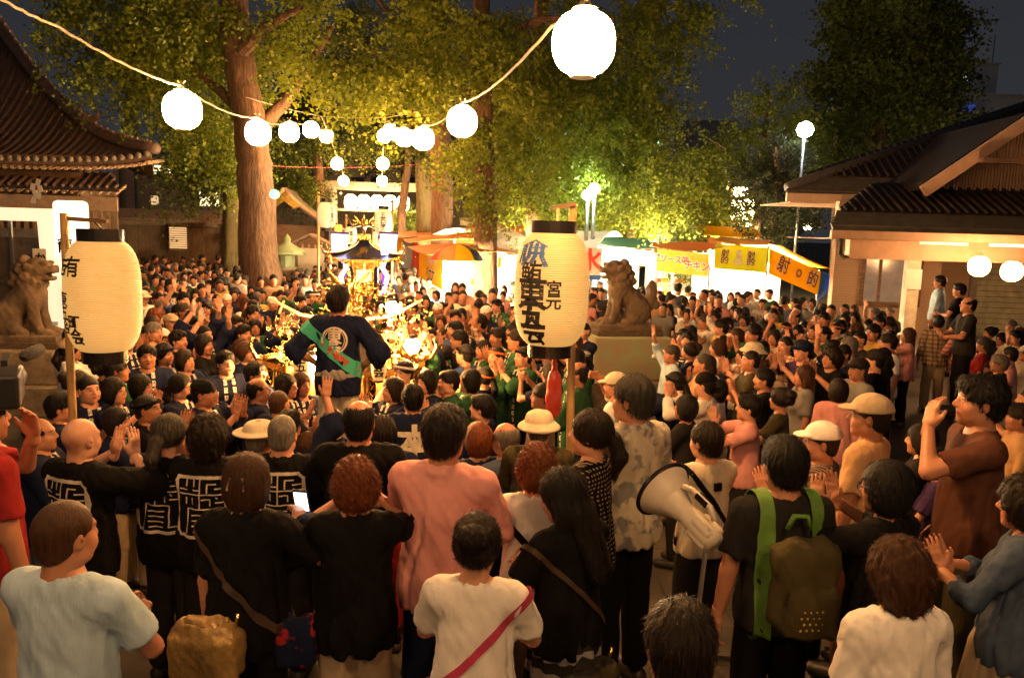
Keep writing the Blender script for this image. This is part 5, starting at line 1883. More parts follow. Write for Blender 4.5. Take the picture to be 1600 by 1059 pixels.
# ---- tall pole lanterns
LANTERN_PAPER = NT('oiled_lantern_paper')
_z = LANTERN_PAPER.noise(LANTERN_PAPER.scale(LANTERN_PAPER.obj(), (1, 1, 1)), 9.0, 4.0)
_c = LANTERN_PAPER.mix(LANTERN_PAPER.ramp(_z, 0.3, 0.7), (1.0, 0.47, 0.115), (1.0, 0.53, 0.145))
LANTERN_PAPER.base((0.34, 0.25, 0.14))
LANTERN_PAPER.par(Emission_Color=_c, Roughness=0.6)
LANTERN_PAPER.b.inputs['Emission Strength'].default_value = 0.5
LANTERN_PAPER = LANTERN_PAPER.m
LANTERN_FAR = glow('lit_pole_lantern_far', (1.0, 0.66, 0.34), 0.5)


def pole_lantern(c, R_, H_, label, m, texts, ribs=52, label2=None):
    """c: centre; texts: (characters, angle about the axis from facing the camera, height from centre, size, weight, material)"""
    e = empty('pole_lantern', c, 0, label, 'paper lantern', 'tall paper lanterns on bamboo poles')
    pr = round_profile(R_, H_, ribs * 4, 3.1, ribs, 0.0035 * R_ / 0.28, 0.52)
    MB().lathe(pr, 40).build('paper_shade', m, e, True)
    for s in (1, -1):
        MB().lathe([(R_ * 0.58, -0.05), (R_ * 0.60, -0.05), (R_ * 0.60, 0.05), (R_ * 0.55, 0.05), (R_ * 0.55, -0.02)], 28, (0, 0, s * (H_ / 2 + 0.03))).build('lacquer_hoop', M_BLACK, e, False)
    # printed characters lie on the paper
    rr = np.array([q[0] for q in pr])
    zz = np.array([q[1] for q in pr])
    face = math.atan2(-c[1], -c[0])
    for body, ang, z0, size, wgt, tm in texts:
        if isinstance(body, str):
            V, F = text_mesh(body, size, wgt, size * 0.12)
            F_ = [F]
        else:
            V, F = strokes(body, wgt, 0.02)
            V = np.c_[V * size * np.array((1.0, 0.72)), np.zeros(len(V))]
            F_ = [F]
        if not len(V):
            continue
        z = V[:, 1] + z0
        r = np.interp(z, zz, rr) + 0.004
        a = face + ang + V[:, 0] / R_
        link('lettering', np_mesh('lettering', np.c_[r * np.cos(a), r * np.sin(a), z], F_, False), tm, e)
    return e


# left: bamboo pole, arm, lantern
lc = at(161, 463, 5.9)
MB().tube([at(100, 338, 5.9) + Vector((0, 0, 0.02)), at(106, 480, 5.9), (at(112, 640, 5.9).x, at(112, 640, 5.9).y, 0.0)], 0.03, 12).build('bamboo_pole', M_BAMBOO, None, True)
o = scene.objects['bamboo_pole']
tag(o, 'bamboo pole carrying the blank faced lantern near the white kiosk', 'pole')
arm = MB().bar(at(98, 341, 5.9), at(168, 346, 5.9), 0.03).build('lantern_arm', M_WOOD, o)
hk = MB().tube([at(146, 346, 5.9), at(160, 358, 5.9), at(166, 372, 5.9)], 0.006, 6).build('hook', M_DARKMETAL, o)
pole_lantern(lc, 0.268, 0.845, 'big cream paper lantern, blank faced with 有 at its edge, by the kiosk', LANTERN_PAPER,
             [('有', -0.86, 0.22, 0.155, 0.004, INK), ('志', -1.32, 0.22, 0.15, 0.004, INK), ('東\n五\n会', -1.25, -0.12, 0.12, 0.003, INK), ('町', -0.85, -0.18, 0.12, 0.003, INK), ('会', -0.82, -0.29, 0.13, 0.004, INK)])
# right: pole behind, lantern with the big brush characters
rc = at(862, 452, 5.9)
pt = at(897, 326, 6.05)
o = MB().tube([at(895, 322, 6.05), (at(901, 640, 6.05).x, at(901, 640, 6.05).y, 0)], 0.032, 12).build('bamboo_pole', M_BAMBOO, None, True)
tag(o, 'bamboo pole carrying the lettered lantern beside the stone lion dog on the lit pedestal', 'pole')
arm = MB().bar(at(862, 326, 6.0), at(900, 318, 6.0), 0.03).build('lantern_arm', M_WOOD, o)
hk = MB().tube([at(872, 326, 5.95), at(871, 345, 5.92), at(868, 360, 5.9)], 0.012, 6).build('hook', M_ROPE, o)
crest = [(0.07, [(-0.5, 0.3), (0.0, 0.55), (0.5, 0.3)]), (0.09, [(-0.5, 0.3), (-0.5, -0.1), (-0.55, -0.45)]), (0.16, [(-0.36, 0.25), (-0.36, -0.3)]), (0.16, [(-0.14, 0.4), (-0.14, -0.15), (-0.36, -0.5)]),
         (0.16, [(0.12, 0.35), (0.12, -0.1), (0.0, -0.4)]), (0.16, [(0.36, 0.3), (0.36, -0.15), (0.5, -0.5)]), (0.12, [(-0.1, 0.25), (0.4, 0.25)]), (0.12, [(-0.05, 0.0), (0.4, 0.0)])]
pole_lantern(rc, 0.28, 0.86, 'big cream paper lantern with a blue crest and bold black brush characters', LANTERN_PAPER,
             [(crest, -0.6, 0.275, 0.23, 0.17, INK_BLUE), ('鮪', -0.6, 0.115, 0.2, 0.003, INK), ('東', -0.56, -0.035, 0.26, 0.0065, INK), ('五', -0.55, -0.19, 0.24, 0.008, INK), ('会', -0.53, -0.31, 0.23, 0.006, INK), ('宮\n元', 0.06, -0.03, 0.115, 0.003, INK)])


def far_pole_lantern(px, py, d, R_, H_, label, chars, ang, pxp, pole_label):
    d, R_, H_ = d * 1.4, R_ * 1.4, H_ * 1.4
    c = at(px, py, d)
    pole_lantern(c, R_, H_, label, LANTERN_FAR, [('\n'.join(chars), ang, -0.04, H_ * 0.24, 0.004, INK)], 20)
    p = at(pxp, py - 20, d + 0.25)
    o = MB().tube([p + Vector((0, 0, 0.25)), (p.x, p.y, 0)], 0.035, 8).build('bamboo_pole', M_BAMBOO, None, True)
    tag(o, pole_label, 'pole')
    MB().bar(p + Vector((0, 0, 0.2)), c + Vector((0, 0, H_ / 2 + 0.12)), 0.03).build('lantern_arm', M_WOOD, o)


far_pole_lantern(510, 336, 13.5, 0.15, 0.44, 'pale tall lantern on a thin pole beside the small dark shrine roof', '文五東西会', 0.75, 497, 'thin bamboo pole rising in front of the small dark shrine')
far_pole_lantern(599, 347, 14.0, 0.155, 0.46, 'pale tall lantern with 五西栄会 hanging over the lit portable shrine', '五西栄会', 0.0, 613, 'thin bamboo pole right of the lit portable shrine')
far_pole_lantern(548, 368, 17.0, 0.13, 0.38, 'small tan lantern left of the golden bird of the lit portable shrine', '宮元会', 0.1, 541, 'thin bamboo pole behind the golden bird at its left')
far_pole_lantern(590, 374, 17.5, 0.12, 0.36, 'small tan lantern half hidden behind the pale lantern with 五西栄会', '東会', 0.2, 583, 'thin bamboo pole behind the golden bird at its right')


# ================================================================== stone lion dogs
def lion_solid(seed):
    s = Solid()
    s.u(s_cap((-0.16, 0, 0.27), (0.09, 0, 0.50), 0.165, 0.155))
    s.u(s_ell((0.13, 0, 0.47), (0.13, 0.15, 0.2)), 0.06)
    for y in (-1, 1):
        s.u(s_ell((-0.14, y * 0.12, 0.20), (0.19, 0.09, 0.19), rot3(ry=0.3)), 0.03)
        s.u(s_ell((0.02, y * 0.155, 0.06), (0.11, 0.06, 0.055)), 0.03)
        s.u(s_cap((0.15, y * 0.1, 0.44), (0.17, y * 0.11, 0.22), 0.075, 0.062), 0.03)
        s.u(s_cap((0.17, y * 0.11, 0.22), (0.23, y * 0.11, 0.07), 0.062, 0.052), 0.02)
        s.u(s_ell((0.28, y * 0.11, 0.05), (0.1, 0.068, 0.05)), 0.02)
        for q in (-1, 0, 1):
            s.u(s_ell((0.36, y * 0.11 + q * 0.038, 0.04), (0.03, 0.02, 0.034)), 0.01)
    s.u(s_cap((0.1, 0, 0.56), (0.15, 0, 0.70), 0.14, 0.13), 0.05)
    s.u(s_ell((0.19, 0, 0.775), (0.145, 0.145, 0.13)), 0.03)
    s.u(s_box((0.32, 0, 0.765), (0.08, 0.085, 0.045), 0.04), 0.03)
    s.u(s_box((0.29, 0, 0.67), (0.08, 0.075, 0.028), 0.025), 0.03)
    s.s(s_box((0.36, 0, 0.71), (0.09, 0.062, 0.018), 0.012), 0.008)
    s.u(s_ell((0.39, 0, 0.80), (0.03, 0.045, 0.025)), 0.015)
    for y in (-1, 1):
        s.u(s_ell((0.29, y * 0.075, 0.845), (0.05, 0.045, 0.028)), 0.012)
        s.s(s_ell((0.335, y * 0.07, 0.815), (0.025, 0.026, 0.018)), 0.008)
        s.u(s_ell((0.325, y * 0.066, 0.815), (0.018, 0.02, 0.014)), 0.003)
        s.u(s_ell((0.14, y * 0.15, 0.80), (0.06, 0.025, 0.05), rot3(ry=0.5)), 0.012)
        for k, (x, z, r) in enumerate(((0.10, 0.70, 0.06), (0.16, 0.64, 0.055), (0.04, 0.77, 0.06), (0.05, 0.62, 0.06), (0.22, 0.60, 0.05), (0.12, 0.57, 0.05), (-0.02, 0.68, 0.055))):
            s.u(s_ell((x, y * (0.135 - 0.01 * k), z), (r, r * 0.6, r)), 0.008)
            s.s(s_ell((x, y * (0.135 - 0.01 * k + r * 0.62), z), (r * 0.45, r * 0.22, r * 0.45)), 0.006)
    for k, (x, z) in enumerate(((0.05, 0.87), (0.0, 0.8), (-0.05, 0.72), (-0.08, 0.62))):
        s.u(s_ell((x, 0, z), (0.065, 0.09, 0.06)), 0.012)
    s.u(s_ell((-0.35, 0, 0.36), (0.075, 0.11, 0.2), rot3(ry=-0.15)), 0.03)
    for y in (-1, 0, 1):
        s.u(s_ell((-0.37, y * 0.07, 0.5 + 0.05 * (y == 0)), (0.06, 0.05, 0.09)), 0.01)
        s.u(s_ell((-0.42, y * 0.06, 0.3), (0.05, 0.045, 0.07)), 0.01)
    s.u(s_box((0.0, 0, -0.02), (0.46, 0.25, 0.045), 0.015), 0.015)
    s.d(lambda P: 0.005 * wob(P, 42.0, seed) + 0.003 * wob(P, 120.0, seed + 1))
    return s


LV, LQ = skin_of(lion_solid(0.4), (-0.6, -0.4, -0.1), (0.6, 0.4, 1.05), 0.015)
LV2, LQ2 = skin_of(lion_solid(2.1), (-0.6, -0.4, -0.1), (0.6, 0.4, 1.05), 0.015)
M_LION = mat('weathered_komainu_stone', (0.17, 0.125, 0.085), 0.9, 0.35, 5, 0.8, 45)


def komainu(px, py_base, d, yaw, V, Q, label, plab, k, lit_moss=None):
    b = at(px, py_base, d)
    o = link('lion_dog_statue', np_mesh('lion_dog', V, [Q]), M_LION)
    o.location = b + Vector((0, 0, 0.06))
    o.scale = (k, k, k)
    o.rotation_euler = (0, 0, yaw)
    tag(o, label, 'statue', 'stone lion dogs')
    p = empty('stone_pedestal', b.xy.to_3d(), yaw + 0.0, plab, 'pedestal')
    z = b.z
    MB().box((0, 0, z - 0.05), (0.95 * k, 0.56 * k, 0.10)).build('top_slab', M_STONE2, p, False, 0.015)
    MB().box((0.0, 0, (z - 0.1 + 0.45) / 2), (1.12 * k, 0.92 * k, z - 0.1 - 0.45)).build('upper_block', lit_moss or M_STONE, p, False, 0.02)
    MB().box((0.0, 0, 0.225), (1.38 * k, 1.25 * k, 0.45)).build('lower_block', M_STONE, p, False, 0.02)
    return o


M_MOSSY_LIT = NT('lamplit_mossy_granite')
_v = M_MOSSY_LIT.obj()
_n = M_MOSSY_LIT.noise(_v, 3.0, 5.0)
M_MOSSY_LIT.base(M_MOSSY_LIT.mix(M_MOSSY_LIT.ramp(_n, 0.35, 0.62), (0.42, 0.34, 0.24), (0.38, 0.46, 0.28)))  # moss on granite, with pale green street lamp light put into both colours
M_MOSSY_LIT.par(Roughness=0.85)
M_MOSSY_LIT.bump(M_MOSSY_LIT.noise(_v, 45.0, 4.0), 0.5, 0.01)
komainu(976, 513, 14.2, math.pi + 0.18, LV, LQ, 'weathered stone lion dog on the pedestal beside the lettered lantern', 'two tiered pale granite pedestal of the lion dog beside the lettered lantern', 1.29, M_MOSSY_LIT.m)
komainu(38, 530, 12.4, 0.0 + 0.12, LV2, LQ2, 'weathered stone lion dog in front of the white kiosk, looking toward the crowd', 'broad granite pedestal under the stone lion dog in front of the white kiosk', 1.37)


# ================================================================== portable shrines
def bird_solid():
    s = Solid()
    s.u(s_ell((0, 0, 0.16), (0.05, 0.09, 0.07), rot3(rx=0.4)))
    s.u(s_cap((0, 0.06, 0.2), (0, 0.09, 0.33), 0.03, 0.018), 0.03)
    s.u(s_ell((0, 0.1, 0.35), (0.022, 0.035, 0.026)), 0.015)
    s.u(s_cap((0, 0.13, 0.35), (0, 0.17, 0.335), 0.012, 0.004), 0.006)
    s.u(s_cap((0, 0.08, 0.38), (0, 0.02, 0.42), 0.012, 0.006), 0.008)
    for x in (-1, 1):
        s.u(s_cap((x * 0.02, 0, 0.0), (x * 0.02, 0, 0.12), 0.012), 0.01)
        for k in range(4):
            s.u(s_cap((x * 0.04, 0.0, 0.2), (x * (0.2 + 0.035 * k), -0.02 - 0.02 * k, 0.38 - 0.085 * k), 0.028, 0.012), 0.01)
    for k in range(-2, 3):
        s.u(s_cap((k * 0.01, -0.08, 0.17), (k * 0.05, -0.22, 0.36 - abs(k) * 0.05), 0.022, 0.014), 0.01)
    return s


BV, BQ = skin_of(bird_solid(), (-0.4, -0.35, -0.05), (0.4, 0.25, 0.5), 0.011)


def mikoshi(base, k, label, lit):
    e = empty('portable_shrine', base, 0.17, label, 'portable shrine', 'portable shrines of the festival')
    e.scale = (k, k, k)
    # frame and body
    MB().box((0, 0, 0.42), (1.0, 1.0, 0.2)).build('base', M_BLACK, e, False, 0.01)
    MB().box((0, 0, 0.53), (1.06, 1.06, 0.03)).build('gold_band', M_GOLD, e)
    MB().box((0, 0, 0.33), (1.06, 1.06, 0.03)).build('gold_band', M_GOLD, e)
    MB().box((0, 0, 0.82), (0.52, 0.52, 0.56)).build('body', M_GOLD, e, False, 0.01)
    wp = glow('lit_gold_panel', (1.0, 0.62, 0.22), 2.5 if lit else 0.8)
    for a in range(4):
        M = Matrix.Rotation(a * math.pi / 2, 3, 'Z')
        MB().box(M @ Vector((0, -0.27, 0.82)), (0.3, 0.03, 0.42), M).build('door_panel', wp, e)
        for x in (-0.24, 0.24):
            MB().lathe([(0.035, 0.55), (0.035, 1.12)], 10, M @ Vector((x, -0.26, 0))).build('pillar', M_BLACK, e)
        for kx in range(7):
            MB().box(M @ Vector((-0.42 + kx * 0.14, -0.46, 0.66)), (0.035, 0.035, 0.26), M).build('railing_post', M_GOLD, e)
        MB().box(M @ Vector((0, -0.46, 0.74)), (0.96, 0.04, 0.035), M).build('railing', M_BLACK, e)
        for r_ in range(3):
            MB().box(M @ Vector((0, -0.31 - 0.05 * r_, 1.12 + 0.05 * r_)), (0.66 + 0.12 * r_, 0.05, 0.045), M).build('bracket', M_GOLD, e)
    # curved roof
    rows = []
    for i in range(13):
        t = i / 12
        s_ = 0.10 + 0.62 * t ** 1.15
        z = 1.66 - 0.42 * t ** 0.6 + 0.06 * max(0, t - 0.7)
        ring = []
        for q in range(33):
            a = 2 * math.pi * q / 32 + math.pi / 4
            ca, sa = math.cos(a), math.sin(a)
            m_ = max(abs(ca), abs(sa))
            ring.append(Vector((ca / m_ * s_, sa / m_ * s_, z + 0.09 * t * t * (1 - (1 / m_ - 1) / 0.4142 <= 0.25) * 0 + 0.10 * t * t * ((1 / m_ - 1) / 0.4142) ** 3)))
        rows.append(ring)
    MB().grid(rows).build('roof', M_BLACK, e, True)
    MB().grid([[p - Vector((0, 0, 0.05)) for p in rows[-1]], rows[-1]], True).build('eave_band', M_GOLD, e)
    MB().grid([[p * 0.3 + Vector((0, 0, 0.85)) for p in rows[-1]], [p - Vector((0, 0, 0.05)) for p in rows[-1]]]).build('soffit', M_GOLD, e)
    for a in range(4):
        pts = [Vector((math.cos(math.pi / 4 + a * math.pi / 2) * r_[0].xy.length * 1.0, math.sin(math.pi / 4 + a * math.pi / 2) * r_[0].xy.length, r_[0].z + 0.02)) for r_ in rows]
        MB().tube(pts, 0.03, 8).build('roof_ridge', M_GOLD, e, True)
        c = pts[-1]
        d = c.xy.normalized().to_3d()
        MB().tube([c, c + d * 0.08 + Vector((0, 0, 0.02)), c + d * 0.14 + Vector((0, 0, 0.12)), c + d * 0.1 + Vector((0, 0, 0.2))], 0.028, 8, r2=0.012).build('ridge_curl', M_GOLD, e, True)
        b = MB().lathe([(0.0, 0.08), (0.03, 0.075), (0.042, 0.02), (0.055, -0.02), (0.0, -0.02)], 10, c + Vector((0, 0, -0.16)))
        b.build('bell', M_GOLD, e, True)
        M = Matrix.Rotation(a * math.pi / 2, 3, 'Z')
        MB().lathe([(0.075, -0.012), (0.075, 0.012), (0.0, 0.02)], 16, M @ Vector((0, -0.42, 1.44)), M @ Matrix.Rotation(math.pi / 2 - 0.6, 3, 'X')).build('crest_disc', M_GOLD, e)
        for q in range(-2, 3):
            MB().tube([M @ Vector((q * 0.2, -0.68, 1.25)), M @ Vector((q * 0.2, -0.69, 1.05))], 0.012, 5).build('hanging_chain', M_GOLD, e)
    MB().box((0, 0, 1.7), (0.26, 0.26, 0.12)).build('bird_stand', M_GOLD, e, False, 0.01)
    bo = link('phoenix', np_mesh('phoenix', BV, [BQ]), M_GOLD, e)
    bo.location = (0, 0, 1.74)
    bo.rotation_euler = (0, 0, math.pi)
    for x in (-0.42, 0.42):
        MB().bar((x, -1.9, 0.3), (x, 1.9, 0.3), 0.11).build('carrying_pole', M_WOOD2, e)
    for y in (-0.62, 0.62):
        MB().bar((-1.1, y, 0.21), (1.1, y, 0.21), 0.09).build('cross_pole', M_WOOD2, e)
    return e


# far one, carried on shoulders, lit blue and white at both sides
fb = at(569, 384, 17.5)
mk2 = mikoshi(Vector((fb.x, fb.y, fb.z - 1.52 * 1.08)), 1.08, 'portable shrine with a black roof and golden bird carried high between two blue lit lanterns', True)
for x in (-0.42, 0.42):
    MB().box((x, 0, -0.1 - (fb.z / 1.08 - 1.52) / 2), (0.1, 0.9, fb.z / 1.08 - 1.52 + 0.6)).build('trestle', M_WOOD, mk2)
for sx, lb in ((-1, 'left of the black roofed portable shrine'), (1, 'right of the black roofed portable shrine')):
    c = at(569 + sx * 38, 382, 17.2)
    e = empty('square_lantern', c, 0.2, 'blue white lit square lantern ' + lb, 'lantern')
    MB().box((0, 0, 0), (0.31, 0.31, 0.45), None, 1.15).build('paper_shade', glow('lit_blue_white', (0.50, 0.55, 1.0), 9.0), e)
    MB().box((0, 0, 0.25), (0.4, 0.4, 0.06)).build('lantern_roof', mat('violet_lacquer', (0.05, 0.02, 0.2), 0.4), e)
    MB().box((0, 0, -0.25), (0.34, 0.34, 0.05)).build('lantern_base', mat('violet_lacquer', (0.05, 0.02, 0.2)), e)
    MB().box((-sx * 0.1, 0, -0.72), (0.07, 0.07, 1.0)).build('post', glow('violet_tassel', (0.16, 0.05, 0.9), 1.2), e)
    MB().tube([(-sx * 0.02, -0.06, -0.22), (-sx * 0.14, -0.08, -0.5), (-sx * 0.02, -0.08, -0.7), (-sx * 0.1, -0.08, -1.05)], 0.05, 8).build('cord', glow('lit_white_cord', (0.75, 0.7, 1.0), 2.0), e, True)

# near one, gold, behind the man who stands on it
nbp = at(545, 500, 9.0)
mk1 = mikoshi(Vector((nbp.x, nbp.y, 0.02)), 1.16, 'golden portable shrine glittering behind the man who stands on its carrying poles', True)
for x in (-0.42, 0.42):
    MB().box((x, 0, 0.12), (0.14, 1.0, 0.24)).build('trestle', M_WOOD, mk1)
M_GLIT = NT('beaten_gold')
_v = M_GLIT.obj()
M_GLIT.base(M_GLIT.mix(M_GLIT.noise(_v, 60, 2), (1.0, 0.45, 0.08), (1.0, 0.74, 0.3)))
M_GLIT.par(Metallic=1.0, Roughness=0.22)
M_GLIT.bump(M_GLIT.noise(_v, 120.0, 2.0), 1.0, 0.01)
M_GLIT = M_GLIT.m
rng = np.random.default_rng(21)


def spray(n, c, r, size):
    P = np.array(c) + rng.normal(size=(n, 3)) * np.array(r) * 0.5
    a = rng.normal(size=(n, 3))
    a /= np.linalg.norm(a, axis=1)[:, None]
    b = np.cross(a, rng.normal(size=(n, 3)))
    b /= np.linalg.norm(b, axis=1)[:, None]
    s = size * rng.uniform(0.5, 1.2, n)[:, None]
    V = np.stack([P - a * s, P + b * s * 0.5, P + a * s, P - b * s * 0.5], 1).reshape(-1, 3)
    return V, np.arange(4 * n).reshape(-1, 4)


for nm, c, r, n in (('gold_ornament', (0.52, -0.62, 1.25), (0.22, 0.2, 0.6), 1100), ('gold_ornament', (-0.5, -0.62, 1.15), (0.16, 0.2, 0.55), 600), ('gold_ornament', (0.0, -0.05, 1.8), (0.24, 0.22, 0.22), 400), ('gold_ornament', (0.0, -0.72, 0.95), (0.6, 0.1, 0.25), 400)):
    V, Q = spray(n, c, r, 0.033)
    tag(link(nm, np_mesh('gold_ornament', V, [Q], False), M_GLIT, mk1), kind='stuff')
for sx in (-1, 1):
    MB().tube([(0, -0.1, 1.72), (sx * 0.15, -0.3, 1.68), (sx * 0.42, -0.45, 1.74), (sx * 0.7, -0.5, 1.9)], 0.02, 8, r2=0.012).build('white_rope', mat('white_cotton_rope', (0.75, 0.66, 0.5), 0.8), mk1, True)
for k in range(6):
    x = -0.5 + 0.2 * k
    MB().tube([(x, -0.72, 1.3), (x + 0.02, -0.75, 1.05), (x, -0.74, 0.8)], 0.04, 8, r2=0.055).build('tassel', mat('orange_silk', (0.65, 0.2, 0.04), 0.6), mk1, True)
# lamps on the near shrine
for px, py, d, s_, lb in ((487, 568, 8.0, 0.10, 'bare glowing lamp low on the golden portable shrine left of the standing man'), (644, 540, 8.1, 0.085, 'bright glowing lamp on the golden portable shrine right of the standing man'), (612, 480, 8.3, 0.07, 'small glowing lamp high in the gold ornaments right of the standing man')):
    e = empty('shrine_lamp', at(px, py, d), 0, lb, 'lamp')
    MB().lathe([(0.0, -s_), (s_ * 0.6, -s_ * 0.8), (s_, 0), (s_ * 0.6, s_ * 0.8), (0.0, s_)], 14).build('bulb', glow('shrine_lamp_glow', (1.0, 0.45, 0.135), 620.0), e, True)
    MB().lathe([(s_ * 0.5, s_ * 0.85), (s_ * 0.3, s_ * 1.3)], 10).build('socket', M_DARKMETAL, e)
for px, py, d, tx, lb in ((470, 572, 7.7, '東五会', 'narrow lettered paper lantern below the left elbow of the standing man'), (592, 566, 7.7, '宮元会', 'narrow lettered paper lantern below the right elbow of the standing man')):
    c = at(px, py, d)
    e = empty('paper_lantern', c, 0, lb, 'paper lantern')
    MB().lathe(round_profile(0.075, 0.36, 40, 3.0, 14, 0.002, 0.55), 20).build('paper_shade', LANTERN_PAPER, e, True)
    MB().lathe([(0.045, 0.17), (0.045, 0.2)], 14).build('rim', M_BLACK, e)
    MB().lathe([(0.045, -0.2), (0.045, -0.17)], 14).build('rim', M_BLACK, e)
    V, F = text_mesh('\n'.join(tx), 0.11, 0.003, 0.03)
    fa = math.atan2(-c.y, -c.x)
    a = fa + V[:, 0] / 0.076
    link('lettering', np_mesh('lettering', np.c_[0.079 * np.cos(a), 0.079 * np.sin(a), V[:, 1]], [F], False), INK, e)

# ================================================================== market stalls
STALL_BULB = glow('stall_bulb', (1.0, 0.70, 0.36), 3200.0)


def tarp(name, col, t=0.35):
    if name in _mats:
        return _mats[name]
    n = NT(name)
    n.base(n.mix(n.ramp(n.noise(n.obj(), 5.0, 3), 0.3, 0.7), tone(col, 0.85), tone(col, 1.1)))
    n.par(Roughness=0.5)
    tr = n.n('ShaderNodeBsdfTranslucent')
    n.set(tr.inputs[0], col)
    mx = n.n('ShaderNodeMixShader')
    mx.inputs[0].default_value = t
    n.t.links.new(n.b.outputs[0], mx.inputs[1])
    n.t.links.new(tr.outputs[0], mx.inputs[2])
    n.t.links.new(mx.outputs[0], n.t.nodes['Material Output'].inputs['Surface'])
    n.bump(n.noise(n.obj(), 8.0, 2), 0.3, 0.02)
    _mats[name] = n.m
    return n.m


T_YEL, T_WHITE, T_RED = tarp('yellow_banner', (0.85, 0.55, 0.02), 0.5), tarp('white_tarp', (0.75, 0.7, 0.62), 0.4), tarp('red_curtain', (0.6, 0.07, 0.03), 0.4)
T_ORA, T_BLUE, T_LIME, T_GREY, T_TEAL = tarp('orange_tarp', (0.62, 0.30, 0.09)), tarp('blue_tarp', (0.05, 0.17, 0.5)), tarp('lime_banner', (0.62, 0.62, 0.03), 0.5), tarp('grey_banner', (0.35, 0.36, 0.4)), tarp('teal_tarp', (0.12, 0.25, 0.22))
TX_RED, TX_BLACK, TX_WHITE, TX_BROWN = mat('print_red', (0.6, 0.035, 0.02), 0.7, bump=0), INK, mat('print_white', (0.8, 0.78, 0.7), 0.7, bump=0), mat('print_brown', (0.12, 0.03, 0.01), 0.7, bump=0)


def stall(label, p0, p1, bh, depth, roof, banner, texts=(), rise=0.35, bulbs=2, over=0.25, back=True):
    """p0, p1: top corners of the front banner (left, right as seen); bh: its height; depth: metres back"""
    p0, p1 = at(p0[0], p0[1], p0[2] * K), at(p1[0], p1[1], p1[2] * K)
    bh, depth, rise, over = bh * K, depth * 1.3, rise * K, over * K
    o = Vector((p0.x, p0.y, 0))
    e = empty('market_stall', o, 0, label, 'market stall', 'festival market stalls')
    a, b = p0 - o, p1 - o
    ax = Vector((b.x - a.x, b.y - a.y, 0))
    w = ax.length
    x = ax.normalized()
    n = Vector((-x.y, x.x, 0))
    if n.dot(Vector((o.x, o.y, 0))) < 0:
        n = -n
    # roof with a slight sag
    rows = []
    for i in range(7):
        t = i / 6
        rows.append([a.lerp(b, s_) + n * (t * (depth + over) - over) + Vector((0, 0, 0.08 + rise * math.sin(t * math.pi * 0.75) - 0.04 * math.sin(s_ * math.pi))) for s_ in np.linspace(0, 1, 7)])
    MB().slab(rows, (0, 0, 0.012)).build('roof', roof, e, True)
    br = [[a.lerp(b, s_) + n * (0.004 * math.sin(s_ * 17)) + Vector((0, 0, -bh * t)) for s_ in np.linspace(0, 1, 13)] for t in (0, 0.5, 1.0)]
    MB().slab(br, n * 0.006).build('banner', banner, e, True)
    for p in (a, b):
        for q in (0.05, depth):
            MB().bar(p + n * q + Vector((0, 0, 0.05)), Vector((p.x, p.y, 0)) + n * q, 0.04).build('post', M_METAL, e)
    MB().box(a.lerp(b, 0.5) + n * 0.5 - Vector((0, 0, a.lerp(b, 0.5).z - 0.45)), (w * 0.94, 0.7, 0.9), Matrix((x, n, (0, 0, 1))).transposed()).build('counter', T_WHITE, e)
    if back:
        MB().box(a.lerp(b, 0.5) + n * depth - Vector((0, 0, a.lerp(b, 0.5).z * 0.5)), (w, 0.02, a.lerp(b, 0.5).z), Matrix((x, n, (0, 0, 1))).transposed()).build('back_cloth', T_WHITE, e)
    for k in range(6):
        c = a.lerp(b, (k + 0.5) / 6) + n * 0.5
        c.z = 0.98
        MB().box(c, (w / 8, 0.3, 0.16 + 0.05 * (k % 3)), Matrix((x, n, (0, 0, 1))).transposed()).build('tray', (T_RED, T_YEL, T_WHITE)[k % 3], e)
    for k in range(bulbs):
        c = a.lerp(b, (k + 0.7) / (bulbs + 0.4)) + n * (depth * 0.42) + Vector((0, 0, -bh * 0.55))
        MB().lathe([(0.0, -0.1), (0.07, -0.07), (0.09, 0), (0.04, 0.08), (0.02, 0.14)], 10, c).build('bulb', STALL_BULB, e, True)
    for body, t, v, size, wgt, tm in texts:
        size, wgt = size * K, wgt * K
        c = a.lerp(b, t) - n * 0.03 + Vector((0, 0, -bh * v))
        xx = (b - a).normalized()
        flat_text('lettering', body, size, wgt, plane_frame(c, xx, Vector((0, 0, 1)) - xx * xx.z), tm, e)
        if tm is not TX_WHITE:
            flat_text('lettering_outline', body, size, wgt + size * 0.05, plane_frame(c + n * 0.008, xx, Vector((0, 0, 1)) - xx * xx.z), TX_WHITE, e)
    return e


# along the approach
stall('farthest stall of the left hand row with a yellow front beside the lit portable shrine', (616, 368, 24), (629, 372, 22), 0.85, 2.0, T_ORA, T_YEL, [], 0.12, 1)
stall('stall with a grey lettered banner under an orange roof in the row by the trunks', (629, 370, 22), (644, 376, 19), 0.9, 2.0, T_ORA, T_GREY, [('い', 0.5, 0.5, 0.5, 0.01, TX_WHITE)], 0.12, 1)
stall('stall with a red curtain banner next to the yellow banana stall', (645, 378, 19), (659, 384, 16.5), 0.95, 2.0, T_ORA, T_RED, [('し', 0.5, 0.55, 0.6, 0.01, TX_BLACK)], 0.12, 1)
stall('yellow stall with BANANA lettering beside the striped parasol', (655, 390, 15.6), (692, 404, 13.6), 0.55, 1.8, T_ORA, T_YEL, [('BANANA', 0.6, 0.2, 0.2, 0.006, TX_WHITE), ('バナナ', 0.55, 0.66, 0.26, 0.006, TX_BLACK)], 0.08, 2)
stall('orange roofed stall behind the straight ginkgo trunk', (712, 372, 20), (800, 380, 19), 0.25, 2.2, T_ORA, T_ORA, [], 0.35, 2)
stall('white roofed stall right of the straight ginkgo trunk', (778, 402, 15.5), (835, 396, 16.5), 0.2, 2.0, T_WHITE, T_YEL, [], 0.5, 2)
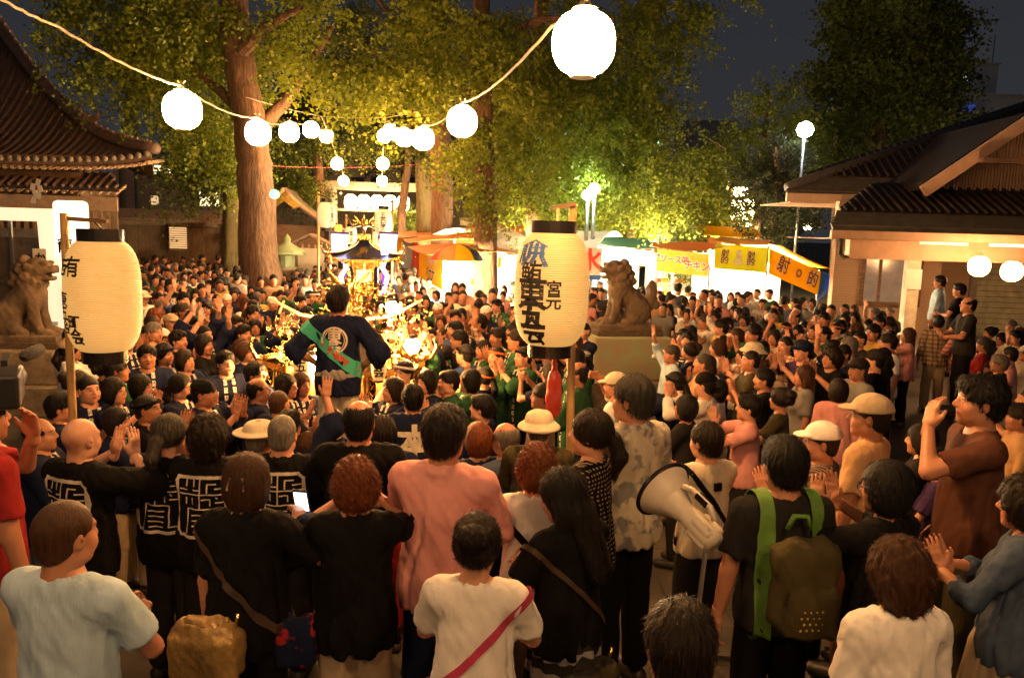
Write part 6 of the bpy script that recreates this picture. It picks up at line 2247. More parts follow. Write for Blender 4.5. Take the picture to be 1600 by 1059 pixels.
stall('white stall with a red 氷 ice flag behind the lettered lantern', (842, 392, 16), (935, 396, 15.5), 0.2, 2.0, T_WHITE, T_WHITE, [], 0.4, 3)
ic = empty('ice_flag', at(921, 412, 20.4), 0, 'white ice flag with a red 氷 character hanging at the edge of the lettered lantern', 'flag')
MB().box((0, 0, 0), (0.63, 0.015, 0.83)).build('cloth', T_WHITE, ic)
MB().box((0, -0.012, -0.36), (0.63, 0.006, 0.13)).build('wave_band', T_BLUE, ic)
flat_text('lettering', '氷', 0.62, 0.018, plane_frame((0, -0.016, 0.05), (1, 0, 0), (0, 0, 1)), TX_RED, ic)
stall('blue and white stall with a glaring lamp behind the stone lion dog', (936, 386, 17), (1020, 392, 17), 0.3, 2.2, T_TEAL, T_BLUE, [], 0.2, 3)
stall('orange awning stall with dark lettering behind the yellow banners', (985, 388, 19), (1050, 402, 17.5), 0.35, 2.2, T_ORA, T_ORA, [('たこ焼', 0.6, 0.5, 0.3, 0.006, TX_BLACK)], 0.12, 2)
stall('distant white roofed stall with a blue lettered board', (1030, 366, 23), (1095, 370, 23), 0.3, 2.4, T_WHITE, T_BLUE, [('わたあめ', 0.5, 0.5, 0.28, 0.005, TX_WHITE)], 0.3, 2)
stall('distant yellow roofed stall before the clipped bush', (1095, 370, 22), (1190, 374, 22), 0.3, 2.4, T_YEL, T_ORA, [], 0.3, 2)
stall('yellow stall with red ソース味 チキン lettering', (1027, 389, 15.2), (1108, 397, 14.3), 0.42, 2.0, T_ORA, T_YEL, [('焼ソース味', 0.3, 0.42, 0.17, 0.004, TX_RED), ('チキン', 0.8, 0.6, 0.19, 0.004, TX_RED)], 0.1, 2)
stall('yellow green front of the shooting stall with small 射的 lettering', (1118, 381, 14.6), (1200, 387, 14.3), 0.46, 2.0, T_YEL, T_LIME, [('射\n的', 0.2, 0.5, 0.15, 0.002, TX_BROWN), ('♟', 0.46, 0.5, 0.25, 0.01, TX_WHITE), ('射\n的', 0.7, 0.5, 0.15, 0.002, TX_BROWN)], 0.08, 2)
stall('slanting yellow front of the shooting stall with big 射的 lettering and a blue end', (1203, 388, 14.2), (1282, 424, 15.0), 0.46, 1.1, T_YEL, T_YEL, [('射', 0.26, 0.45, 0.34, 0.004, TX_BROWN), ('◎', 0.56, 0.5, 0.2, 0.002, TX_BROWN), ('的', 0.84, 0.5, 0.32, 0.004, TX_BROWN)], 0.03, 2)
bt_ = MB().slab([[at(1284, 424, 22.3), at(1304, 432, 22.9)], [at(1276, 470, 22.3), at(1290, 460, 22.9)]], (0, 0.01, 0)).build('blue_tarpaulin', T_BLUE)
tag(bt_, 'blue tarpaulin hanging at the end of the slanting yellow shooting stall', 'tarpaulin')
# parasol
pc = at(714, 406, 19.6)
pa = empty('striped_parasol', pc.xy.to_3d(), 0, 'parasol with yellow, navy, red and orange panels over a glaring lamp', 'parasol')
cols = [T_ORA, T_YEL, T_BLUE, T_RED, T_YEL, T_ORA, tarp('navy_panel', (0.03, 0.035, 0.09), 0.1), T_YEL]
order = [0, 1, 6, 3, 0, 1, 6, 3]
for k in range(8):
    rows = []
    for i in range(7):
        t = i / 6
        r_ = 0.66 * math.sin(t * 1.35) / math.sin(1.35)
        z = pc.z + 0.44 * math.cos(t * 1.45) - 0.05
        rows.append([Vector((r_ * math.cos(a), r_ * math.sin(a), z)) for a in np.linspace((k + 0.0) * math.pi / 4 - 2.36, (k + 1) * math.pi / 4 - 2.36, 5)])
    MB().slab(rows, (0, 0, -0.006)).build('panel', cols[order[k]], pa, True)
MB().bar((0, 0, 0), (0, 0, pc.z + 0.38), 0.04).build('pole', M_METAL, pa)
MB().lathe([(0.0, -0.15), (0.13, -0.09), (0.16, 0), (0.07, 0.15)], 12, (-0.18, -0.18, pc.z - 0.4)).build('lamp', STALL_BULB, pa, True)

# ---- street lamps and other lights
def street_lamp(px, py, d, size, m, label, arm=True):
    d, size = d * K, size * K
    c = at(px, py, d)
    e = empty('street_lamp', c.xy.to_3d(), 0, label, 'street lamp')
    MB().lathe([(0.0, -size), (size * 0.75, -size * 0.6), (size, 0), (size * 0.7, size * 0.7), (0.0, size)], 14, (0, 0, c.z)).build('lamp_globe', m, e, True)
    MB().tube([(0.02, 0.1, c.z - size), (0.02, 0.12, 0)], 0.06, 8).build('post', M_METAL, e, True)
    MB().bar((0, 0.1, c.z - size * 0.9), (0, 0, c.z - size * 0.9), 0.06).build('arm', M_METAL, e)
    return e


street_lamp(929, 295, 15.6, 0.12, glow('street_lamp_green_white', (0.85, 1.0, 0.75), 70.0), 'greenish white street lamp lighting the leaves behind the lettered lantern')
street_lamp(918, 305, 15.6, 0.11, glow('street_lamp_green_white', (0.85, 1.0, 0.75), 70.0), 'lower twin head of the greenish white street lamp')
street_lamp(1258, 203, 18.5, 0.2, glow('street_lamp_cold', (0.9, 0.95, 1.0), 45.0), 'large cold white globe lamp left of the tall evergreen')
e = empty('lamp', at(429, 304, 19.8), 0, 'small green lamp fixed to the thick leaning trunk', 'lamp')
MB().lathe([(0.0, -0.12), (0.1, -0.07), (0.13, 0), (0.09, 0.09), (0.0, 0.13)], 14).build('lamp_globe', glow('green_lamp', (0.12, 1.0, 0.3), 4.0), e, True)
MB().bar((0, 0.05, 0.1), (-0.2, 0.55, 0.12), 0.05).build('bracket', M_METAL, e)
for k, (px, py, d, s_) in enumerate([(1005, 226, 60, 0.24), (1030, 224, 60, 0.3)]):
    e = empty('traffic_light', at(px, py, d), 0, ('green white signal light seen through the leaves, ' + ('dimmer one of the pair' if k == 0 else 'brighter one of the pair')), 'signal light')
    MB().lathe([(0.0, -s_), (s_, 0), (0.0, s_)], 12).build('lens', glow('signal_green', (0.4, 1.0, 0.6), 9.0), e, True)
    MB().box((0, 0.2, 0), (s_ * 5, 0.15, s_ * 2.4)).build('housing', M_DARKMETAL, e)
    MB().bar((0, 0.2, -s_), (0, 0.2, -at(px, py, d).z), 0.12).build('post', M_METAL, e)
# tower of lanterns far behind the pine
tw = empty('lantern_tower', at(1160, 320, 40).xy.to_3d(), 0, 'tall rack of glaring lit lanterns behind the maple and the pine', 'lantern rack')
for k, (px, py) in enumerate([(1152, 300), (1162, 300), (1150, 318), (1161, 320), (1172, 318), (1148, 336), (1160, 338), (1172, 336), (1155, 356), (1168, 356), (1276, 306), (1262, 352)]):
    c = at(px, py, 40) - Vector(tw.location)
    MB().lathe(round_profile(0.22, 0.48, 8), 12, c).build('paper_shade', glow('lit_rack_paper', (1.0, 0.70, 0.34), 30.0), tw, True)
for px in (1144, 1178):
    c = at(px, 295, 40) - Vector(tw.location)
    MB().bar((c.x, 0.2, c.z), (c.x, 0.2, 0), 0.08).build('post', M_WOOD, tw)
for k, z in enumerate((300, 318, 337, 356)):
    c0, c1 = at(1144, z - 7, 40) - Vector(tw.location), at(1178, z - 7, 40) - Vector(tw.location)
    MB().bar((c0.x, 0.1, c0.z), (c1.x, 0.1, c1.z), 0.06).build('rail', M_WOOD, tw)
# small lights scattered through the town beyond
rng = np.random.default_rng(4)
for k in range(46):
    px, py = rng.uniform(470, 1180), rng.uniform(215, 350)
    d = rng.uniform(66.5, 68)
    s_ = rng.uniform(0.07, 0.19)
    c = at(px, py, d)
    m = MB().lathe([(0, -s_), (s_, 0), (0, s_)], 6, (0, 0, 0)).build('window_light', (LIT, LITW, glow('lit_amber', (1.0, 0.55, 0.15), 4.0))[k % 3])
    m.location = c - Vector(station.location)
    m.parent = station
# the two round lanterns on the porch
for px, py, lb in ((1530, 416, 'glowing round lantern on the porch nearer the white column'), (1581, 424, 'glowing round lantern on the porch at the shutter door')):
    round_lantern(at(px, py, 16.6), 0.42, lb, glow('lit_porch_paper', (1.0, 0.50, 0.19), 60.0), 'round lanterns on the porch of the tiled house', 0.12)


# ================================================================== people
def step_z(x, y):
    a, b = (3.83, 4.75) if x < 0.03 else (4.5, 5.25)
    return 0.45 if y < a else 0.25 if y < b else 0.0


def place(px, py, H, z0=None):
    """where somebody of that height stands whose head shows there"""
    for z in ((0.45, 0.25, 0.0) if z0 is None else (z0,)):
        p = on_z(px, py, z + H * 0.926)
        if z0 is not None or abs(step_z(p.x, p.y) - z) < 1e-3:
            return Vector((p.x, p.y, z))
    return Vector((p.x, p.y, step_z(p.x, p.y)))


PEOPLE = []        # (object, look for labels, place)


def folk(px, py, H, sex, yaw, pose, hair, top, bottom=('trousers', 'charcoal'), label=None, hat=None, head=(0, 0, 0), skin=0, hv=None, hi=False, z0=None):
    o = person(place(px, py, H, z0), rad(yaw), H, sex, pose, head, hv, hair, hat, top, bottom, skin, hi, label)
    PEOPLE.append(o)
    return o


NAVYH = ('happi', 'navy', 'happi', 'white')
GREENH = ('happi', 'green', 'happi', 'white')
BLACKH = ('happi', 'black', 'plain', 'white')

# ---- the near row, seen from behind
p_blue = folk(100, 842, 1.62, 0, 12, 'low', ('buzz', 'brown'), ('tee', 'pale blue'), ('trousers', 'denim'), 'man with cropped brown hair in a pale blue t-shirt, thin cord round his neck', head=(0.25, 0, 0), skin=1, hi=True)
p_bob = folk(386, 758, 1.58, 1, 4, 'call', ('bob', 'brown'), ('blouse', 'black'), ('trousers', 'black'), 'woman with dark bobbed hair and pale hair clips in a loose black top', skin=0, hi=True)
p_h1 = folk(126, 690, 1.66, 0, 20, 'clap_high', None, BLACKH, label='bald man in a black festival coat with the whole white square crest, clapping', hi=True, skin=3, head=(0.1, 0, 0), z0=0.25)
p_h2 = folk(264, 684, 1.62, 0, 12, 'clap_high', ('pony', 'salt'), BLACKH, label='man with a small grey ponytail in a black crested coat, hands raised beside him', hi=True, z0=0.25)
p_h3 = folk(326, 688, 1.63, 0, 2, 'clap', ('wavy', 'dark'), BLACKH, label='person with wavy dark hair in a black crested coat left of the bob haired woman', hi=True, z0=0.25)
p_h4 = folk(441, 683, 1.64, 0, -4, 'clap', ('buzz', 'grey'), BLACKH, label='grey cropped man in a black crested coat right of the bob haired woman', hi=True, z0=0.25)
p_straw = folk(405, 688, 1.55, 0, 10, 'clap', ('short', 'grey'), ('shirt', 'charcoal'), label='man in a cream straw hat behind the grey cropped crested coat man', hat=('straw', 'cream'), z0=0.25)
p_aub = folk(556, 762, 1.57, 1, -6, 'clap_high', ('curly', 'auburn'), ('blouse', 'black'), ('trousers', 'beige'), 'woman with curly auburn hair in a black top and beige trousers, clapping', head=(-0.3, 0, 0), hi=True)
p_pink = folk(694, 684, 1.76, 0, 12, 'low', ('short', 'dark'), ('shirt', 'pink'), ('trousers', 'navy'), 'tall man in a loose pink long sleeved shirt seen from behind', skin=1, hi=True)
p_white = folk(745, 858, 1.52, 1, 6, 'low', ('bun', 'dark'), ('tee', 'white'), ('trousers', 'denim'), 'woman with pinned up dark hair in a white t-shirt with a pink bag strap', hi=True)
p_long = folk(892, 778, 1.56, 1, -38, 'low', ('long', 'black'), ('tee', 'black'), ('skirt', 'grey', 'wide stripes', 'charcoal'), 'woman with very long straight black hair in a black t-shirt, looking at her phone', head=(-0.5, -0.25, 0), hi=True)
p_strap = folk(838, 735, 1.55, 1, -10, 'low', ('curly', 'auburn'), ('tee', 'white'), ('trousers', 'beige'), 'woman with frizzy auburn hair in a white top behind the long haired woman', hi=True)
p_hat = folk(842, 672, 1.6, 0, 5, 'clap', ('grey_short', 'salt'), ('shirt', 'olive'), ('trousers', 'beige'), 'man in a white bucket hat and an olive vest', hat=('bucket', 'cream'), hi=True, z0=0.25)
p_dot = folk(922, 682, 1.64, 1, -62, 'clap', ('pony', 'dark'), ('tee', 'black', 'dots', 'beige'), ('trousers', 'black'), 'woman in a dotted black top with dark tied hair, face in profile', head=(-0.2, 0.05, 0), hi=True)
p_grey = folk(988, 628, 1.78, 0, -30, 'down', ('grey_short', 'salt'), ('shirt', 'cream', 'blotch', 'grey'), ('trousers', 'black'), 'tall grey haired man in a pale blotched shirt', head=(-0.5, 0.05, 0), hi=True, skin=1)
p_cap0 = folk(962, 606, 1.70, 0, -70, 'camera', ('short', 'grey'), ('tee', 'white'), label='man in a white cap hidden behind the tall grey haired man', hat=('cap', 'cream'), skin=1)
p_brace = folk(1104, 693, 1.62, 0, -25, 'clap', ('grey_short', 'dark'), ('tee', 'cream'), ('trousers', 'charcoal'), 'man with dark braces crossed over a cream shirt behind the megaphone', head=(-0.2, 0, 0), hi=True, z0=0.25)
p_pack = folk(1226, 732, 1.68, 0, -8, 'down', ('short', 'black'), ('tee', 'charcoal'), ('trousers', 'black'), 'man in a dark t-shirt with a backpack on bright green straps', skin=1, hi=True)
p_wcap = folk(1282, 694, 1.64, 0, -52, 'clap', ('short', 'dark'), ('tee', 'brown', 'pinstripes', 'grey'), ('trousers', 'charcoal'), 'man in a white baseball cap and a brown striped top', hat=('cap', 'white'), head=(-0.45, 0.05, 0), skin=1, hi=True, z0=0.25)
p_bcap = folk(1358, 655, 1.68, 0, -48, 'down', ('short', 'black'), ('tee', 'tan'), ('trousers', 'brown'), 'man in a beige baseball cap and tan shirt with a strap', hat=('cap', 'beige'), head=(-0.25, 0.05, 0), skin=2, hi=True)
p_glas = folk(1386, 768, 1.6, 1, -35, 'clap_high', ('bob', 'black'), ('blouse', 'black'), ('trousers', 'black'), 'woman with bobbed black hair and glasses in a black top, hands pressed together', head=(-0.3, 0, 0), skin=1, hi=True)
p_brown = folk(1530, 632, 1.86, 0, -78, 'mouth', ('short', 'black'), ('tee', 'brown'), ('trousers', 'olive'), 'tall young man in a brown t-shirt with his hand at his mouth, in profile', head=(0, 0.05, 0), skin=1, hi=True)
p_kid = folk(1466, 728, 1.38, 1, -62, 'low', ('bob', 'black'), ('tee', 'purple'), ('trousers', 'charcoal'), 'girl in a purple top with yellow glasses pushed up on her hair', skin=1, hv=4, hi=True, z0=0.25)
p_red = folk(1406, 905, 1.52, 1, -12, 'down', ('wavy', 'brown'), ('blouse', 'white'), ('skirt', 'black'), 'woman with loose reddish brown hair and a white top at the bottom edge', hi=True, head=(0.2, -0.1, 0))
p_den = folk(1604, 795, 1.56, 1, -50, 'clap', ('wavy', 'dark'), ('shirt', 'denim'), ('skirt', 'beige'), 'person in a grey blue denim shirt cut by the frame beside the tall young man', hi=True, skin=1)
p_bot = folk(1062, 1018, 1.62, 0, 0, 'down', ('grey_short', 'dark'), ('tee', 'black'), label='man with thinning dark hair at the bottom edge below the megaphone', hi=True, skin=1)
p_vid = folk(-32, 655, 1.78, 0, 35, 'mouth', ('short', 'black'), ('tee', 'red'), ('trousers', 'beige'), 'man in a dark red t-shirt filming with a shoulder video camera', skin=1, hi=True)
p_yel = folk(1592, 655, 1.66, 0, -70, 'down', ('short', 'dark'), ('shirt', 'tan'), label='man in a tan shirt cut by the frame behind the tall young man', skin=2)
p_dk1 = folk(1440, 690, 1.5, 1, -60, 'clap', ('fringe_bob', 'black'), ('tee', 'charcoal'), label='short dark haired woman in charcoal between the beige cap and the purple girl', skin=1, z0=0.25)
p_tq1 = folk(520, 664, 1.6, 0, 8, 'clap', ('buzz', 'brown'), ('happi', 'navy', 'plain', 'white'), label='man with cropped brown hair in a navy coat with white brush strokes and turquoise sash', hi=True, z0=0.0)
p_tq2 = folk(561, 663, 1.76, 0, -4, 'clap', ('bald_ring', 'black'), BLACKH, label='balding man with a shiny crown in a plain dark coat between two sashes', hi=True, skin=1, z0=0.25)
p_tq3 = folk(597, 682, 1.7, 0, -8, 'clap', ('short', 'dark'), ('happi', 'navy', 'plain', 'white'), label='brown haired man in a navy coat and turquoise sash, left of the pink shirt', hi=True, z0=0.0)
p_b9 = folk(480, 700, 1.46, 0, 15, 'clap', ('short', 'brown'), ('tee', 'charcoal'), label='low brown haired head right of the grey cropped crested coat man', skin=1, z0=0.0)
p_m1 = folk(645, 626, 1.66, 0, -15, 'clap', ('short', 'black'), ('happi', 'navy', 'plain', 'white'), label='black haired man in navy seen from behind, upper left of the pink shirt', hi=True, z0=0.0)
p_a2 = folk(748, 690, 1.66, 1, -25, 'clap', ('bob', 'auburn'), ('tee', 'navy'), label='woman with an auburn bob just right of the pink shirted man', z0=0.0)
p_bd = folk(790, 690, 1.68, 0, -45, 'clap', ('bald_ring', 'grey'), ('tee', 'denim'), label='bald man in denim blue left of the bucket hat', skin=1, z0=0.0)

p_red2 = folk(618, 762, 1.3, 1, -5, 'clap', ('pony', 'black'), ('tee', 'red'), ('skirt', 'red'), 'child in a red dress between the curly auburn woman and the pink shirted man', hv=4, z0=0.25)

# ---- the ring round the golden shrine
ring = [
    (65, 682, 1.62, 0, 75, 'clap', ('bald_ring', 'black'), NAVYH, 'bald man in profile in a navy coat behind the man in red', None, 1),
    (96, 640, 1.6, 0, 70, 'clap', ('short', 'black'), NAVYH, 'black haired man facing away beside the bamboo pole foot', None, 1),
    (140, 612, 1.66, 0, 128, 'clap', ('buzz', 'black'), NAVYH, 'smiling cropped hair man in navy right of the bamboo pole', None, 0),
    (180, 614, 1.62, 1, 98, 'clap_high', ('fringe_bob', 'black'), NAVYH, 'short haired woman in navy clapping next to the smiling cropped man', None, 0),
    (230, 560, 1.72, 0, 150, 'clap', ('short', 'black'), NAVYH, 'tall young man in navy facing the shrine under the blank lantern', None, 1),
    (258, 556, 1.66, 1, 112, 'clap_high', ('pony', 'black'), NAVYH, 'woman with tied hair and fingers raised right of the tall young man in navy', ('band', 'navy'), 0),
    (284, 607, 1.6, 1, 100, 'clap_high', ('pony', 'black'), NAVYH, 'pale woman in profile with hair tied back, hands spread', None, 3),
    (222, 608, 1.6, 1, 95, 'clap', ('bob', 'black'), NAVYH, 'woman with glossy bob turned away below the tall young man in navy', None, 0),
    (320, 618, 1.66, 0, 92, 'clap_high', ('buzz', 'black'), NAVYH, 'dark skinned man with a black head scarf clapping in profile', ('scarf', 'black'), 2),
    (353, 570, 1.7, 0, 140, 'clap', ('short', 'black'), NAVYH, 'brightly lit young man with eyes half shut beside the lamp', None, 3),
    (386, 552, 1.62, 1, 120, 'clap_high', ('curly', 'brown'), ('tee', 'navy', 'plain', 'white'), 'brightly lit curly haired woman clapping at her face', None, 3),
    (232, 642, 1.62, 0, 88, 'clap_high', ('buzz', 'black'), BLACKH, 'man in black looking up and clapping, between bald man and ponytail', ('band', 'black'), 2),
    (184, 662, 1.52, 0, 88, 'clap_high', ('fringe_bob', 'black'), NAVYH, 'boy with thick black hair clapping beside the bald crested man', None, 0),
    (290, 566, 1.62, 1, 110, 'clap', ('bob', 'dark'), NAVYH, 'smiling woman with parted dark hair left of the brightly lit young man', None, 0),
    (400, 588, 1.62, 0, 100, 'clap', ('short', 'black'), NAVYH, 'black haired man low beside the standing man, facing the shrine', None, 1),
    (405, 612, 1.6, 0, 70, 'clap', ('bald_ring', 'black'), NAVYH, 'man with thin hair turned to the shrine behind the straw hat', None, 1),
    (437, 632, 1.56, 0, 20, 'clap', ('buzz', 'brown'), NAVYH, 'light brown cropped head below the shirt tail of the standing man', None, 0),
    (449, 606, 1.6, 1, 100, 'clap', ('bob', 'black'), NAVYH, 'smiling woman with black bob left of the standing man and his legs', None, 0),
    (472, 604, 1.58, 1, 130, 'clap_open', ('fringe_bob', 'brown'), NAVYH, 'laughing girl with brown fringe touching the standing man', None, 0),
    (452, 668, 1.62, 0, 10, 'wave', ('short', 'black'), ('happi', 'navy', 'plain', 'white'), 'man reaching up an arm toward the standing man', None, 1),
    (612, 612, 1.6, 1, -130, 'clap_high', ('bob', 'dark'), NAVYH, 'laughing face just right of the white trousered legs', None, 0),
    (630, 585, 1.68, 0, -150, 'clap', ('grey_short', 'black'), ('happi', 'cream', 'plain', 'white'), 'man in a pale coat with a white headband below the right lamp', ('band', 'white'), 3),
    (668, 560, 1.66, 0, -120, 'cheer', ('short', 'black'), GREENH, 'man in green with both arms thrown up right of the lamp', None, 0),
    (690, 556, 1.66, 1, -100, 'cheer', ('pony', 'black'), NAVYH, 'woman in navy with raised forearms beside the arms up man in green', None, 3),
    (725, 556, 1.68, 0, -65, 'clap_high', ('buzz', 'black'), ('tee', 'blue', 'print', 'white'), 'young man with black head band in profile and blue sleeves', ('band', 'black'), 0),
    (733, 598, 1.62, 1, -95, 'clap_high', ('bob', 'black'), GREENH, 'woman with black hair smiling below the young man with head band', None, 0),
    (752, 640, 1.6, 0, -75, 'clap', ('short', 'black'), NAVYH, 'black haired boy in profile between pink shirt and bucket hat', None, 0),
    (775, 560, 1.66, 0, -130, 'clap_open', ('buzz', 'black'), GREENH, 'man in green with head band clapping left of the lettered lantern bottom', ('band', 'orange'), 0),
    (817, 560, 1.68, 0, -118, 'clap_high', ('buzz', 'black'), GREENH, 'man in a green coat with dark head band under the lettered lantern', ('band', 'black'), 0),
    (846, 622, 1.64, 0, -92, 'down', ('grey_short', 'salt'), ('shirt', 'beige', 'plain', 'white'), 'grey haired man in profile above the bucket hat', None, 0),
    (700, 600, 1.62, 0, -120, 'clap_open', ('short', 'black'), GREENH, 'man in green between raised arms and the pink shirted man', None, 0),
    (665, 600, 1.62, 1, -140, 'clap_high', ('bob', 'black'), NAVYH, 'woman in navy facing the camera below the raised arms', None, 0),
    (860, 585, 1.62, 1, -60, 'phone', ('bob', 'dark'), ('tee', 'navy', 'plain', 'white'), 'woman holding a phone up beside the right bamboo pole', None, 0),
    (1100, 604, 1.7, 0, -58, 'phone', ('buzz', 'black'), ('long', 'white', 'plain', 'white'), 'man in a black beret and a white long sleeved shirt', ('scarf', 'black'), 0),
    (1097, 570, 1.64, 0, -80, 'clap', ('buzz', 'salt'), ('tee', 'tan', 'plain', 'white'), 'old man with cropped hair in profile behind the black beret', None, 1),
    (1070, 640, 1.58, 1, -60, 'clap', ('bob', 'black'), ('tee', 'charcoal', 'plain', 'white'), 'black bob haired woman in charcoal between beret and grey haired man', None, 1),
    (1168, 640, 1.62, 0, -80, 'clap_high', ('short', 'black'), ('tee', 'pink', 'plain', 'white'), 'young man with shaggy black hair in profile, hands together', None, 0),
    (1192, 595, 1.62, 0, -85, 'phone', ('short', 'black'), ('tee', 'black', 'plain', 'white'), 'man in black stretching out a small camera', None, 1),
    (1255, 590, 1.62, 1, -88, 'down', ('long', 'brown'), ('blouse', 'grey', 'plain', 'white'), 'woman in a soft grey blouse with long brown hair standing apart', None, 1),
    (1340, 580, 1.7, 0, -105, 'down', ('short', 'salt'), ('shirt', 'grey', 'plain', 'white'), 'man in a dark cap and grey shirt facing the shrine', ('cap', 'charcoal'), 1),
    (1310, 612, 1.62, 1, 20, 'down', ('bob', 'dark'), ('shirt', 'pink', 'plain', 'white'), 'woman in a pale pink shirt with a brown bag strap seen from behind', None, 1),
    (1375, 570, 1.6, 1, -60, 'down', ('long', 'dark'), ('tee', 'black', 'plain', 'white'), 'long haired woman in black right of the dark cap', None, 1),
    (1466, 505, 1.74, 0, 20, 'down', ('short', 'dark'), ('shirt', 'beige', 'plaid', 'brown'), 'man in a beige checked shirt standing with his back turned near the porch', None, 1),
    (1508, 512, 1.72, 0, -10, 'low', ('short', 'black'), ('shirt', 'pink', 'plaid', 'brown'), 'man in a pinkish checked shirt with a bag near the porch', None, 1),
    (1535, 540, 1.6, 1, -60, 'down', ('grey_short', 'salt'), ('tee', 'red', 'plain', 'white'), 'old person in a red top standing at the porch side', None, 1),
    (1560, 570, 1.6, 0, -70, 'clap', ('short', 'grey'), ('shirt', 'charcoal', 'plain', 'white'), 'old man in charcoal below the person in red', None, 2),
    (1468, 442, 1.74, 0, -60, 'down', ('short', 'dark'), ('shirt', 'pale blue', 'plain', 'white'), 'man in a pale blue shirt standing under the porch', None, 1),
    (1498, 455, 1.68, 0, -60, 'low', ('short', 'black'), ('tee', 'black', 'plain', 'white'), 'man in black reading something under the porch', None, 1),
    (1512, 478, 1.66, 0, -80, 'low', ('bald_ring', 'black'), ('tee', 'charcoal', 'plain', 'white'), 'bald man in charcoal beside the porch reader', None, 1),
    (1418, 525, 1.62, 1, -70, 'phone', ('long', 'brown'), ('blouse', 'pink', 'plain', 'white'), 'woman in pale pink with a bag holding something up near the white column', None, 1),
]
for px, py, H, sex, yaw, pose, hair, top, lab, hat, sk in ring:
    folk(px, py, H, sex, yaw, pose, hair, top, ('trousers', R.choice(['charcoal', 'black', 'denim', 'beige'])), lab, hat, skin=sk, head=(0, 0.08, 0), z0=0.6 if py < 480 and px > 1440 else 0.0)

# ---- the man standing on the poles of the golden shrine
mp = at(529, 473, 6.6)
MH = 1.72
mz = mp.z - MH * 0.926
man = person(Vector((mp.x, mp.y, mz)), rad(3), MH, 0, 'hips', (0.0, 0.05, 0), 0, ('short', 'dark'), None, ('happi', 'navy', 'plain', 'white'), ('trousers', 'cream'), 1, True,
             'man standing above the crowd, hands on hips, white round crest on navy coat')
HS = top_solid('happi', 'hips', 0)
ring_l = [(0.0, [(0, 0)])]
cr = []
for r_, w_ in ((0.104, 0.014), (0.086, 0.006)):
    cr.append((w_, [(r_ * math.cos(a), r_ * math.sin(a)) for a in np.linspace(0, 2 * math.pi, 41)]))
cx_, cz_ = 0.0, 1.275
V, Q = strokes([(w, [(cx_ + x, cz_ + z) for x, z in l]) for w, l in cr], 0.01, 0.01)
link('crest_ring', np_mesh('crest_ring', on_back(V, HS), [Q], True), mat('white_print', (0.62, 0.56, 0.46), 0.8), man)
for body, z0_, size in (('東', 0.033, 0.135), ('会', -0.045, 0.12)):
    V, F = text_mesh(body, size, 0.003, 0.012)
    P = on_back(np.c_[V[:, 0] + cx_, V[:, 1] + cz_ + z0_ - 0.01], HS)
    link('crest_lettering', np_mesh('crest_lettering', P, [F], True), mat('white_print', (0.62, 0.56, 0.46)), man)
M_SASH = cloth('turquoise')


def sash(o, solid, label=None, text=None):
    b = wrap_band('sash', solid, (0, 0, 1.17), (0.62, 0, 0.785), 0.1, M_SASH, o, 0.0, 1.0, 0.007, 110)
    if text:
        # red characters along the sash across the back
        n = Vector((0.62, 0, 0.785))
        t = Vector((0.785, 0, -0.62))
        for k, ch in enumerate(text):
            V, F = text_mesh(ch, 0.06, 0.004, 0.012)
            s_ = -0.10 + k * 0.062
            a = -0.9
            X = V[:, 0:1] * math.cos(a) - V[:, 1:2] * math.sin(a)
            Y = V[:, 0:1] * math.sin(a) + V[:, 1:2] * math.cos(a)
            P = np.c_[0.785 * s_ + X[:, 0], 1.17 - 0.62 * s_ + Y[:, 0]]
            link('sash_lettering', np_mesh('sash_lettering', on_back(P, solid, 0.0105), [F], True), mat('red_print', (0.45, 0.09, 0.05), 0.8), o)
    return b


sash(man, HS, text='祭礼実行委員')
bg_ = Solid().u(s_box((0.0, -0.145, 0.985), (0.1, 0.035, 0.045), 0.03)).d(lambda P: 0.008 * wob(P, 60.0, 0.2))
V, Q = skin_of(bg_, (-0.2, -0.25, 0.88), (0.2, -0.05, 1.1), 0.008)
link('belt_pouch', np_mesh('belt_pouch', V, [Q]), cloth('grey'), man)
wrap_band('belt', HS, (0, 0, 0.985), (0, 0, 1), 0.03, cloth('grey'), man, 0, 1, 0.004)
stp = MB()
c = Vector((mp.x, mp.y, mz))
stp.box(c + Vector((0, 0, -0.03)), (0.8, 0.5, 0.06))
for sx in (-0.3, 0.3):
    stp.box(Vector((c.x + sx, c.y, (mz - 0.06) / 2)), (0.08, 0.4, mz - 0.06))
tag(stp.build('wooden_stand', M_WOOD2), 'low wooden stand under the feet of the man in the round crest coat', 'stand')

# crests of the four black coats and the brush strokes of the navy ones
BS = {}
crest_box = [(0.065, [(0.04, 0.0), (0.9, 0.0), (1.0, 0.09), (1.0, 1.12), (0.92, 1.2), (0.06, 1.2), (0.0, 1.12), (0.0, 0.08), (0.04, 0.0)]),
             [(0.22, 0.05), (0.22, 0.17)], [(0.38, 0.05), (0.38, 0.17)], [(0.06, 0.25), (0.22, 0.25)], [(0.36, 0.25), (0.5, 0.25)], [(0.06, 0.34), (0.95, 0.34)], [(0.5, 0.04), (0.5, 0.62)],
             [(0.21, 0.42), (0.21, 0.54)], [(0.35, 0.42), (0.35, 0.54)], [(0.64, 0.3), (0.64, 0.13), (0.8, 0.13)], [(0.8, 0.22), (0.95, 0.22)], [(0.55, 0.44), (0.7, 0.44)], [(0.7, 0.44), (0.7, 0.56)], [(0.82, 0.4), (0.84, 0.42)], [(0.82, 0.5), (0.95, 0.5)],
             [(0.24, 1.12), (0.24, 0.64), (0.8, 0.64), (0.8, 1.08), (0.92, 1.08)], [(0.36, 0.76), (0.68, 0.76)], [(0.36, 0.87), (0.68, 0.87)], [(0.36, 0.98), (0.68, 0.98)], [(0.4, 1.09), (0.66, 1.09)]]
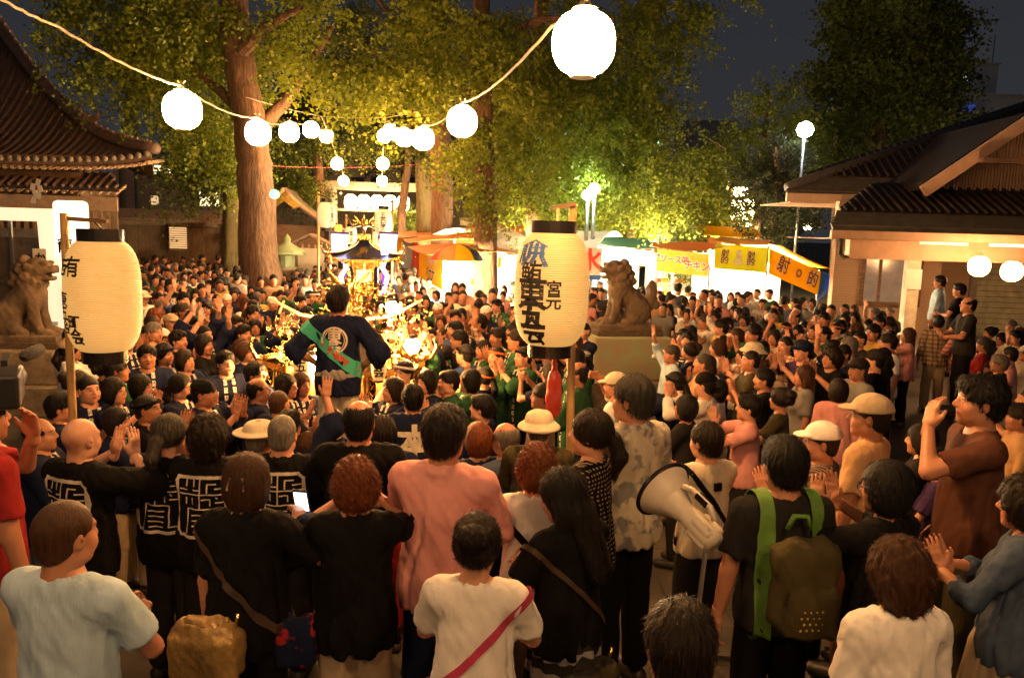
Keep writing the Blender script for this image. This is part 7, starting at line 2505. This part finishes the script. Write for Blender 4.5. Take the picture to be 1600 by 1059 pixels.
for o, pose in ((p_h1, 'clap_high'), (p_h2, 'clap_high'), (p_h3, 'clap'), (p_h4, 'clap')):
    hs = cached(('solid', pose), lambda: top_solid('happi', pose, 0))
    Wd = 0.29
    ls = []
    for l in crest_box:
        w_, l = (l if isinstance(l[0], float) else (0.026, l))
        ls.append((w_ * Wd, [((u - 0.5) * Wd, 1.385 - v * Wd) for u, v in l]))
    V, Q = strokes(ls, 0.01, 0.01)
    P = cached(('crest', pose), lambda: on_back(V, hs, 0.005))
    link('square_crest', cached(('crestm', pose), lambda: np_mesh('square_crest', P, [Q], True)), mat('white_print', (0.62, 0.56, 0.46)), o)
hs = cached(('solid', 'clap'), lambda: top_solid('happi', 'clap', 0))
for o, ch in ((p_tq1, '祭'), (p_tq3, '東'), (p_m1, '本')):
    V, F = text_mesh(ch, 0.3, 0.012, 0.015)
    link('back_lettering', np_mesh('back_lettering', on_back(np.c_[V[:, 0], V[:, 1] + 1.22], hs, 0.004), [F], True), mat('white_print', (0.62, 0.56, 0.46)), o)
for o in (p_tq1, p_tq3):
    sash(o, hs)
# necklace, hair clips, glasses, straps
MB().tube([(0.066 * math.sin(a), -0.022 + 0.06 * math.cos(a), 1.438 + 0.012 * math.cos(a)) for a in np.linspace(0, 2 * math.pi, 25)], 0.0035, 6, False).build('neck_cord', M_DARKMETAL, p_blue, True)
for x, a in ((-0.035, 0.3), (0.03, -0.1)):
    MB().box((x, -0.098 * 1.0 - 0.012, 1.575 + 0.04), (0.008, 0.012, 0.06), Matrix.Rotation(a, 3, 'Y')).build('hair_clip', mat('pale_pink_plastic', (0.7, 0.4, 0.38), 0.3), p_bob)
for o, m in ((p_glas, M_DARKMETAL), (p_kid, mat('yellow_plastic', (0.8, 0.45, 0.03), 0.3))):
    g_ = MB()
    up = 0.062 if o is p_kid else 0.004
    Mh, ch = head_mat(*((-0.3, 0, 0) if o is p_glas else (0, 0, 0)))
    q = lambda x, y, z: Vector(ch + Mh @ np.array((x, y, z)))
    for sx in (-1, 1):
        g_.tube([q(sx * 0.033 + 0.022 * math.cos(a), 0.108, up + 0.017 * math.sin(a)) for a in np.linspace(0, 2 * math.pi, 15)], 0.0028, 5, False)
        g_.tube([q(sx * 0.055, 0.106, up + 0.004), q(sx * 0.088, 0.03, up + 0.006), q(sx * 0.088, -0.02, up)], 0.003, 5)
    g_.tube([q(-0.011, 0.11, up), q(0.011, 0.11, up)], 0.003, 5)
    g_.build('glasses', m, o, True)
ts = top_solid('tee', 'clap', 0)
for sx in (-1, 1):
    wrap_band('brace', ts, (0, 0, 1.2), (0.80, 0, 0.6 * sx), 0.035, cloth('black'), p_brace, 0.5, 1.0, 0.006, 60)
MB().box((0, -0.135, 1.33), (0.05, 0.02, 0.05)).build('brace_patch', cloth('black'), p_brace)


# ---- carried things: each its own
def bag(name, label, o, solid, nrm, cen, width, m, m2, size, hang, cat='bag', t0=0.0, t1=1.0):
    """a bag whose strap crosses the body of o; hang: where the pouch hangs, in o's frame"""
    e = empty(name, o.location, o.rotation_euler.z, label, cat)
    e.scale = o.scale
    wrap_band('strap', solid, cen, nrm, width, m2, e, t0, t1, 0.017, 90)
    s = Solid().u(s_ell(hang, size)).u(s_box((hang[0], hang[1], hang[2] - size[2] * 0.25), (size[0] * 0.92, size[1] * 0.8, size[2] * 0.7), 0.03), 0.03)
    s.s(s_ell((hang[0], hang[1], hang[2] + size[2] * 1.05), (size[0] * 0.72, size[1] * 0.7, size[2] * 0.5)), 0.01)
    s.d(lambda P: 0.010 * wob(P * A3(1, 1, 0.5), 24.0, 0.6) + 0.003 * wob(P, 70.0, 1.6))
    V, Q = skin_of(s, np.array(hang) - np.array(size) * 1.4 - 0.03, np.array(hang) + np.array(size) * 1.4 + 0.03, 0.008)
    link('pouch', np_mesh('pouch', V, [Q], True, {'cp': V}), m, e)
    MB().tube([(hang[0] + size[0] * 0.75, hang[1], hang[2] + size[2] * 0.5), (hang[0] + size[0] * 0.85, hang[1], hang[2] + size[2] * 1.05)], 0.008, 8).build('buckle', M_GOLD, e, True)
    return e


M_LEATHER = mat('gold_leather', (0.4, 0.25, 0.085), 0.42, 0.45, 9, 0.5, 14, metal=0.3, bd=0.03)
bag('shoulder_bag', 'gold brown slouchy shoulder bag on the hip of the woman with the dark bob', p_bob, top_solid('blouse', 'call', 1), (0.72, 0, 0.69), (0, 0, 1.13), 0.03, M_LEATHER, mat('brown_leather', (0.05, 0.032, 0.02), 0.5), (0.17, 0.08, 0.15), (-0.1, -0.22, 0.92))
bag('shoulder_bag', 'small bag on a bright pink strap across the white t-shirt', p_white, top_solid('tee', 'low', 1), (0.72, 0, -0.69), (0, 0, 1.17), 0.032, mat('pink_leather', (0.5, 0.05, 0.12), 0.5), mat('pink_leather', (0.5, 0.05, 0.12)), (0.1, 0.05, 0.09), (-0.2, 0.1, 0.86))
bag('shoulder_bag', 'colourful patterned bag at the side of the auburn curly woman', p_aub, top_solid('blouse', 'clap_high', 1), (0.72, 0, -0.69), (0, 0, 1.14), 0.025, cloth('navy', 'blotch', 'red'), cloth('black'), (0.1, 0.06, 0.14), (-0.26, -0.05, 0.88))
bag('shoulder_bag', 'striped woven bag on the hip of the long haired woman in black', p_long, top_solid('tee', 'low', 1), (0.72, 0, 0.69), (0, 0, 1.14), 0.022, cloth('charcoal', 'wide stripes', 'olive'), mat('brown_leather', (0.05, 0.032, 0.02)), (0.15, 0.06, 0.12), (-0.02, -0.2, 0.78))
bag('shoulder_bag', 'black strap bag across the white top of the frizzy haired woman', p_strap, top_solid('tee', 'low', 1), (0.72, 0, 0.69), (0, 0, 1.16), 0.035, cloth('black'), cloth('black'), (0.11, 0.05, 0.1), (0.2, 0.05, 0.86))
bp_ = empty('backpack', p_pack.location, p_pack.rotation_euler.z, 'dark olive backpack with bright green shoulder straps and a dotted pocket', 'backpack')
bp_.scale = p_pack.scale
s = Solid().u(s_box((0, -0.235, 1.14), (0.145, 0.08, 0.205), 0.075)).u(s_box((0, -0.315, 1.05), (0.115, 0.03, 0.105), 0.03), 0.02)
s.d(lambda P: 0.011 * wob(P, 26.0, 0.1) + 0.004 * wob(P, 70.0, 0.5))
V, Q = skin_of(s, (-0.22, -0.42, 0.86), (0.22, -0.1, 1.42), 0.01)
link('pack_body', np_mesh('pack_body', V, [Q], True, {'cp': V}), cloth('olive'), bp_)
PS = top_solid('tee', 'down', 0)
M_GREEN = mat('bright_green_webbing', (0.11, 0.24, 0.035), 0.6, 0.15, 20, 0.3, 80)
for sx in (-0.115, 0.115):
    wrap_band('shoulder_strap', PS, (sx, 0, 1.22), (1, 0, 0.0), 0.062, M_GREEN, bp_, 0.0, 1.0, 0.024, 90)
MB().tube([(-0.05, -0.16, 1.36), (-0.03, -0.17, 1.42), (0.03, -0.17, 1.42), (0.05, -0.16, 1.36)], 0.012, 8).build('grab_handle', M_GREEN, bp_, True)
for k in range(16):
    MB().lathe([(0.006, -0.003), (0.0, 0.004)], 6, (-0.06 + 0.026 * (k % 4) + 0.013 * ((k // 4) % 2), -0.35, 1.0 + 0.026 * (k // 4)), Matrix.Rotation(math.pi / 2, 3, 'X')).build('stud', mat('yellow_stud', (0.6, 0.4, 0.08), 0.4), bp_)

# megaphone on its stand
m0, m1 = at(1112, 842, 2.85), at(1036, 764, 3.05)
ax = (m1 - m0)
Lm = ax.length
mg = empty('megaphone', m0, 0, 'large white megaphone horn on a thin stand pointing at the golden shrine', 'megaphone')
Mx = ax.to_track_quat('Z', 'Y').to_matrix()
MB().lathe([(0.035, -0.02), (0.045, 0.0), (0.045, 0.10), (0.04, 0.13), (0.052, 0.17), (0.074, 0.22), (0.1, Lm - 0.03), (0.118, Lm), (0.122, Lm + 0.004), (0.112, Lm), (0.09, Lm - 0.05), (0.03, 0.16), (0.0, 0.15)], 40, (0, 0, 0), Mx).build('horn', mat('ivory_plastic', (0.64, 0.56, 0.44), 0.35, 0.05, 4, 0.03), mg, True)
MB().lathe([(0.119, -0.006), (0.126, -0.004), (0.126, 0.006), (0.119, 0.008)], 40, ax, Mx).build('rim', M_BLACK, mg)
MB().box(Mx @ Vector((0.0, 0, 0.04)), (0.085, 0.085, 0.1), Mx).build('housing', mat('ivory_plastic', (0.64, 0.56, 0.44)), mg, False, 0.012)
MB().tube([Mx @ Vector((0.0, 0.07, 0.02)), Mx @ Vector((0, 0.1, 0.06)), Mx @ Vector((0, 0.1, 0.16)), Mx @ Vector((0, 0.08, 0.2))], 0.012, 8).build('handle', mat('ivory_plastic', (0.64, 0.56, 0.44)), mg, True)
MB().box(Mx @ Vector((0, 0.1, 0.1)), (0.03, 0.02, 0.06), Mx).build('switch', M_BLACK, mg)
MB().tube([(-0.02, 0, -0.05), (-0.05, 0.02, -0.72)], 0.009, 8).build('stand_pole', M_METAL, mg)
for a in (0.3, 2.4, 4.5):
    MB().tube([(-0.05, 0.02, -0.55), (-0.05 + 0.35 * math.cos(a), 0.02 + 0.35 * math.sin(a), -m0.z + 0.46)], 0.008, 6).build('stand_leg', M_DARKMETAL, mg)

# video camera
vc = at(12, 604, 3.45)
ve = empty('video_camera', vc, 0.5, 'black shoulder video camera with a furry microphone at the frame edge', 'video camera')
MB().box((0, 0, 0), (0.11, 0.3, 0.15)).build('body', M_DARKMETAL, ve, False, 0.015)
MB().lathe([(0.05, 0), (0.055, 0.05), (0.06, 0.14), (0.05, 0.15), (0.045, 0.13), (0.0, 0.12)], 20, (0, 0.14, -0.01), Matrix.Rotation(-math.pi / 2, 3, 'X')).build('lens', M_BLACK, ve, True)
MB().bar((0, -0.1, 0.12), (0, 0.12, 0.12), 0.025).build('handle', M_DARKMETAL, ve)
MB().lathe([(0.0, -0.02), (0.026, 0.0), (0.03, 0.1), (0.026, 0.2), (0.0, 0.22)], 14, (0.07, 0.02, 0.13), Matrix.Rotation(-math.pi / 2, 3, 'X') @ Matrix.Rotation(0.25, 3, 'Y')).build('microphone', mat('grey_fur', (0.05, 0.05, 0.05), 0.95, 0.4, 60, 1.0, 150), ve, True)
MB().box((-0.06, -0.1, 0.06), (0.03, 0.09, 0.05)).build('viewfinder', M_BLACK, ve, False, 0.008)


def phone(o, v, label, lit=0.0, rx=0.4, rz=0.0):
    c = world_of(o, v)
    e = empty('phone', c, o.rotation_euler.z + rz, label, 'phone')
    M = Matrix.Rotation(rx, 3, 'X')
    MB().box((0, 0, 0), (0.068, 0.011, 0.125), M).build('case', M_DARKMETAL if lit else M_WHITE, e, False, 0.004)
    MB().box(M @ Vector((0, -0.0072, 0)), (0.058, 0.002, 0.105), M).build('screen', glow(f'phone_screen_{lit}', (0.75, 0.85, 1.0), lit) if lit else M_GLASS, e)
    return e


phone(p_bob, (0.16, 0.26, 1.42), 'lit phone held up by the woman with the dark bob', 3.0)
phone(p_long, (0.0, 0.36, 1.17), 'white phone in the hands of the long haired woman in black', 0.0, 0.9)
rb_ = empty('plastic_bag', at(866, 592, 6.2), 0, 'thin red plastic bag hanging in front of the right bamboo pole', 'bag')
s = Solid().u(s_ell((0, 0, -0.1), (0.05, 0.03, 0.12))).u(s_cap((0, 0, 0), (0.0, 0, 0.13), 0.025, 0.01), 0.04).d(lambda P: 0.008 * wob(P, 60.0, 0.6))
V, Q = skin_of(s, (-0.1, -0.1, -0.28), (0.1, 0.1, 0.2), 0.009)
rb_.scale = (1.35, 1.35, 1.5)
link('sack', np_mesh('sack', V, [Q]), mat('red_vinyl', (0.85, 0.09, 0.06), 0.35), rb_)
for px, py, d, ang, lb in ((1042, 605, 9.0, 0.1, 'glowing orange light stick beside the stone pedestal steps'), (440, 480, 10.5, 0.35, 'red light stick raised above the heads left of the standing man'), (517, 405, 16.0, -0.2, 'orange light stick left of the lit portable shrine')):
    e = empty('light_stick', at(px, py, d), 0, lb, 'light stick')
    M = Matrix.Rotation(ang, 3, 'Y')
    MB().lathe([(0.0, -0.1), (0.014, -0.09), (0.014, 0.09), (0.0, 0.1)], 10, (0, 0, 0), M).build('tube', glow('light_stick_glow', (1.0, 0.22, 0.05), 4.0), e, True)
    MB().lathe([(0.017, -0.16), (0.017, -0.09)], 10, (0, 0, 0), M).build('grip', M_BLACK, e)

# ---- the crowd
FOC = Vector((nbp.x, nbp.y, 0))
taken = [(o.location.x, o.location.y, 0.30) for o in PEOPLE]
taken += [(mp.x, mp.y, 0.5)]
for px, py, d, r_ in ((545, 500, 9.0, 1.15), (976, 513, 14.2, 1.3), (38, 530, 12.4, 1.4), (569, 384, 17.5, 1.25), (408, 400, 21, 0.85), (760, 440, 21, 0.6), (842, 430, 25.5, 0.5), (692, 420, 30, 0.7), (358, 430, 25.5, 0.5), (106, 600, 5.9, 0.12), (898, 600, 6.05, 0.12), (714, 404, 19.6, 0.75), (449, 400, 26, 0.7), (487, 392, 27.7, 0.7)):
    q = at(px, py, d)
    taken.append((q.x, q.y, r_))


def far_limit(px):
    """how deep the crowd reaches, by direction"""
    xs = [-50, 200, 225, 330, 430, 470, 560, 640, 690, 745, 790, 830, 1020, 1100, 1200, 1285, 1330, 1420, 1650]
    ys = [12.0, 13.0, 29, 30, 30, 25, 29, 27, 19.8, 20.2, 21.0, 21.5, 22.0, 20.6, 20.3, 17.6, 17.0, 16.0, 13.5]
    return float(np.interp(px, xs, ys))


spots = []
rr = random.Random(11)
cell = {}
for t_ in taken:
    for ix in range(int((t_[0] - t_[2]) // 1) - 1, int((t_[0] + t_[2]) // 1) + 2):
        for iy in range(int((t_[1] - t_[2]) // 1) - 1, int((t_[1] + t_[2]) // 1) + 2):
            cell.setdefault((ix, iy), []).append(t_)
for _ in range(30000):
    d = 5.0 + 24.5 * rr.random() ** 1.25
    px = rr.uniform(-40, 1640)
    q = at(px, 500, d)
    pr = project((q.x, q.y, 1.55))
    if pr is None or step_z(q.x, q.y) > 0 or pr[0] < -30 or pr[0] > 1630 or pr[2] > far_limit(pr[0]):
        continue
    x_, z_ = pr[0], pr[2]
    # open ground beside the porch, the pedestals left clear, the view of the standing man
    if 1395 < x_ < 1530 and z_ > 5.6 and (rr.random() < 0.93 or x_ < 1510):
        continue
    if x_ > 1500 and z_ > 6 and rr.random() < 0.6:
        continue
    if (912 < x_ < 1048 and 6.0 < z_ < 14.5) or (x_ < 104 and 5.6 < z_) or (x_ < 160 and z_ > 9.5):
        continue
    if 468 < x_ < 606 and z_ < 8.2:
        continue
    mind = 0.385 + 0.006 * max(0, z_ - 8)
    key = (int(q.x // 1), int(q.y // 1))
    if any((q.x - a) ** 2 + (q.y - b) ** 2 < ((r_ + mind / 2 + (0.05 if r_ > 0.31 else 0)) if r_ != 0.20 else mind) ** 2 for a, b, r_ in cell.get(key, ())):
        continue
    t_ = (q.x, q.y, 0.20)
    for ix in (-1, 0, 1):
        for iy in (-1, 0, 1):
            cell.setdefault((key[0] + ix, key[1] + iy), []).append(t_)
    spots.append((z_, q.x, q.y, x_))
spots.sort()
# leave out those of whom nothing shows behind the others
seen_map = np.zeros((265, 400), bool)
yy_, xx_ = np.mgrid[0:265, 0:400] * 4.0


def cover(x, y, z, H, test):
    h = project((x, y, z + H * 0.926))
    r = 0.125 * FPX / h[2]
    head = ((xx_ - h[0]) / (r * 0.8)) ** 2 + ((yy_ - h[1]) / r) ** 2 < 1
    n = head.sum()
    if test and (n == 0 or (head & seen_map).sum() > 0.62 * n):
        return False
    seen_map[head | ((np.abs(xx_ - h[0]) < 0.2 * FPX / h[2]) & (yy_ > h[1] + r * 1.2))] = True
    return True


for o in PEOPLE:
    cover(o.location.x, o.location.y, o.location.z, 1.7 * o.scale[0], False)
spots = [s_ for s_ in spots if cover(s_[1], s_[2], 0.0, 1.64, True)]
N_IND = 300 - len(PEOPLE) - 1
HAIR_M = [('short', 'black')] * 5 + [('spiky', 'black')] * 2 + [('buzz', 'black')] * 3 + [('grey_short', 'salt'), ('bald_ring', 'black'), ('short', 'dark'), ('spiky', 'dark'), ('grey_short', 'grey'), ('wavy', 'dark')]
HAIR_W = [('long', 'black'), ('long', 'dark'), ('bob', 'black'), ('bob', 'dark'), ('fringe_bob', 'black'), ('pony', 'black'), ('bun', 'dark'), ('curly', 'brown'), ('long', 'brown'), ('wavy', 'auburn'), ('pony', 'dark')]
TOPS = [('tee', 'white', 'plain', 'white')] * 4 + [('tee', 'black', 'plain', 'white')] * 3 + [('tee', 'grey', 'plain', 'white')] * 2 + [('shirt', 'white', 'plain', 'white')] * 3 + [('shirt', 'beige', 'plain', 'white'), ('shirt', 'pale blue', 'plain', 'white'), ('tee', 'pink', 'plain', 'white'), ('shirt', 'cream', 'plain', 'white'), ('tee', 'navy', 'stripes', 'white'),
       ('long', 'black', 'stripes', 'white'), ('tee', 'charcoal', 'print', 'white'), ('shirt', 'grey', 'plaid', 'charcoal'), ('tee', 'navy', 'plain', 'white'), ('blouse', 'cream', 'plain', 'white'), ('blouse', 'white', 'plain', 'white'), ('tee', 'yellow', 'plain', 'white'), ('tee', 'purple', 'plain', 'white'), ('shirt', 'cream', 'plaid', 'red'), ('tank', 'black', 'plain', 'white'), ('tee', 'blue', 'print', 'white'), ('tee', 'olive', 'plain', 'white'), ('tee', 'tan', 'plain', 'white'), ('long', 'charcoal', 'plain', 'white'), ('tee', 'brown', 'plain', 'white')]


def style(d, x, y, px):
    foc = (Vector((x, y, 0)) - FOC).length
    sex = 1 if rr.random() < (0.34 if foc < 6 else 0.46) else 0
    fest = rr.random() < (0.72 if foc < 4.5 and px < 920 else 0.4 if foc < 7.5 and px < 900 else 0.15)
    hair = rr.choice(HAIR_W if sex else HAIR_M)
    hat = None
    if fest:
        top = rr.choice([NAVYH] * 5 + [GREENH] * 3 + [('tee', 'navy', 'print', 'white'), BLACKH])
        if rr.random() < 0.22:
            hat = rr.choice([('band', 'white'), ('band', 'black'), ('band', 'orange'), ('scarf', 'white'), ('scarf', 'black')])
            hair = ('buzz', 'black') if not sex else ('pony', 'black')
    else:
        top = rr.choice(TOPS)
        if top[0] in ('blouse', 'tank') and not sex:
            top = ('tee',) + top[1:]
        if rr.random() < 0.12:
            hat = rr.choice([('cap', 'white'), ('cap', 'charcoal'), ('cap', 'beige'), ('bucket', 'cream'), ('straw', 'cream'), ('cap', 'navy')])
            hair = ('buzz', 'black') if not sex else ('pony', 'black')
    if foc < 7.0:
        pose = rr.choices(['clap', 'clap_high', 'clap_open', 'phone', 'wave', 'cheer', 'down'], [26, 26, 18, 6, 5, 3, 16])[0]
    else:
        pose = rr.choices(['clap', 'clap_high', 'clap_open', 'phone', 'wave', 'low', 'down'], [10, 3, 2, 9, 0.7, 16, 58])[0]
    a = math.degrees(math.atan2(FOC.x - x, FOC.y - y)) + rr.gauss(0, 16)
    if d > 17 and rr.random() < 0.35:
        a += rr.uniform(60, 300)
    H = rr.gauss(1.70, 0.055) if not sex else rr.gauss(1.585, 0.05)
    if rr.random() < 0.04:
        H = 1.3
    hv = 1 if sex else rr.choice([0, 0, 2, 3])
    head = rr.choice([(0, 0.08, 0), (0.3, 0.04, 0.04)]) if pose in ('clap', 'down') else (0, 0.08, 0)
    sk = rr.choices([0, 1, 2, 3], [5, 4, 1, 2])[0]
    bot = rr.choice([('trousers', 'charcoal'), ('trousers', 'black'), ('trousers', 'denim'), ('trousers', 'beige'), ('trousers', 'navy')] + ([('skirt', 'black'), ('skirt', 'beige')] if sex else []))
    return dict(yaw=rad(a), H=H, sex=sex, pose=pose, head=head, hv=hv, hair=hair, hat=hat, top=top, bottom=bot, skin=sk)


marks = [((862, 452), 'lettered lantern'), ((976, 470), 'stone lion dog by the lettered lantern'), ((975, 570), 'lit granite pedestal'), ((760, 400), 'straight ginkgo trunk'), ((715, 400), 'striped parasol'), ((1070, 410), 'ソース味 stall'), ((1160, 400), 'lime shooting stall'), ((1245, 425), 'slanting shooting stall'),
         ((1290, 445), 'blue tarpaulin'), ((1425, 450), 'white porch column'), ((1500, 590), 'open paving'), ((545, 440), 'golden shrine'), ((610, 530), 'bright shrine lamp'), ((470, 560), 'left shrine lamp'), ((569, 384), 'lit black roofed shrine'), ((408, 400), 'leaning trunk'), ((250, 370), 'boarded wall'),
         ((160, 463), 'blank lantern'), ((110, 600), 'left bamboo pole'), ((900, 600), 'right bamboo pole'), ((449, 400), 'green stone lantern'), ((670, 400), 'BANANA stall'), ((920, 412), 'red ice flag'), ((1045, 765), 'megaphone'), ((1340, 580), 'dark cap man'), ((1255, 590), 'grey blouse woman'), ((1100, 604), 'black beret man'), ((988, 628), 'tall grey haired man'),
         ((1225, 730), 'green strap backpack'), ((1282, 690), 'white cap man'), ((694, 684), 'pink shirted man'), ((842, 672), 'bucket hat man'), ((353, 570), 'brightly lit young man'), ((230, 560), 'tall young man in navy'), ((815, 560), 'green coat man'), ((1358, 650), 'beige cap man'), ((1530, 632), 'tall brown shirted man')]
TOPW = {'tee': 't-shirt', 'long': 'long sleeved top', 'shirt': 'shirt', 'happi': 'festival coat', 'tank': 'tank top', 'blouse': 'blouse'}
POSEW = {'down': 'arms down', 'clap': 'clapping', 'clap_high': 'clapping high', 'clap_open': 'palms apart', 'phone': 'hands raised', 'low': 'hands low', 'wave': 'one arm up', 'cheer': 'both arms up'}
HAIRW = {'short': 'short', 'buzz': 'cropped', 'spiky': 'spiky', 'grey_short': 'cropped', 'bald_ring': 'balding', 'wavy': 'wavy', 'long': 'long', 'bob': 'bobbed', 'fringe_bob': 'fringed', 'pony': 'tied', 'bun': 'pinned up', 'curly': 'curly'}
HCW = {'black': 'black', 'dark': 'dark', 'brown': 'brown', 'auburn': 'auburn', 'grey': 'grey', 'salt': 'greying', 'white': 'white'}
HATW = {'cap': 'cap', 'bucket': 'bucket hat', 'straw': 'straw hat', 'band': 'headband', 'scarf': 'head scarf'}
PATW = {'plain': '', 'happi': '', 'stripes': 'striped ', 'wide stripes': 'striped ', 'plaid': 'checked ', 'print': 'printed ', 'dots': 'dotted ', 'blotch': 'blotched ', 'pinstripes': 'striped '}
used = {o['label'] for o in PEOPLE}


def side_word(dx, dy):
    return ('left of' if dx < 0 else 'right of') if abs(dx) > abs(dy) else ('above' if dy < 0 else 'below')


def say(st, px, py, near):
    who = 'woman' if st['sex'] else 'man'
    if st['H'] < 1.4:
        who = 'child'
    wear = f"{st['top'][1]} {PATW[st['top'][2]]}{TOPW[st['top'][0]]}"
    hat = f"{st['hat'][1]} {HATW[st['hat'][0]]}" if st['hat'] else f"{HAIRW[st['hair'][0]]} {HCW[st['hair'][1]]} hair"
    ms = sorted(marks, key=lambda m: (m[0][0] - px) ** 2 + 1.6 * (m[0][1] - py) ** 2)
    for (mx, my), nm in ms[:4]:
        t = f"{who} in {wear}, {hat}, {POSEW[st['pose']]}, {side_word(px - mx, py - my)} the {nm}"
        if len(t.split()) <= 16 and t not in used:
            used.add(t)
            return t
    for nb in near:
        (mx, my), nm = ms[0]
        t = f"{who} in {wear}, {hat}, {POSEW[st['pose']]}, beside {nb}"
        if len(t.split()) <= 16 and t not in used:
            used.add(t)
            return t
    return t


crowd_ind = spots[:N_IND]
styled = []
for d, x, y, px in crowd_ind:
    st = style(d, x, y, px)
    pr = project((x, y, st['H'] * 0.926))
    if 880 < pr[0] < 1040 and pr[2] < 14 and st['pose'] in ('wave', 'cheer'):
        st['pose'] = 'clap'
    styled.append((d, x, y, pr, st))
for i, (d, x, y, pr, st) in enumerate(styled):
    near = sorted((j for j in range(len(styled)) if j != i), key=lambda j: (styled[j][3][0] - pr[0]) ** 2 + (styled[j][3][1] - pr[1]) ** 2)[:4]
    nb = [f"{'woman' if styled[j][4]['sex'] else 'man'} in {styled[j][4]['top'][1]}" for j in near]
    o = person(Vector((x, y, 0)), label=say(st, pr[0], pr[1], nb), group='people crowding round the golden shrine', **st)
    PEOPLE.append(o)

# the rest of the throng, farther off and too small to count: one mass
SKC = [(0.60, 0.30, 0.19), (0.49, 0.225, 0.13), (0.35, 0.15, 0.08), (0.66, 0.36, 0.245)]
HRC = HCOL
far_v, far_f, far_c, nv = [], [], [], 0
hd = {v: skin_of(head_solid(v), (-0.13, -0.15, -0.2), (0.13, 0.16, 0.16), 0.023) for v in (0, 1)}
hr = {k: skin_of(hair_solid(k), (-0.17, -0.26, -0.44), (0.17, 0.15, 0.19), 0.03) for k in ('short', 'bob', 'long', 'buzz', 'pony')}
tp = {(p, s): skin_of(top_solid('tee', p, s), *BOX, 0.065) for p in ('down', 'clap') for s in (0, 1)}
ar = {}
for p in ('down', 'clap'):
    for s in (0, 1):
        so = Solid()
        for S_, E_, W_, Fd, Np, hk, side in Pose(p, s).arms:
            so.u(s_cap(E_, W_, 0.042, 0.03), 0.0).u(s_cap(W_, W_ + Fd / np.linalg.norm(Fd) * 0.16, 0.035, 0.028), 0.01)
        ar[p, s] = skin_of(so, *BOX, 0.042)
lg = skin_of(bottom_solid('trousers', 0), (-0.35, -0.35, 0.0), (0.35, 0.35, 1.15), 0.09)
FACE_MARK = lambda H: (((np.abs(np.abs(H[:, 0]) - 0.031) < 0.016) & (np.abs(H[:, 2] - 0.006) < 0.009) & (H[:, 1] > 0.03)) | ((np.abs(H[:, 0]) < 0.022) & (np.abs(H[:, 2] + 0.061) < 0.008) & (H[:, 1] > 0.03)))
for d, x, y, px in spots[N_IND:]:
    st = style(d, x, y, px)
    s = st['sex']
    p = 'clap' if st['pose'].startswith('clap') else 'down'
    k = st['H'] / 1.7
    hk = st['hair'][0] if st['hair'][0] in hr else ('long' if s else 'short')
    a = -st['yaw']
    Rz = np.array(((math.cos(a), -math.sin(a), 0), (math.sin(a), math.cos(a), 0), (0, 0, 1)))
    skc = SKC[st['skin']]
    for (V, Q), off, col in ((hd[s], HEADC, skc), (hr[hk], HEADC, HRC.get(st['hair'][1], (0.012, 0.01, 0.008))), (tp[p, s], 0, CLOTH[st['top'][1]]), (ar[p, s], 0, skc), (lg, 0, CLOTH[st['bottom'][1]])):
        P = ((V + off) * k) @ Rz.T + np.array((x, y, 0))
        C = np.tile(np.array((*col, 1.0)), (len(V), 1))
        if V is hd[s][0]:
            C[FACE_MARK(V), :3] *= 0.3
        far_v.append(P)
        far_f.append(Q + nv)
        far_c.append(C)
        nv += len(V)
if far_v:
    t = NT('distant_throng')
    t.base(t.attr('tint').outputs['Color'])
    t.par(Roughness=0.75)
    tag(link('crowd', np_mesh('crowd', np.concatenate(far_v), [np.concatenate(far_f)], True, {'tint': np.concatenate(far_c)}), t.m), kind='stuff')
for o in scene.objects:
    if 'label' in o and not 4 <= len(o['label'].split()) <= 16:
        print('LONG', o.name, o['label'])
print('PEOPLE', len(PEOPLE), 'SPOTS', len(spots), 'DEPTH', crowd_ind[-1][0], 'TRIS', sum(len(m.polygons) * 2 for m in bpy.data.meshes))
